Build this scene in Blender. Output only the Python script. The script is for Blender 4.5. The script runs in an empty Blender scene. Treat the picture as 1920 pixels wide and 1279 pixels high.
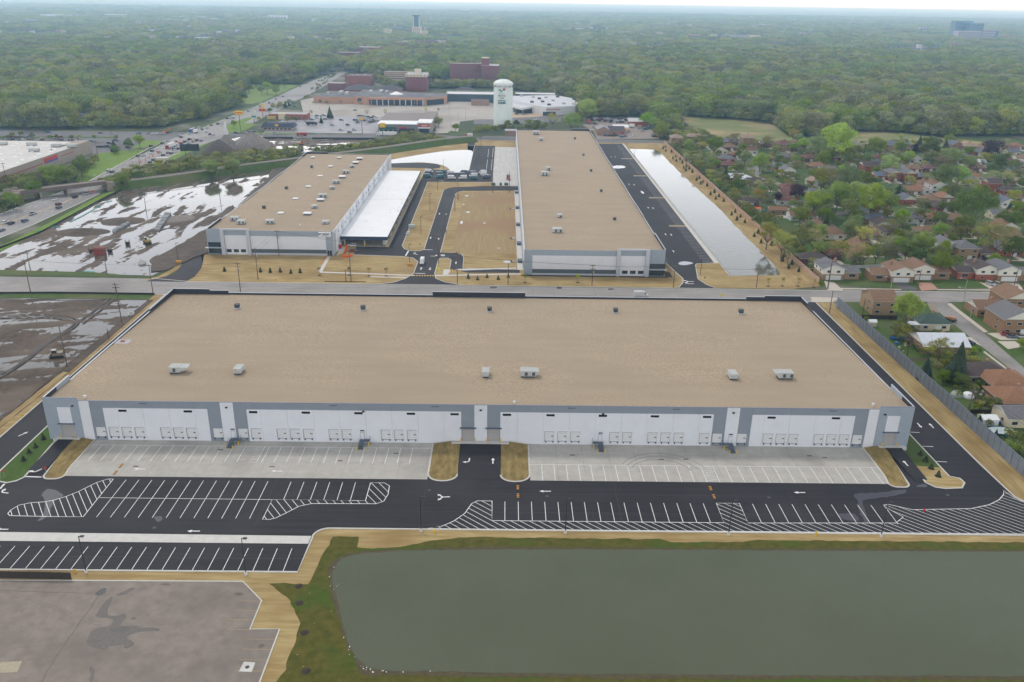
import bpy,bmesh,math,random
import numpy as np
from mathutils import Vector,Matrix,noise
R=math.radians
C=bpy.context.scene.collection
S=bpy.context.scene
rnd=random.Random(7)
# camera
FPX,PITCH,ROLL,YAW,CH=1576.9,.386699,.0157517,.0112,120.0
def cam_axes():
 cw,sw=math.cos(YAW),math.sin(YAW)
 fwd=Vector((sw*math.cos(PITCH),cw*math.cos(PITCH),-math.sin(PITCH)))
 rt=Vector((cw,-sw,0));up=rt.cross(fwd)
 return(rt*math.cos(ROLL)+up*math.sin(ROLL),up*math.cos(ROLL)-rt*math.sin(ROLL),fwd)
AR,AU,AF=cam_axes()
cd=bpy.data.cameras.new('camera');cam=bpy.data.objects.new('camera',cd);C.objects.link(cam)
cd.sensor_width=36;cd.lens=FPX/1920*36;cd.clip_start=.5;cd.clip_end=60000
cam.matrix_world=Matrix(((AR.x,AU.x,-AF.x,0),(AR.y,AU.y,-AF.y,0),(AR.z,AU.z,-AF.z,CH),(0,0,0,1)))
S.camera=cam
# world, sun, exposure
SUN_EL,SUN_AZ=52,-35
w=bpy.data.worlds.new('World');S.world=w;w.use_nodes=True
nt=w.node_tree;nt.nodes.clear()
sky=nt.nodes.new('ShaderNodeTexSky');sky.sky_type='NISHITA';sky.sun_disc=False
sky.sun_elevation=R(SUN_EL);sky.sun_rotation=R(SUN_AZ);sky.dust_density=3;sky.air_density=1.2
tc=nt.nodes.new('ShaderNodeTexCoord');mp=nt.nodes.new('ShaderNodeMapping');mp.inputs['Scale'].default_value=(1.2,1.2,4)
nz=nt.nodes.new('ShaderNodeTexNoise');nz.inputs['Scale'].default_value=1.6;nz.inputs['Detail'].default_value=5
rp=nt.nodes.new('ShaderNodeValToRGB');rp.color_ramp.elements[0].position=.32;rp.color_ramp.elements[1].position=.72
rp.color_ramp.elements[0].color=(9.4,10.1,11.4,1);rp.color_ramp.elements[1].color=(13.2,13.4,13.8,1)
mx=nt.nodes.new('ShaderNodeMix');mx.data_type='RGBA';mx.inputs[0].default_value=.8
bg=nt.nodes.new('ShaderNodeBackground');bg.inputs['Strength'].default_value=.1
ow=nt.nodes.new('ShaderNodeOutputWorld')
L=nt.links.new
sx=nt.nodes.new('ShaderNodeSeparateXYZ');L(tc.outputs['Generated'],sx.inputs[0])
hr=nt.nodes.new('ShaderNodeMapRange');hr.inputs[1].default_value=.02;hr.inputs[2].default_value=.5;hr.inputs[3].default_value=3.9;hr.inputs[4].default_value=.78
hr.interpolation_type='SMOOTHSTEP';L(sx.outputs[2],hr.inputs[0])
hm_=nt.nodes.new('ShaderNodeVectorMath');hm_.operation='SCALE';L(hr.outputs[0],hm_.inputs['Scale'])
L(tc.outputs['Generated'],mp.inputs[0]);L(mp.outputs[0],nz.inputs['Vector']);L(nz.outputs[0],rp.inputs[0])
L(sky.outputs[0],mx.inputs[6]);L(rp.outputs[0],hm_.inputs[0]);L(hm_.outputs[0],mx.inputs[7]);L(mx.outputs[2],bg.inputs[0]);L(bg.outputs[0],ow.inputs[0])
sl=bpy.data.lights.new('sun','SUN');sl.energy=1.9;sl.angle=R(10);sl.color=(1,.96,.9)
so=bpy.data.objects.new('sun',sl);C.objects.link(so)
sd=Vector((math.sin(R(SUN_AZ))*math.cos(R(SUN_EL)),math.cos(R(SUN_AZ))*math.cos(R(SUN_EL)),math.sin(R(SUN_EL))))
so.rotation_euler=sd.to_track_quat('Z','Y').to_euler()
S.view_settings.view_transform='Standard';S.view_settings.look='None'
S.view_settings.exposure=-0.4;S.view_settings.gamma=1;S.view_settings.use_curve_mapping=False
S.cycles.use_denoising=True;S.cycles.max_bounces=6;S.cycles.volume_bounces=2
S.cycles.diffuse_bounces=3;S.cycles.glossy_bounces=3;S.cycles.transparent_max_bounces=6
# survey: photo points to places on the ground
REG={'':(0,0,1.),'A':(0,0,3.),'B':(560,0,3.),'C':(1200,0,2.6667),'D':(0,240,3.996),'E':(380,240,3.996),
       'F':(780,240,3.996),'G':(1200,220,3.761),'H':(1520,220,3.7625),'I':(1520,540,3.9975),'J':(0,540,3.996),
       'K':(0,730,3.552),'L':(480,730,3.552),'N':(900,730,3.552),'O':(1400,730,3.552),'P':(0,1040,2.743),
       'Q':(900,130,8.727),'S':(570,130,5.818),'T':(420,190,6.4),'V':(200,190,7.992),'X':(1080,200,8.727),
       'Y':(580,380,6.857),'Z':(0,230,7.523),'a':(1640,540,6.857),'b':(1640,680,6.396),'c':(860,240,7.107)}
def gd(r,x,y,z=0.0):
 q=REG[r];px,py=q[0]+x/q[2],q[1]+y/q[2]
 d=AR*((px-960)/FPX)-AU*((py-639.5)/FPX)+AF
 t=(z-CH)/d.z
 return(d.x*t,d.y*t)
def P(r,*pts,z=0.0):return[gd(r,x,y,z)for x,y in pts]
def pix(x,y,z=0.0):
 v=Vector((x,y,z-CH));k=v.dot(AF)
 return 960+FPX*v.dot(AR)/k,639.5-FPX*v.dot(AU)/k
# materials
MATS={}
def srgb(h):
 h=h.lstrip('#');v=[int(h[i:i+2],16)/255 for i in(0,2,4)]
 return tuple(((c+.055)/1.055)**2.4 if c>.04045 else c/12.92 for c in v)
def M(name,c1,c2=None,scale=1.0,rough=.8,detail=4,stretch=(1,1,1),bump=0,lo=.3,hi=.7,c3=None,s3=.05,f3=(.5,.65),
      metal=0,spec=.3,emit=None,ocol=0,coord='Object',rot=0,trans=0,jit=0):
 """procedural material: two colours through a noise, a third through a broad noise, optional object colour"""
 if name in MATS:return MATS[name]
 m=bpy.data.materials.new(name);m.use_nodes=True;t=m.node_tree;n=t.nodes;l=t.links.new
 b=n['Principled BSDF'];b.inputs['Roughness'].default_value=rough;b.inputs['Metallic'].default_value=metal
 b.inputs['Specular IOR Level'].default_value=spec
 col=None
 def rgb(c):return(c[0],c[1],c[2],1)
 c=n.new('ShaderNodeTexCoord');mpn=n.new('ShaderNodeMapping');mpn.inputs['Scale'].default_value=stretch
 mpn.inputs['Rotation'].default_value=(0,0,rot)
 l(c.outputs[coord],mpn.inputs[0])
 if c2 is not None:
  z=n.new('ShaderNodeTexNoise');z.inputs['Scale'].default_value=scale;z.inputs['Detail'].default_value=detail
  z.inputs['Roughness'].default_value=.6
  l(mpn.outputs[0],z.inputs['Vector'])
  mr=n.new('ShaderNodeMapRange');mr.inputs[1].default_value=lo;mr.inputs[2].default_value=hi
  l(z.outputs[0],mr.inputs[0])
  x=n.new('ShaderNodeMix');x.data_type='RGBA';x.inputs[6].default_value=rgb(c1);x.inputs[7].default_value=rgb(c2)
  l(mr.outputs[0],x.inputs[0]);col=x.outputs[2]
  if bump:
   bp=n.new('ShaderNodeBump');bp.inputs['Strength'].default_value=bump;bp.inputs['Distance'].default_value=.1
   l(z.outputs[0],bp.inputs['Height']);l(bp.outputs[0],b.inputs['Normal'])
 if c3 is not None:
  z3=n.new('ShaderNodeTexNoise');z3.inputs['Scale'].default_value=s3;z3.inputs['Detail'].default_value=5
  l(c.outputs[coord],z3.inputs['Vector'])
  m3=n.new('ShaderNodeMapRange');m3.inputs[1].default_value=f3[0];m3.inputs[2].default_value=f3[1];l(z3.outputs[0],m3.inputs[0])
  x3=n.new('ShaderNodeMix');x3.data_type='RGBA';x3.inputs[7].default_value=rgb(c3)
  if col:l(col,x3.inputs[6])
  else:x3.inputs[6].default_value=rgb(c1)
  l(m3.outputs[0],x3.inputs[0]);col=x3.outputs[2]
 if ocol:
  oi=n.new('ShaderNodeObjectInfo');mu=n.new('ShaderNodeMix');mu.data_type='RGBA';mu.blend_type='MULTIPLY';mu.inputs[0].default_value=1
  if col:l(col,mu.inputs[6])
  else:mu.inputs[6].default_value=rgb(c1)
  l(oi.outputs['Color'],mu.inputs[7]);col=mu.outputs[2]
 if jit:
  oi=n.new('ShaderNodeObjectInfo');hs=n.new('ShaderNodeHueSaturation')
  a=n.new('ShaderNodeMapRange');a.inputs[3].default_value=.5-.03*jit;a.inputs[4].default_value=.5+.012*jit;l(oi.outputs['Random'],a.inputs[0])
  mm=n.new('ShaderNodeMath');mm.operation='MULTIPLY';mm.inputs[1].default_value=7.31;l(oi.outputs['Random'],mm.inputs[0])
  fr=n.new('ShaderNodeMath');fr.operation='FRACT';l(mm.outputs[0],fr.inputs[0])
  v=n.new('ShaderNodeMapRange');v.inputs[3].default_value=1-.38*jit;v.inputs[4].default_value=1+.42*jit;l(fr.outputs[0],v.inputs[0])
  m5=n.new('ShaderNodeMath');m5.operation='MULTIPLY';m5.inputs[1].default_value=31.7;l(oi.outputs['Random'],m5.inputs[0])
  f5=n.new('ShaderNodeMath');f5.operation='FRACT';l(m5.outputs[0],f5.inputs[0])
  s5=n.new('ShaderNodeMapRange');s5.inputs[3].default_value=1-.4*jit;s5.inputs[4].default_value=1+.1*jit;l(f5.outputs[0],s5.inputs[0])
  l(a.outputs[0],hs.inputs['Hue']);l(v.outputs[0],hs.inputs['Value']);l(s5.outputs[0],hs.inputs['Saturation']);l(col,hs.inputs['Color']);col=hs.outputs[0]
 if col:l(col,b.inputs['Base Color'])
 else:b.inputs['Base Color'].default_value=rgb(c1)
 if trans:
  tr=n.new('ShaderNodeBsdfTranslucent');ms=n.new('ShaderNodeMixShader');ms.inputs[0].default_value=trans
  if col:l(col,tr.inputs[0])
  else:tr.inputs[0].default_value=rgb(c1)
  l(b.outputs[0],ms.inputs[1]);l(tr.outputs[0],ms.inputs[2]);l(ms.outputs[0],n['Material Output'].inputs[0])
 if emit:b.inputs['Emission Color'].default_value=rgb(emit);b.inputs['Emission Strength'].default_value=1
 MATS[name]=m;return m
def water(name,col,rough=.06,bump=.05,scale=.6,stretch=(1,1,1),col2=None):
 m=M(name,col,col2 or col,scale=.03,rough=rough,spec=.75,detail=3);t=m.node_tree;n=t.nodes;b=n['Principled BSDF']
 b.inputs['IOR'].default_value=1.33
 c=n.new('ShaderNodeTexCoord');mpn=n.new('ShaderNodeMapping');mpn.inputs['Scale'].default_value=stretch;mpn.inputs['Rotation'].default_value=(0,0,.5)
 z=n.new('ShaderNodeTexNoise');z.inputs['Scale'].default_value=scale;z.inputs['Detail'].default_value=6
 z4=n.new('ShaderNodeTexNoise');z4.inputs['Scale'].default_value=.02
 mu=n.new('ShaderNodeMath');mu.operation='MULTIPLY'
 bp=n.new('ShaderNodeBump');bp.inputs['Strength'].default_value=bump;bp.inputs['Distance'].default_value=1
 t.links.new(c.outputs['Object'],mpn.inputs[0]);t.links.new(mpn.outputs[0],z.inputs['Vector']);t.links.new(c.outputs['Object'],z4.inputs['Vector'])
 t.links.new(z.outputs[0],mu.inputs[0]);t.links.new(z4.outputs[0],mu.inputs[1])
 t.links.new(mu.outputs[0],bp.inputs['Height']);t.links.new(bp.outputs[0],b.inputs['Normal'])
 return m
# mesh builder
class MB:
 def __init__(s):s.v=[];s.f=[];s.m=[];s.mats=[]
 def mi(s,mat):
  if mat not in s.mats:s.mats.append(mat)
  return s.mats.index(mat)
 def face(s,pts,mat):
  k=len(s.v);s.v+=[tuple(p)for p in pts];s.f.append(tuple(range(k,k+len(pts))));s.m.append(s.mi(mat));return s
 def box(s,x0,x1,y0,y1,z0,z1,mat,top=None,rot=0,piv=None):
  p=[(x0,y0,z0),(x1,y0,z0),(x1,y1,z0),(x0,y1,z0),(x0,y0,z1),(x1,y0,z1),(x1,y1,z1),(x0,y1,z1)]
  if rot:
   cx,cy=piv or((x0+x1)/2,(y0+y1)/2);ca,sa=math.cos(rot),math.sin(rot)
   p=[(cx+(a-cx)*ca-(b-cy)*sa,cy+(a-cx)*sa+(b-cy)*ca,c)for a,b,c in p]
  k=len(s.v);s.v+=p;a=s.mi(mat);t=s.mi(top)if top else a
  for q,mm in(((0,3,2,1),a),((4,5,6,7),t),((0,1,5,4),a),((1,2,6,5),a),((2,3,7,6),a),((3,0,4,7),a)):
   s.f.append(tuple(k+i for i in q));s.m.append(mm)
  return s
 def prism(s,poly,z0,z1,mat,top=None,cap=True):
  ar=sum(poly[i-1][0]*poly[i][1]-poly[i][0]*poly[i-1][1]for i in range(len(poly)))
  if ar<0:poly=poly[::-1]
  k=len(s.v);n=len(poly);a=s.mi(mat)
  s.v+=[(p[0],p[1],z0)for p in poly]+[(p[0],p[1],z1)for p in poly]
  for i in range(n):
   j=(i+1)%n;s.f.append((k+i,k+j,k+n+j,k+n+i));s.m.append(a)
  if cap:s.f.append(tuple(k+n+i for i in range(n)));s.m.append(s.mi(top)if top else a)
  return s
 def ring(s,r,z,n,mat_unused=None,cx=0,cy=0):pass
 def tube(s,p,q,r,mat,n=6,r2=None,cap=True):
  p=Vector(p);q=Vector(q);d=(q-p)
  if d.length<1e-6:return s
  u=d.orthogonal().normalized();v=d.normalized().cross(u);r2=r if r2 is None else r2
  k=len(s.v);a=s.mi(mat)
  for(o,rr)in((p,r),(q,r2)):
   for i in range(n):
    t=2*math.pi*i/n;s.v.append(tuple(o+u*(math.cos(t)*rr)+v*(math.sin(t)*rr)))
  for i in range(n):
   j=(i+1)%n;s.f.append((k+i,k+j,k+n+j,k+n+i));s.m.append(a)
  if cap:
   s.f.append(tuple(k+n+i for i in range(n)));s.m.append(a);s.f.append(tuple(k+n-1-i for i in range(n)));s.m.append(a)
  return s
 def cone(s,x,y,z0,z1,r,mat,n=8,r2=0.0,jit=0,rr=None):
  return s.tube((x,y,z0),(x,y,z1),r,mat,n,max(r2,.01))
 def lathe(s,x,y,prof,mat,n=16):
  k=len(s.v);a=s.mi(mat)
  for(r,z)in prof:
   for i in range(n):t=2*math.pi*i/n;s.v.append((x+r*math.cos(t),y+r*math.sin(t),z))
  for j in range(len(prof)-1):
   for i in range(n):
    i2=(i+1)%n;s.f.append((k+j*n+i,k+j*n+i2,k+(j+1)*n+i2,k+(j+1)*n+i));s.m.append(a)
  s.f.append(tuple(k+(len(prof)-1)*n+i for i in range(n)));s.m.append(a)
  return s
 def ico(s,x,y,z,rx,ry,rz,mat,jit=.15,seed=0):
  r_=random.Random(seed);bm=bmesh.new();bmesh.ops.create_icosphere(bm,subdivisions=2,radius=1)
  k=len(s.v);a=s.mi(mat)
  for v in bm.verts:
   q=1+r_.uniform(-jit,jit);s.v.append((x+v.co.x*rx*q,y+v.co.y*ry*q,z+v.co.z*rz*q))
  for f in bm.faces:s.f.append(tuple(k+v.index for v in f.verts));s.m.append(a)
  bm.free();return s
 def mesh(s,name):
  me=bpy.data.meshes.new(name);me.from_pydata(s.v,[],s.f)
  for m in s.mats:me.materials.append(m)
  me.polygons.foreach_set('material_index',s.m);me.update();return me
 def build(s,name,parent=None,**k):
  o=bpy.data.objects.new(name,s.mesh(name));C.objects.link(o)
  if parent:o.parent=parent
  for a,b in k.items():o[a]=b
  return o
def link(name,me,parent=None,loc=None,**k):
 o=bpy.data.objects.new(name,me);C.objects.link(o)
 if parent:o.parent=parent
 if loc:o.location=loc
 for a,b in k.items():o[a]=b
 return o
def thing(name,label,cat,loc=(0,0,0),rz=0,group=None):
 o=bpy.data.objects.new(name,None);C.objects.link(o);o.location=loc;o.rotation_euler=(0,0,rz);o.empty_display_size=.5
 o['label']=label;o['category']=cat
 if group:o['group']=group
 return o
def tag(o,label,cat,group=None):
 o['label']=label;o['category']=cat
 if group:o['group']=group
 return o
KIDS={}
def kids(o):
 if o.name not in KIDS:KIDS[o.name]=[c for c in bpy.data.objects if c.parent==o]
 return KIDS[o.name]
def copy_tree(o,parent=None,loc=None,rz=None,sc=None,col=None,first=None,**k):
 c=o.copy();C.objects.link(c);c.parent=parent
 if loc is not None:c.location=loc
 if rz is not None:c.rotation_euler=(0,0,rz)
 if sc is not None:c.scale=sc if hasattr(sc,'__len__')else(sc,sc,sc)
 for a,b in k.items():c[a]=b
 if col:c.color=(*col,1)
 for ch in kids(o):copy_tree(ch,c,col=col)
 return c
class Proto:
 """a thing built once; the first placing uses it, the others copy it with its parts"""
 def __init__(s,root):s.root=root;s.used=False
 def place(s,x,y,z=0,rz=0,sc=1,col=None,label=None,cat=None,group=None):
  if s.used:o=copy_tree(s.root,col=col)
  else:
   kids(s.root);[kids(k)for k in kids(s.root)]
   o=s.root;s.used=True
   if col:
    for q in[o]+kids(o)+[g for k in kids(o)for g in kids(k)]:q.color=(*col,1)
  o.location=(x,y,z);o.rotation_euler=(0,0,rz);o.scale=sc if hasattr(sc,'__len__')else(sc,sc,sc)
  if label:o['label']=label
  if cat:o['category']=cat
  if group:o['group']=group
  return o
def rough_poly(poly,amp,step,seed=0,closed=True):
 r_=random.Random(seed);out=[]
 n=len(poly)
 for i in range(n if closed else n-1):
  a,b=poly[i],poly[(i+1)%n];d=math.dist(a,b);k=max(1,int(d/step))
  nx,ny=(b[1]-a[1])/max(d,.01),-(b[0]-a[0])/max(d,.01)
  for j in range(k):
   t=j/k;q=amp*noise.noise(Vector(((a[0]+(b[0]-a[0])*t)*.6/step,(a[1]+(b[1]-a[1])*t)*.6/step,seed*3.1)))*1.6
   out.append((a[0]+(b[0]-a[0])*t+nx*q,a[1]+(b[1]-a[1])*t+ny*q))
 return out
def smooth(poly,it=2,closed=True):
 for _ in range(it):
  o=[];n=len(poly)
  if not closed:o.append(poly[0])
  for i in range(n if closed else n-1):
   a,b=poly[i],poly[(i+1)%n]
   o+=[(a[0]*.75+b[0]*.25,a[1]*.75+b[1]*.25),(a[0]*.25+b[0]*.75,a[1]*.25+b[1]*.75)]
  if not closed:o.append(poly[-1])
  poly=o
 return poly
SHN=[0]
def sheet(name,poly,z,mat,kind='structure',parent=None,**k):
 """a flat sheet with concave outlines allowed"""
 from mathutils.geometry import tessellate_polygon
 SHN[0]+=1;z+=(SHN[0]%11)*.0011
 vs=[(p[0],p[1],z)for p in poly];tr=tessellate_polygon([[Vector(v)for v in vs]])
 b=MB();b.v=vs;mi=b.mi(mat)
 for t in tr:
  a,q,c=[Vector(vs[i])for i in t]
  b.f.append(tuple(t)if(q-a).cross(c-a).z>0 else tuple(t[::-1]));b.m.append(mi)
 o=b.build(name,parent)
 if kind:o['kind']=kind
 for a,q in k.items():o[a]=q
 return o
def offset_line(pts,d):
 out=[]
 for i,p in enumerate(pts):
  a=pts[max(i-1,0)];b=pts[min(i+1,len(pts)-1)];q=math.dist(a,b)or 1
  out.append((p[0]-(b[1]-a[1])/q*d,p[1]+(b[0]-a[0])/q*d))
 return out
def strip_faces(b,pts,w,z,mat,z1=None):
 l,r=offset_line(pts,w/2),offset_line(pts,-w/2)
 for i in range(len(pts)-1):
  if z1 is None:b.face([(*l[i],z),(*r[i],z),(*r[i+1],z),(*l[i+1],z)],mat)
  else:
   q=[l[i],r[i],r[i+1],l[i+1]]
   k=len(b.v);b.v+=[(*p,z)for p in q]+[(*p,z1)for p in q];a=b.mi(mat)
   for f in((4,5,6,7),(0,1,5,4),(1,2,6,5),(2,3,7,6),(3,0,4,7)):b.f.append(tuple(k+i_ for i_ in f));b.m.append(a)
 return b
def inside(x,y,poly):
 c=False;n=len(poly);j=n-1
 for i in range(n):
  xi,yi=poly[i];xj,yj=poly[j]
  if(yi>y)!=(yj>y)and x<(xj-xi)*(y-yi)/(yj-yi)+xi:c=not c
  j=i
 return c
ORD=['first','second','third','fourth','fifth','sixth','seventh','eighth','ninth','tenth','eleventh','twelfth','thirteenth',
       'fourteenth','fifteenth','sixteenth','seventeenth','eighteenth','nineteenth','twentieth','twenty-first','twenty-second',
       'twenty-third','twenty-fourth','twenty-fifth','twenty-sixth','twenty-seventh','twenty-eighth','twenty-ninth','thirtieth',
       'thirty-first','thirty-second','thirty-third','thirty-fourth','thirty-fifth','thirty-sixth','thirty-seventh','thirty-eighth','thirty-ninth','fortieth']
# surfaces of the setting
CX=-6.2
GRASS=M('grass',(.045,.085,.016),(.08,.125,.026),scale=.25,c3=(.11,.12,.04),s3=.03,f3=(.5,.7),rough=.9)
LAWN=M('lawn',(.038,.085,.010),(.065,.12,.018),scale=.5,rough=.9,c3=(.10,.12,.045),s3=.04,f3=(.45,.65))
BANKG=M('bank_grass',(.052,.062,.008),(.115,.10,.02),scale=.5,c3=(.05,.095,.010),s3=.06,rough=.95,bump=.3)
MEADOW=M('meadow',(.14,.18,.05),(.22,.22,.09),scale=.05,c3=(.38,.28,.15),s3=.012,f3=(.5,.62),rough=.95)
STRAW=M('straw',(.30,.215,.088),(.44,.335,.16),scale=.6,stretch=(.15,1.2,1),detail=9,lo=.38,hi=.62,c3=(.24,.155,.06),s3=.06,f3=(.42,.75),rough=.95,bump=.3)
STRAW2=M('straw_along',(.29,.205,.085),(.42,.315,.15),scale=.7,stretch=(1.2,.1,1),detail=9,lo=.38,hi=.62,c3=(.22,.145,.055),s3=.07,f3=(.42,.75),rough=.95,bump=.3)
DRYB=M('worn_bank',(.15,.115,.04),(.33,.24,.10),scale=.8,stretch=(1,.4,1),detail=7,rough=.95,bump=.4)
ASPH=M('new_asphalt',(.017,.017,.022),(.030,.030,.036),scale=.5,detail=10,stretch=(.05,1.5,1),c3=(.040,.039,.046),s3=.035,f3=(.45,.75),rough=.75,spec=.25)
ASPH2=M('worn_asphalt',(.13,.125,.13),(.185,.18,.18),scale=.35,detail=8,c3=(.105,.1,.105),s3=.02,rough=.85,stretch=(.4,1,1))
ROADM=M('old_road',(.25,.235,.225),(.34,.32,.305),scale=.5,detail=8,stretch=(.15,1,1),c3=(.21,.2,.19),s3=.03,rough=.85)
ROADY=M('old_street',(.23,.215,.205),(.31,.295,.28),scale=.6,detail=8,c3=(.19,.18,.17),s3=.04,rough=.85)
CONC=M('concrete',(.385,.365,.325),(.47,.45,.41),scale=.45,detail=8,c3=(.31,.29,.26),s3=.06,f3=(.52,.75),rough=.8)
CONC2=M('pale_concrete',(.52,.51,.48),(.62,.60,.56),scale=.6,detail=6,rough=.85)
KERB=M('kerb_concrete',(.50,.48,.44),(.60,.58,.53),scale=1,rough=.85)
PAINT=M('white_paint',(.80,.80,.78),(.5,.5,.5),scale=1.2,detail=8,lo=.45,hi=.8,rough=.6)
YPAINT=M('yellow_paint',(.72,.43,.04),(.6,.34,.03),scale=3,rough=.6)
OPAINT=M('orange_paint',(.62,.28,.02),rough=.6)
PATCH=M('tar_patch',(.02,.02,.022),(.05,.05,.05),scale=2,rough=.6)
STAIN=M('damp_stain',(.10,.09,.08),(.15,.14,.13),scale=1.2,rough=.6)
MUD=M('mud',(.06,.043,.031),(.125,.093,.068),scale=.3,detail=9,stretch=(.6,1,1),c3=(.06,.05,.042),s3=.05,rough=.85,bump=.5)
PLOT=M('lot_concrete',(.36,.33,.29),(.44,.41,.36),scale=.15,detail=7,c3=(.31,.28,.245),s3=.02,rough=.85,stretch=(.4,1,1))
OLDLOT=M('old_lot',(.19,.16,.135),(.275,.235,.20),scale=.35,detail=12,c3=(.16,.14,.125),s3=.05,f3=(.5,.75),rough=.85)
sheet('ground',[(-22000,-600),(22000,-600),(22000,32000),(-22000,32000)],0,
      M('earth',(.04,.06,.02),(.075,.095,.035),scale=.02,detail=8,c3=(.20,.19,.15),s3=.012,f3=(.52,.6),rough=.95))
# --- front site
sheet('site_verge',[(-150,118),(146,118),(146,200),(142.6,343),(-150,343)],.02,STRAW)
sheet('verge_right',[(135,172),(146,172),(142.6,343),(135,343)],.04,STRAW2)
def arc(cx,cy,r,a0,a1,n=8,ry=None):
 return[(cx+r*math.cos(R(a0+(a1-a0)*i/n)),cy+(ry or r)*math.sin(R(a0+(a1-a0)*i/n)))for i in range(n+1)]
front=[(-200,155.6),(-45.6,155.6),(-45.0,168.8)]+arc(-41.6,168.9,3.5,180,90)+[(120,172.4),(146,172.2),(135.4,189),(135,205),(135,343),
         (118,343),(118,210),(-131,210),(-131,343),(-145.4,343),(-145.4,200),(-150,190)]
sheet('asphalt_yard',front,.06,ASPH)
sheet('concrete_strip',[(-200,166.2),(-45.5,166.1),(-45.4,169.2),(-200,170.2)],.08,CONC2)
def slabs(name,xs,ys,z,mat,clip=None):
 """a concrete apron of separate slabs with narrow joints over a dark bed"""
 base=sheet(name,clip or[(xs[0],ys[0]),(xs[-1],ys[0]),(xs[-1],ys[-1]),(xs[0],ys[-1])],z-.012,STAIN)
 for i in range(len(xs)-1):
  for j in range(len(ys)-1):
   a,b_,c,d=xs[i]+.02,xs[i+1]-.02,ys[j]+.02,ys[j+1]-.02
   poly=[(a,c),(b_,c),(b_,d),(a,d)]
   if clip:
    def fx(x,y):
     lo=min(clip_x(clip,y));hi=max(clip_x(clip,y));return min(max(x,lo),hi)
    poly=[(fx(x,y),y)for x,y in poly]
    if poly[1][0]-poly[0][0]<.1 and poly[2][0]-poly[3][0]<.1:continue
   bb=MB();bb.face([(x,y,z)for x,y in poly],mat);o=bb.build('concrete_slab',base)
 return base
def clip_x(poly,y):
 o=[];n=len(poly)
 for i in range(n):
  a,b_=poly[i],poly[(i+1)%n]
  if(a[1]-y)*(b_[1]-y)<=0 and abs(a[1]-b_[1])>1e-6:o.append(a[0]+(b_[0]-a[0])*(y-a[1])/(b_[1]-a[1]))
 return o or[poly[0][0],poly[1][0]]
ys_=[195.2,203.7,209.4,215.19]
xl=[-117.4]+[CX-104-.1+7.46*k for k in range(1,13)]+[-20.0]
slabs('concrete_apron',xl,ys_,.10,CONC,[(-117.2,195.2),(-20,195.2),(-20,215.19),(-117.6,215.19)])
xr=[7.7]+[CX+21.6+7.46*k for k in range(0,12)]+[105.5]
slabs('concrete_apron',sorted(xr),ys_,.10,CONC,[(7.7,195.2),(105.5,195.2),(105.6,215.19),(7.7,215.19)])
def island(name,poly,mat,kerb=True,z=.16,w=.45):
 sheet(name,poly,z,mat)
 if kerb:
  b=MB();strip_faces(b,poly+[poly[0]],w,0,KERB,z+.03);b.build('kerb',kind='structure')
def rounded(x0,x1,y0,y1,r,f=1):
 return[(x0,y1),(x0,y0+r)]+arc(x0+r,y0+r,r,180,270,5)+arc(x1-r,y0+r,r,270,360,5)+[(x1,y1)]
LISL=[(-124.0,215.1),(-122.4,196)]+arc(-120.3,195.7,2.1,180,270,5)+arc(-119,195.7,2.1,270,360,5)[1:]+[(-117.5,199),(-117.8,215.1)]
island('straw_island',LISL,DRYB)
mir=lambda p:[(2*CX-x,y)for x,y in p]
island('straw_island',mir(LISL),DRYB)
CISL=rounded(-20,-12,194.6,214.4,3.6)
island('straw_island',CISL,DRYB);island('straw_island',mir(CISL),DRYB)
island('grass_island',[(-130.6,217),(-128.9,215.4),(-127.1,194.4),(-128.2,192.5),(-130.2,191.5),(-132.6,192.2),(-135.2,197),(-135.4,224),(-130.6,224)],LAWN)
RISL=[(118.2,217),(116.6,215.2),(114.9,196.2),(116.6,193.8),(119,193.2),(123.6,193.6),(125.6,196.2),(125.4,198.4),(123,199.5),(122.8,224),(118.2,224)]
island('grass_island',RISL,LAWN);sheet('straw_patch',[(115.3,205),(122.6,204),(123,199.5),(125.4,198.4),(125.4,196.2),(123.6,193.8),(119,193.5),(116.7,194.1),(115.2,196.4)],.172,STRAW)
def slope_slab(name,pts,mat):b=MB();b.face(pts,mat);o=b.build(name);o['kind']='structure';return o
for x0,x1 in((-127.4,-123.0),(111.0,115.9)):
 b=MB();b.face([(x0-.6,196,.11),(x1-.4,196,.11),(x1,213.6,.95),(x0,213.6,.95)]if x0<0 else[(x0+1.6,196,.11),(x1+.2,196,.11),(x1,213.6,.95),(x0,213.6,.95)],ASPH)
 b.box(x0-1.5,x1+1.5,213.6,215.18,0,.97,CONC2);b.build('ramp',kind='structure')
b=MB();b.face([(-12,196,.11),(-.3,196,.11),(-.3,213.4,.95),(-12,213.4,.95)],ASPH);b.box(-14.6,2.0,213.4,215.18,0,.97,CONC2);b.build('ramp',kind='structure')
for sgn in(-1,1):
 f=(lambda p:p)if sgn<0 else(lambda p:(2*CX-p[0],p[1],p[2]))
 b=MB()
 for q in([(-14.6,214.8,.98),(-12.1,214.8,.98),(-12.1,198,.18),(-14.6,196,.18)],[(-19.8,214.8,.2),(-14.6,214.8,.98),(-14.6,196,.18),(-19.8,200,.18)],
              [(-117.9,214.9,.2),(-122.6,214.9,.98),(-121,196,.18),(-117.7,198,.18)],[(-122.6,214.9,.98),(-124,214.9,.98),(-122.3,197,.18),(-121,196,.18)]):
  b.face([f(p)for p in(q if sgn>0 else q[::-1])],DRYB)
 b.build('earth_shoulder',kind='structure')
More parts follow.
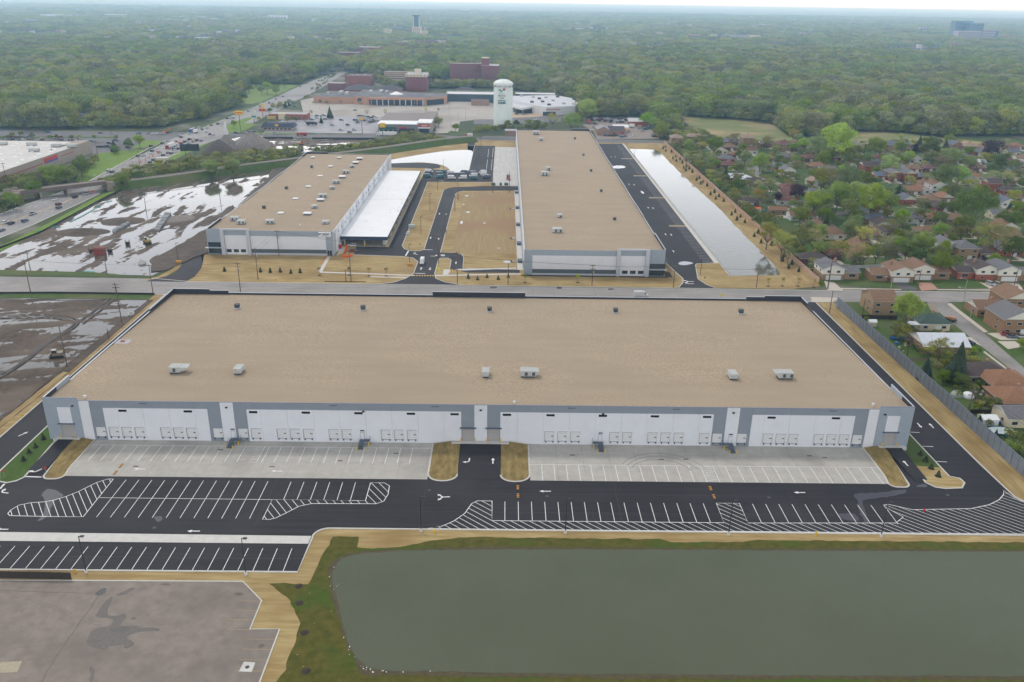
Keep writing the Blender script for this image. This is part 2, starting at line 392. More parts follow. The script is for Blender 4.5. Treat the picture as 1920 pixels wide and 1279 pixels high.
# kerbs of the yard
b=MB()
strip_faces(b,[(-200,155.5),(-45.6,155.5),(-45.0,168.8)]+arc(-41.6,168.9,3.5,180,90)+[(146,172.1)],.4,0,KERB,.2)
strip_faces(b,[(146,172.5),(135.5,189.5),(135.1,205),(135.1,343)],.4,0,KERB,.2)
strip_faces(b,[(-145.5,343),(-145.5,200),(-150,190)],.4,0,KERB,.2)
b.build('kerb',kind='structure')
# bank, pond
green=[(-43.3,118),(-41.0,126),(-41.2,139),(-45,146),(-50.9,151.6),(-42.4,151.4),(-40.2,169.0),(-34.2,169.2),(-33.8,165.2),(-30,164.2),(-24,165.5),(-18,167.2),(-10,169.4),(38,169.3),(41,168),
         (58,168.4),(62,169.4),(99,169.3),(126,169.2),(150,168.5),(150,160),(150,118)]
sheet('bank_grass',rough_poly(green,.35,1.5,3),.045,BANKG)
sheet('wet_bank',rough_poly([(-38.6,159.4),(-37.2,161.6),(-33,163.4),(-26,164.2),(-4.9,165.6),(58,165.9),(124.5,166.2),(160,166.4),(160,125),(27,124.3),(-14,124.7),(-26.5,124.7),(-32,136),(-36,146),(-39,156)],.35,1.0,5),.055,
      M('wet_earth',(.06,.05,.025),(.10,.08,.04),scale=.8,rough=.8))
POND=[(-37.8,157),(-37.3,160),(-34.5,162),(-29.7,163.2),(-18,163.9),(-4.9,164.7),(58,165.1),(124.5,165.5),(160,165.6),(160,126),(102,125.6),(27,125.3),(-14,125.7),(-23.5,125.9),(-26.6,127.2),(-30,132.5),(-32.6,139),(-35.2,147),(-37.4,153)]
sheet('pond',rough_poly(smooth(POND,1),.3,.8,8),.07,water('pond_water',(.076,.09,.052),bump=.16,scale=2.6,stretch=(1,.4,1),rough=.14,col2=(.09,.103,.064)))
LOT=[(-160,151.6),(-56.8,152.1),(-51.0,145.8),(-51.0,137),(-45,137.1),(-45.2,118),(-160,118)]
sheet('old_lot',LOT,.05,OLDLOT)
b=MB();strip_faces(b,LOT[:6],.3,0,KERB,.14);b.build('kerb',kind='structure')
b=MB();g0=random.Random(4)
def crack(pts,w=.12,m=STAIN,z=.065):
 p=[]
 for a,c in zip(pts,pts[1:]):
  k=max(2,int(math.dist(a,c)/1.2))
  for i in range(k):p.append((a[0]+(c[0]-a[0])*i/k+g0.uniform(-.15,.15),a[1]+(c[1]-a[1])*i/k+g0.uniform(-.15,.15)))
 strip_faces(b,p+[pts[-1]],w,z,m)
crack(P('P',(510,210),(440,310),(340,450),(240,600),(215,656)),.22);crack(P('P',(0,185),(300,195),(470,200)),.16)
crack(P('P',(0,290),(200,240),(470,340)),.08);crack(P('P',(150,230),(420,340),(560,380)),.07);crack(P('P',(100,480),(320,460)),.09)
crack(P('P',(130,545),(290,520)),.09);crack(P('P',(60,170),(400,165)),.07);crack(P('P',(700,370),(960,350)),.06)
b.build('pavement_cracks',kind='structure')
b=MB();STAIN2=M('dark_stain',(.075,.065,.06),(.125,.11,.10),scale=2,rough=.5)
STAIN3=M('wet_patch',(.05,.047,.045),(.08,.075,.07),scale=3,rough=.3)
for pl,m in((P('P',(455,470),(445,440),(480,380),(570,370),(590,330),(500,325),(490,310),(560,220),(590,215),(540,310),(600,320),(640,300),(655,325),(625,345),(620,370),(700,365),(720,378),(800,375),(835,395),(720,395),(640,425),(690,450),(690,470),(640,488),(640,460),(590,470),(560,470),(550,490),(520,492)),STAIN2),
              (P('P',(560,390),(580,378),(650,372),(675,380),(650,395),(600,405)),STAIN3),(P('P',(455,450),(470,437),(510,438),(525,448),(500,458),(470,458)),STAIN3),
              (P('P',(480,205),(520,175),(550,170),(545,195),(515,215)),STAIN3),(P('P',(600,205),(680,170),(695,175),(640,210),(600,212)),STAIN2),(P('P',(668,330),(690,322),(705,330),(685,341)),STAIN2),
              (P('P',(455,656),(470,610),(455,590),(470,570),(490,600),(480,656)),STAIN2),(P('P',(1200,200),(1240,195),(1260,210),(1215,215)),STAIN2),(P('P',(1320,470),(1350,458),(1365,470),(1340,482)),STAIN2),
              (P('P',(820,150),(870,148),(880,158),(830,160)),STAIN2)):
 sheet('damp_patch',rough_poly(smooth(pl,1),.12,.6,2),.062 if m is STAIN2 else.07,m)
sheet('concrete_patch',P('P',(1255,552),(1313,556),(1295,605),(1228,602)),.065,CONC2)
sheet('concrete_patch',P('P',(0,555),(115,548),(90,605),(0,610)),.063,M('tan_concrete',(.36,.31,.22),(.42,.37,.27),scale=1,rough=.9))
# painted lines
def line(b,a,c,w=.16,z=.085,m=None):strip_faces(b,[a,c],w,z,m or PAINT)
def lines_obj(segs,z=.085,w=.16,m=None,name='painted_lines'):
 b=MB()
 for s in segs:strip_faces(b,s,w,z,m or PAINT)
 return b.build(name,kind='structure')
def hatch(poly,ang,step,z=.085,w=.15,off=0,edge=True):
 b=MB()
 if edge:strip_faces(b,poly+[poly[0]],.2,z,PAINT)
 ca,sa=math.cos(ang),math.sin(ang);n=len(poly)
 us=[-x*sa+y*ca for x,y in poly];u=min(us)+off+step*.5
 while u<max(us):
  ts=[]
  for i in range(n):
   p,q=poly[i],poly[(i+1)%n];u0,u1=us[i],us[(i+1)%n]
   if(u0-u)*(u1-u)<0:
    f=(u-u0)/(u1-u0);ts.append((p[0]+(q[0]-p[0])*f)*ca+(p[1]+(q[1]-p[1])*f)*sa)
  ts.sort()
  for a,c in zip(ts[::2],ts[1::2]):
   if c-a>.5:strip_faces(b,[(a*ca-u*sa,a*sa+u*ca),(c*ca-u*sa,c*sa+u*ca)],w,z+.004,PAINT)
  u+=step
 return b.build('painted_hatching',kind='structure')
HA=[(-103.3,193.9),(-104.8,193.9),(-106.9,192.1),(-109.6,187.7),(-111.6,185.3),(-114.2,183.4),(-116.1,182.7),(-119.0,182.3),(-121.4,181.2),(-122.3,179.0),(-122.2,177.4),(-121.2,176.5),(-112.4,176.3),(-103.1,176.3)]
hatch(HA,R(-55),1.55)
lines_obj([[(x,193.6),(x,176.2)]for x in[-99.8+3.42*k for k in range(12)]]+[[(-103,184.9),(-38.5,184.7)]]+[[(-58.8+2.9+k*3.42-.1,193.4),(-58.8+2.9+k*3.42,184.7)]for k in range(6)])
HB=[(-38.4,184.7),(-34.9,184.65),(-34.9,193.3),(-31.2,193.3),(-29.7,191.9),(-29.5,187.8),(-30.2,184.5),(-32.0,183.3),(-48.4,183.1),(-51.2,181.9),(-53.8,178.8),(-55.8,176.6),(-57.2,175.9),(-58.9,175.9),(-58.8,184.8)]
hatch(HB,R(-55),1.7)
lines_obj([[(-113.3+3.39*k,164.2),(-113.3+3.39*k,155.9)]for k in range(-6,20)])
HC=[(-2.4,185.1),(-6.2,185.1),(-7.6,183.8),(-9.2,179.3),(-11.8,175.9),(-14.4,173.8),(-18.0,172.7),(60,172.7),(129.2,172.7),(145.5,172.9),(135.0,189.3),(134.2,192.6),(133.2,190.6),(130.6,188),(126.7,185.6),(121,183.7),(105.5,182.9),(100.2,185.3),(98.9,185.0),(98.8,184.2),(101.6,179.6),(98.6,176.9),
      (61.4,176.3),(61.5,185.1),(55.5,185.1),(55.4,176.3),(-2.3,176.3)]
hatch(HC,R(-42),1.55)
lines_obj([[(.9+3.41*k,184.9),(.9+3.41*k,176.3)]for k in range(16)]+[[(64.8+3.41*k,184.9),(64.8+3.41*k,176.4)]for k in range(11)])
# aprons
segs=[[(-114.3+3.41*k,212.1),(-114.3+3.41*k,203.3)]for k in range(27)if k not in(13,)]
lines_obj(segs+[[(-117.4,212.1),(-20.3,212.0)],[(-70.1,203.3),(-67.9,203.3)],[(-67.9,203.3),(-67.9,212.1)]],z=.115)
lines_obj([[(-70.1,204.2+i*1.0),(-67.9,204.9+i*1.0)]for i in range(8)],z=.12,w=.12)
lines_obj([[(11.05+3.41*k,203.6),(11.05+3.41*k,195.2)]for k in range(28)]+[[(7.9,203.6),(105.5,203.8)]],z=.115)
lines_obj([[(55.8,196+i*1.0),(58.2,196.7+i*1.0)]for i in range(8)],z=.12,w=.12)
def arrow(x,y,ang,kind='straight',z=.1,s=1.0,col=None):
 def T(px,py):px*=s;py*=s;return(x+px*math.cos(ang)-py*math.sin(ang),y+px*math.sin(ang)+py*math.cos(ang),z)
 b=MB();m=col or PAINT
 if kind=='straight':b.face([T(-1.5,-.18),T(.5,-.18),T(.5,.18),T(-1.5,.18)],m);b.face([T(.5,-.55),T(1.6,0),T(.5,.55)],m)
 elif kind in('left','right'):
  q=1 if kind=='left' else-1
  pts=[(-1.6,0),(-.2,0),(.35,.15*q),(.55,.5*q),(.6,.9*q)]
  l_,r_=offset_line(pts,.18),offset_line(pts,-.18)
  for i in range(len(pts)-1):b.face([T(*l_[i]),T(*r_[i]),T(*r_[i+1]),T(*l_[i+1])],m)
  b.face([T(.05,.9*q),T(1.15,.9*q),T(.6,1.9*q)],m)
 elif kind=='fork':
  b.face([T(-1.6,-.18),T(.2,-.18),T(.2,.18),T(-1.6,.18)],m)
  for q in(1,-1):
   b.face([T(0,0),T(.5,-.3*q+.3*q),T(1.1,.75*q),T(.8,.95*q)],m);b.face([T(.6,1.1*q),T(1.4,.55*q),T(1.6,1.5*q)],m)
 o=b.build('painted_arrow',kind='structure');return o
PI=math.pi
for a in((-98.4,199.1,PI,'straight'),(-61.1,198.7,PI,'straight'),(11.5,189.9,PI,'straight'),(-74.0,170.7,PI,'straight')):arrow(*a,z=.125)
for p,ang,k in((P('K',(155,300))[0],R(62),'straight'),(P('K',(245,560))[0],R(240),'right'),(P('K',(20,690))[0],R(170),'right'),(P('K',(15,935))[0],PI,'straight'),
                  (P('L',(1420,490))[0],R(-90),'right'),(P('L',(1578,490))[0],R(90),'straight'),(P('L',(1250,720))[0],R(185),'fork'),
                  (P('O',(353,690))[0],PI,'straight'),(P('O',(1055,505))[0],R(92),'straight'),(P('O',(1150,242))[0],R(-90),'straight'),(P('O',(1230,245))[0],R(90),'straight')):
 arrow(p[0],p[1],ang,k,z=.13 if not(p[1]>197 and abs(p[0]-CX)<6 or p[0]>110 and p[0]<116 or p[0]<-122 and p[0]>-128)else.62,s=1.0)
for cx,y0 in((4.3,187.6),(4.3,191.6),(55.6,188.1),(55.6,192.1),(-104.1,197.0),(-104.1,200.6)):
 b=MB();b.box(cx-.3,cx+.3,y0-1.1,y0+1.1,0,.17,PATCH)
 for k in range(3):b.box(cx-.32,cx+.32,y0-.9+k*.75,y0-.55+k*.75,.02,.178,OPAINT)
 tag(b.build('speed_hump'),{4:'striped orange rubber hump beside the central straw island, %s'%('nearer the pond' if y0<190 else 'nearer the building'),55:'striped orange rubber hump by the striped bay of the right row, %s'%('nearer the pond' if y0<190 else 'nearer the building'),
  -104:'orange rubber hump on the left concrete apron, %s'%('nearer the asphalt' if y0<199 else 'nearer the docks')}[int(cx)],'speed hump','speed humps in the yard')
lines_obj([[(-127.0,194.7),(-122.6,194.5)]],z=.1,w=.45)
lines_obj([P('O',(1087,287),(1152,290)),P('O',(1172,381),(1242,384)),P('O',(1262,482),(1334,486))],z=.1,w=.25)
lines_obj([P('K',(0,665),(30,632))],z=.1,w=.5)
lines_obj([P('P',a,c)for a,c in(((1235,238),(1345,241)),((1200,288),(1318,290)),((1175,336),(1300,338)),((1165,385),(1290,388)),((1270,435),(1410,437)),((1250,487),(1395,490)),((1228,541),(1375,545)),((1208,598),(1350,600)))],z=.07,w=.07,m=M('pale_yellow_paint',(.5,.36,.16),rough=.8))
# damp marks on the new asphalt
WETA=M('damp_asphalt',(.04,.042,.053),(.058,.06,.074),scale=1.5,rough=.35,spec=.4)
for k,pl in enumerate((P('K',(270,700),(330,655),(400,690),(430,710),(360,740),(340,800),(320,850),(230,890),(290,840),(300,780),(300,740)),P('O',(705,700),(760,692),(880,690),(1000,672),(1075,672),(1050,700),(920,720),(800,735),(765,745),(790,830),(820,890),(780,880),(740,800),(745,750)),
           P('O',(1125,650),(1150,638),(1180,630),(1215,645),(1180,656)),P('K',(1020,850),(1080,845),(1085,870),(1060,888),(1035,880)),P('O',(600,830),(700,820),(760,870),(680,880),(620,860)))):
 sheet('damp_mark',rough_poly(smooth(pl,1),.3,.8,k),.068,WETA)
b=MB()
for y in(188.6,180.1,174.4):strip_faces(b,[(-44,y),(133,y)],.06,.074,STAIN3)
for x in(-60,-20,30,76):strip_faces(b,[(x,173),(x,195)],.05,.074,STAIN3)
strip_faces(b,[(-145,160.5),(-46,160.4)],.06,.074,STAIN3)
for r_ in(9,10.8,12.6):strip_faces(b,arc(42+r_*.2,198,r_,20,150,14),.28,.117,M('tyre_mark',(.27,.26,.24),rough=.9))
for x,y in((-100,200.5),(-63,201),(-30,209),(20,209),(45,207),(52,207.3),(88,210),(92,209),(-80,210),(-45,204.5)):b.box(x-.7,x+.7,y-.25,y+.25,.05,.118,STAIN3)
for x,y in((11.9,187.6),(-19,190),(70,188),(-84,172),(118,190)):b.box(x-.4,x+.4,y-.4,y+.4,.05,.09,STAIN3)
b.build('pavement_marks',kind='structure')
# main street behind the front building
RX0,RX1=-420,260
sheet('verge_grass',[(-420,336),(-150,337),(-150,343),(-420,343)],.03,GRASS)
sheet('main_street',[(RX0,343.2),(-150,343.2),(140,343.6),(182,345.6),(260,346.5),(260,359.6),(140,359),(-140,360.4),(-160,364.6),(RX0,365.8)],.05,ROADM)
b=MB();strip_faces(b,[(-160,365),(-140,360.6),(60,360.2),(140,359.2),(260,359.8)],.4,0,KERB,.17);strip_faces(b,[(-150,343),(140,343.4)],.4,0,KERB,.17);b.build('kerb',kind='structure')
b=MB()
for y in(347.5,351.9,352.1,356.2):strip_faces(b,[(RX0,y+1.2),(-130,y),(140,y),(260,y+.6)],.1,.062,STAIN if y in(347.5,356.2)else M('faded_yellow',(.42,.33,.18),rough=.8))
for k in range(60):x=-300+k*9.2;strip_faces(b,[(x,343.8),(x,360)],.08,.06,STAIN)
b.build('street_joints',kind='structure')
for q in(P('F',(555,1190),(605,1190),(607,1202),(557,1203)),P('F',(1055,1190),(1090,1190),(1090,1206),(1055,1206)),P('F',(1440,1204),(1480,1204),(1480,1213),(1440,1214))):sheet('road_patch',q,.066,PATCH)
sheet('sidewalk',[(-62,370.6),(-40,369.6),(-40,371),(-62,372)],.06,CONC2)
# rear site
sheet('rear_straw',[(-152,361),(130,361),(146,366),(145.5,560),(144.5,778),(-60,778),(-100,700),(-92,660),(-92,430),(-152,402)],.02,STRAW)
sheet('straw_bank',[(134,366),(145.6,366),(144.3,776),(132,776)],.04,STRAW2)
sheet('straw_field',[(-26.5,412),(5.9,412),(7.5,561),(-27,557)],.04,M('straw_field',(.28,.20,.095),(.37,.275,.14),scale=.8,stretch=(1,.06,1),detail=6,c3=(.31,.20,.11),s3=.02,f3=(.45,.6),rough=.95))
W2=smooth([(-53.5,577),(-53,425),(-49.3,405.6),(-53,406)],0)
drv=[(-56,360.6),(-50,363),(-45,369),(-42.2,377),(-42.0,396),(-45,402),(-50,404.6),(-75.4,406.5),(-76.5,421),(-59.9,421.2),(-59.9,640),(-90,640),(-90,661),(-60,661),(-52,656),(-49.5,648),(-50,641),(-54.5,638),
       (-54.5,634),(-27.5,634),(-27.2,766),(-33.5,766),(-33.3,748),(-20,748),(-9.2,748),(-9.2,590),(-54.2,587.5),(-54.0,560),(-53.4,470),(-53.2,424),(-51.2,418),(-47.5,414.6),(-43,414.6),(-41.2,418),
       (-41.3,562),(-38.5,569),(-34,572.5),(-10.4,577.5),(9.3,577.3),(9.3,564),(-27.4,560.4),(-31,556.5),(-32.6,550),(-32.4,412.6),(-24.5,412),(-21.4,409.5),(-20.2,404.5),(-19.8,386),(7.4,384.5),(7.4,380),(-17,379.3),(-26,385),(-26.2,399.5),(-28,402.8),(-31.6,402.4),(-32.5,399),(-32.5,377),(-31.5,370),(-27,364.5),(-19,360.6)]
sheet('rear_drive',drv,.07,ASPH)
b=MB()
for q in([(-56,360.8),(-50,363.2),(-45.2,369.2),(-42.4,377),(-42.2,396),(-45.2,402),(-50,404.4),(-75.4,406.3)],[(-59.9,640),(-59.9,421.2)],[(-41.3,562),(-41.2,418),(-43,414.6),(-47.5,414.6),(-51.2,418),(-53.2,424),(-53.4,470),(-54,560),(-54.2,587.5)],
          [(-27.4,560.2),(-31,556.5),(-32.6,550),(-32.4,412.6),(-24.5,412),(-21.4,409.5),(-20.2,404.5),(-19.8,386),(7.4,384.7)],[(-26,385),(-26.2,399.5),(-28,402.8),(-31.6,402.4),(-32.5,399),(-32.5,377),(-31.5,370),(-27,364.7),(-19,360.8)],[(-54,587.7),(-9,590)],[(-27.2,634),(-27.0,748),(-33,748)]):
 strip_faces(b,q,.35,0,KERB,.2)
b.build('kerb',kind='structure')
for pl,z in(((-117,376,0),0),):pass
sheet('sidewalk',P('Y',(160,888),(1340,930),(1340,943),(120,902)),.07,CONC2);sheet('sidewalk',P('Y',(235,690),(275,690),(165,890),(112,890)),.07,CONC2)
sheet('sidewalk',P('Y',(1610,930),(1920,930),(1920,940),(1612,945)),.07,CONC2);sheet('sidewalk',P('Y',(380,570),(500,570),(450,650),(350,685)),.07,CONC2)
sheet('sidewalk',P('F',(145,1103),(785,1090),(785,1098),(145,1112)),.07,CONC2);sheet('sidewalk',P('F',(300,1058),(750,1047),(750,1055),(310,1070)),.07,CONC2);sheet('sidewalk',P('F',(208,1062),(262,1062),(240,1100),(200,1100)),.07,CONC2)
b=MB()
for zx0,zx1,y in((-42.0,-31.8,P('Y',(1340,938))[0][1]),(-26.0,-19.9,P('F',(300,1068))[0][1])):
 k=0;x=zx0
 while x<zx1:strip_faces(b,[(x,y),(min(x+.62,zx1),y)],1.5,.085,YPAINT if k%2==0 else PATCH);x+=.62;k+=1
b.build('crosswalk',kind='structure')
slabs('concrete_yard',[-8.9,-4.4,.1,4.6,9.1],[578.5+18.2*k for k in range(10)],.09,M('yard_concrete',(.46,.45,.43),(.56,.55,.52),scale=.4,rough=.85,stretch=(1,.2,1)))
slabs('dock_walk',[6.3,9.15],[384.6+12*k for k in range(16)],.08,CONC2)
sheet('dock_floor',[(-86,421.4),(-60.2,421.4),(-60.2,600),(-86,600)],.08,CONC)
lines_obj([P('Y',(1280,615),(1238,685)),],z=.1,w=.7);lines_obj([P('Y',(1458,606),(1585,608)),P('Y',(1355,911),(1490,914))],z=.1,w=.6)
for a in((P('Y',(1560,455))[0],R(90)),(P('Y',(1663,465))[0],R(-90)),(P('Y',(1672,145))[0],R(90)),(P('Y',(1757,150))[0],R(-90)),(P('Y',(1437,850))[0],R(90)),(P('Y',(1552,852))[0],R(-90)),(P('F',(300,1012))[0],R(90)),(P('F',(190,398))[0],R(0))):arrow(*a[0],a[1],z=.1,s=1.3)
arrow(*P('Y',(1350,662))[0],R(150),'right',z=.1,s=1.3);arrow(*P('Y',(1610,690))[0],R(0),'left',z=.1,s=1.3)
lines_obj([[(-60+4*0,0),(-60,0)]]if 0 else[[(-83.8+3.7*k,436),(-83.8+3.7*k,421.8)]for k in range(7)],z=.1)
lines_obj([[(-14.3,y),(-14.3,y+40)]for y in(640,690)]+[[(-10.6,y),(-10.6,y+46)]for y in(636,690)],z=.1,w=.25)
# east parking and its pond
sheet('east_parking',[(76,380),(75.6,400),(79.9,400),(80.3,396),(83.5,374),(82.4,368),(79,361),(95.5,361),(92.5,366),(90.5,374),(93.9,396),(95,398.2),(104.0,400),(105.4,768),(76,768)],.07,ASPH)
b=MB();strip_faces(b,[(79.9,400),(80.3,396),(83.5,374),(82.4,368),(79,361)],.35,0,KERB,.2);strip_faces(b,[(95.5,361),(92.5,366),(90.5,374),(93.9,396),(95,398.2),(104,400)],.35,0,KERB,.2);b.build('kerb',kind='structure')
sheet('concrete_strip',[(104.2,400),(106.4,400),(106.9,770),(105.2,770)],.09,CONC2)
segs=[]
for y0,y1 in((402,470),(476,543),(551,616),(625,688),(697,760)):
 k=int((y1-y0)/2.75)
 for i in range(k+1):y=y0+i*(y1-y0)/k;segs.append([(98.6,y),(103.9,y)]);segs.append([(76.4,y),(81.6,y)])
lines_obj(segs,z=.09,w=.14)
for y in(473,547,620.7,692.5):
 for x0,x1 in((94.9,104.4),(75.9,80.5)):island('straw_island',[(x0,y-1.2)]+arc(x1-1.3 if x0>90 else x1-1.3,y,1.2,-90,90,4)+[(x0,y+1.2)],STRAW,w=.25)
arrs=P('G',(57,638),(92,642),(180,826),(220,830))+[(87.2,700),(90.6,700),(87.3,590),(90.6,588),(87.3,660),(87.5,420)]
for i,p in enumerate(arrs):arrow(*p,R(90 if i%2 else-90),z=.1,s=1.2)
lines_obj([P('G',(320,1174),(380,1176))],z=.1,w=.5);arrow(*P('G',(345,1160))[0],R(180),'fork',z=.1,s=1.4)
EP=[(106.5,379.2),(131,381.3),(132.6,388),(133.2,399),(133.2,446),(134.2,520),(132.4,600),(131.8,684),(132.4,730),(130,738),(122,741),(107.8,742)]
sheet('east_pond',rough_poly(EP,.4,3,3),.075,water('east_water',(.10,.105,.09),bump=.06,scale=.25,rough=.07))
sheet('north_pond',smooth(P('F',(-260,270),(-290,258),(0,205),(200,175),(330,165),(420,167),(428,190),(410,260),(395,335),(260,335),(245,300),(180,272),(60,258),(0,258)),1),.09,MATS['east_water'])
for q in(P('G',(265,1030),(300,1015),(350,1020),(385,1030),(320,1045),(280,1042)),P('F',(1480,283),(1560,282),(1575,300),(1500,306),(1470,298)),P('F',(1680,470),(1705,478),(1712,495),(1690,490)),P('F',(180,950),(200,945),(220,950),(215,962),(190,963))):sheet('damp_mark',smooth(q,2),.079,M('puddle',(.25,.26,.28),(.33,.34,.36),scale=2,rough=.15))
for q in(P('F',(650,995),(700,992),(716,1006),(690,1016),(655,1008)),P('F',(330,700),(350,696),(352,718),(332,720)),P('F',(370,628),(405,625),(400,636),(380,637)),P('F',(500,710),(525,711),(520,718),(505,718)),P('F',(345,570),(368,572),(360,580)),P('F',(360,505),(405,508),(380,514)),P('F',(345,900),(358,898),(352,908)),P('F',(310,655),(330,653),(325,660)),P('F',(600,900),(640,896),(620,906))):
 sheet('puddle',smooth(q,2),.06,M('field_puddle',(.35,.34,.32),(.44,.43,.42),scale=2,rough=.12))
# mud lots
PUD=M('puddle_water',(.10,.09,.075),rough=.05,spec=.8)
SOIL=M('churned_soil',(.055,.04,.03),(.125,.093,.07),scale=.5,detail=12,c3=(.16,.125,.095),s3=.04,f3=(.45,.7),rough=.9,bump=.6)
def mudfield(name,poly,cell,seed,level,amp,fur=(0,1),fs=.2,box=None,big=.018):
    # uneven churned ground; water stands in everything below the level
 xs=[p[0]for p in poly];ys=[p[1]for p in poly];x0,x1,y0,y1=box or(min(xs),max(xs),min(ys),max(ys))
 nx,ny=int((x1-x0)/cell),int((y1-y0)/cell);b=MB();idx={};mi=b.mi(SOIL)
 def h(x,y):
  u,v=x*fur[1]-y*fur[0],x*fur[0]+y*fur[1]
  a=noise.fractal(Vector((x*big,y*big,seed)),1,2,3)*1.1;c=noise.fractal(Vector((u*fs,v*fs*.22,seed+4)),.8,2.1,5);d=noise.noise(Vector((x*.7,y*.7,seed+9)))
  return level+amp*(a*.6+c+d*.5)
 for j in range(ny+1):
  for i in range(nx+1):
   x,y=x0+i*cell,y0+j*cell
   if inside(x,y,poly):idx[i,j]=len(b.v);b.v.append((x,y,h(x,y)))
 for j in range(ny):
  for i in range(nx):
   q=[idx.get(k)for k in((i,j),(i+1,j),(i+1,j+1),(i,j+1))]
   if None not in q and max(b.v[k][2]for k in q)>.05:b.f.append(tuple(q));b.m.append(mi)
 o=b.build(name,kind='structure');o.data.polygons.foreach_set('use_smooth',[True]*len(b.f));return o
WLOT=P('D',(-60,960),(100,880),(300,775),(560,640),(800,510),(950,440),(1150,400),(1350,365),(1600,345),(1900,300))+[(-170,640),(-147.5,640),(-147.3,424),(-153,400)]+P('D',(1130,1110),(700,1085),(0,1070),(-60,1068))
mudfield('mud_ground',WLOT,1.2,2,-.03,.30,(0,1),.16,(-300,-147,366,640));mudfield('mud_ground',[(-420,190),(-152.5,175),(-151,215),(-150.5,260),(-150,335.5),(-420,335)],.8,5,.07,.26,(1,.25),.17,(-262,-149,190,336),.03)
sheet('mud_lot',rough_poly(P('D',(-60,960),(100,880),(300,775),(560,640),(800,510),(950,440),(1150,400),(1350,365),(1600,345),(1900,300))+[(-170,640),(-147.5,640),(-147.3,424),(-153,400)]+P('D',(1130,1110),(700,1085),(0,1070),(-60,1068)),.8,5,2),.03,PUD)
sheet('mud_bank',rough_poly([(-175,640),(-147.4,642),(-147.4,410),(-151.5,398),(-157,376),(-163,374),(-171,392),(-166,430),(-160,500),(-166,580)],1.2,5,2),.36,MUD)
sheet('mud_yard',rough_poly([(-420,150),(-152,170),(-151,215),(-150.5,260),(-150,335.5),(-420,335)],.6,5,3),.03,PUD)
sheet('dry_mud',[(-420,120),(-153,120),(-149.5,190),(-147.5,260),(-147.5,336),(-150,336),(-152,260),(-153.5,200),(-160,170),(-420,150)],.042,MUD)
sheet('verge_strip',rough_poly([(-151,215),(-149,215),(-147.8,262),(-150,262)],.3,3,1),.05,STRAW2)
b=MB()
for pl in(P('J',(0,205),(300,200),(520,215),(600,250),(560,300),(450,360),(330,440),(200,550),(0,680)),P('J',(0,230),(300,222),(500,235),(570,260),(530,300),(400,380),(270,470),(120,600),(0,650)),P('J',(600,250),(700,180),(830,75)),P('J',(620,270),(730,190),(860,80)),P('J',(200,90),(800,85))):
 strip_faces(b,smooth(pl,2,False),.9,.34,M('wheel_rut',(.03,.022,.017),(.06,.045,.035),scale=1,rough=.6))
b.build('wheel_ruts',kind='structure')
b=MB()
for k in range(5):strip_faces(b,rough_poly([(-149.5-k*2.6,410+k*8),(-150-k*3.0,500),(-153-k*3.5,600),(-160-k*4,650)],.8,8,k,False),1.0,.39,MATS['wheel_rut'])
b.build('wheel_ruts',kind='structure')
sheet('verge_grass',P('D',(-60,1062),(700,1082),(880,1095),(870,1112),(-60,1100)),.045,GRASS)
# road on the left of the rear building
LR=[(-161,360.5),(-143,360.5),(-141.5,368),(-142.8,381)]+P('D',(1520,1010),(1490,905),(1500,870))+[(-147.2,404),(-147.2,412),(-151.6,412)]+P('D',(1345,940),(1365,1020),(1310,1095))
sheet('side_drive',LR,.07,ASPH);sheet('side_verge',[(-164,361),(-158,368),(-156,380),(-157,392),(-151.8,412),(-149.5,412),(-154,395),(-153,378),(-155,366)],.065,STRAW)
# north of the site: streets, lots, fields
NLOT=P('T',(-100,720),(-20,700),(160,600),(330,560),(600,640),(980,610),(1250,560),(1640,530),(1840,470),(1060,455),(780,455),(430,440),(200,430),(0,470));sheet('north_lot',NLOT,.03,PUD);mudfield('mud_ground',NLOT,1.8,12,.08,.24,(1,.1),.10,None,.02)
DV=P('D',(-30,835),(0,822),(250,722),(560,580),(740,492),(1000,340),(1180,262),(1330,185),(1640,85))+P('A',(1290,750),(1430,690),(1640,580),(1800,500),(1905,435),(1960,405),(1905,398),(1700,478),(1440,598),(1130,722),(945,790),(840,850),(600,960))+P('D',(640,415),(300,540),(150,592),(0,650),(-30,660))
sheet('divided_road',DV,.06,M('highway',(.27,.26,.255),(.34,.33,.32),scale=.3,detail=6,c3=(.23,.22,.215),s3=.02,rough=.85))
b=MB();strip_faces(b,P('D',(-20,740),(100,695),(400,590),(560,525),(700,465)),1.6,.08,M('tan_median',(.42,.33,.22),rough=.9));strip_faces(b,P('V',(60,1120),(280,1040),(460,960),(640,860),(800,770)),.8,.08,MATS['tan_median']);b.build('road_median',kind='structure')
b=MB();strip_faces(b,P('D',(-20,655),(150,590),(300,540),(640,413),(850,300),(1110,155),(1240,95)),.6,0,KERB,.2);strip_faces(b,P('D',(-20,832),(250,725),(560,583),(745,494)),.5,0,KERB,.2);strip_faces(b,P('V',(550,1052),(740,952),(890,850),(1100,770)),.8,0,KERB,.15);b.build('kerb',kind='structure')
dv=Vector(gd('V',1100,640))-Vector(gd('V',60,1120));dv.normalize();nv=Vector((-dv.y,dv.x));o0=Vector(gd('V',60,1120));b=MB()
for q in(-10.5,-7,-3.5,5,8.5,12):
 for k in range(-9,22):a=o0+nv*q+dv*k*12;c=a+dv*3.5;strip_faces(b,[tuple(a),tuple(c)],.22,.085,PAINT)
b.build('painted_lines',kind='structure')
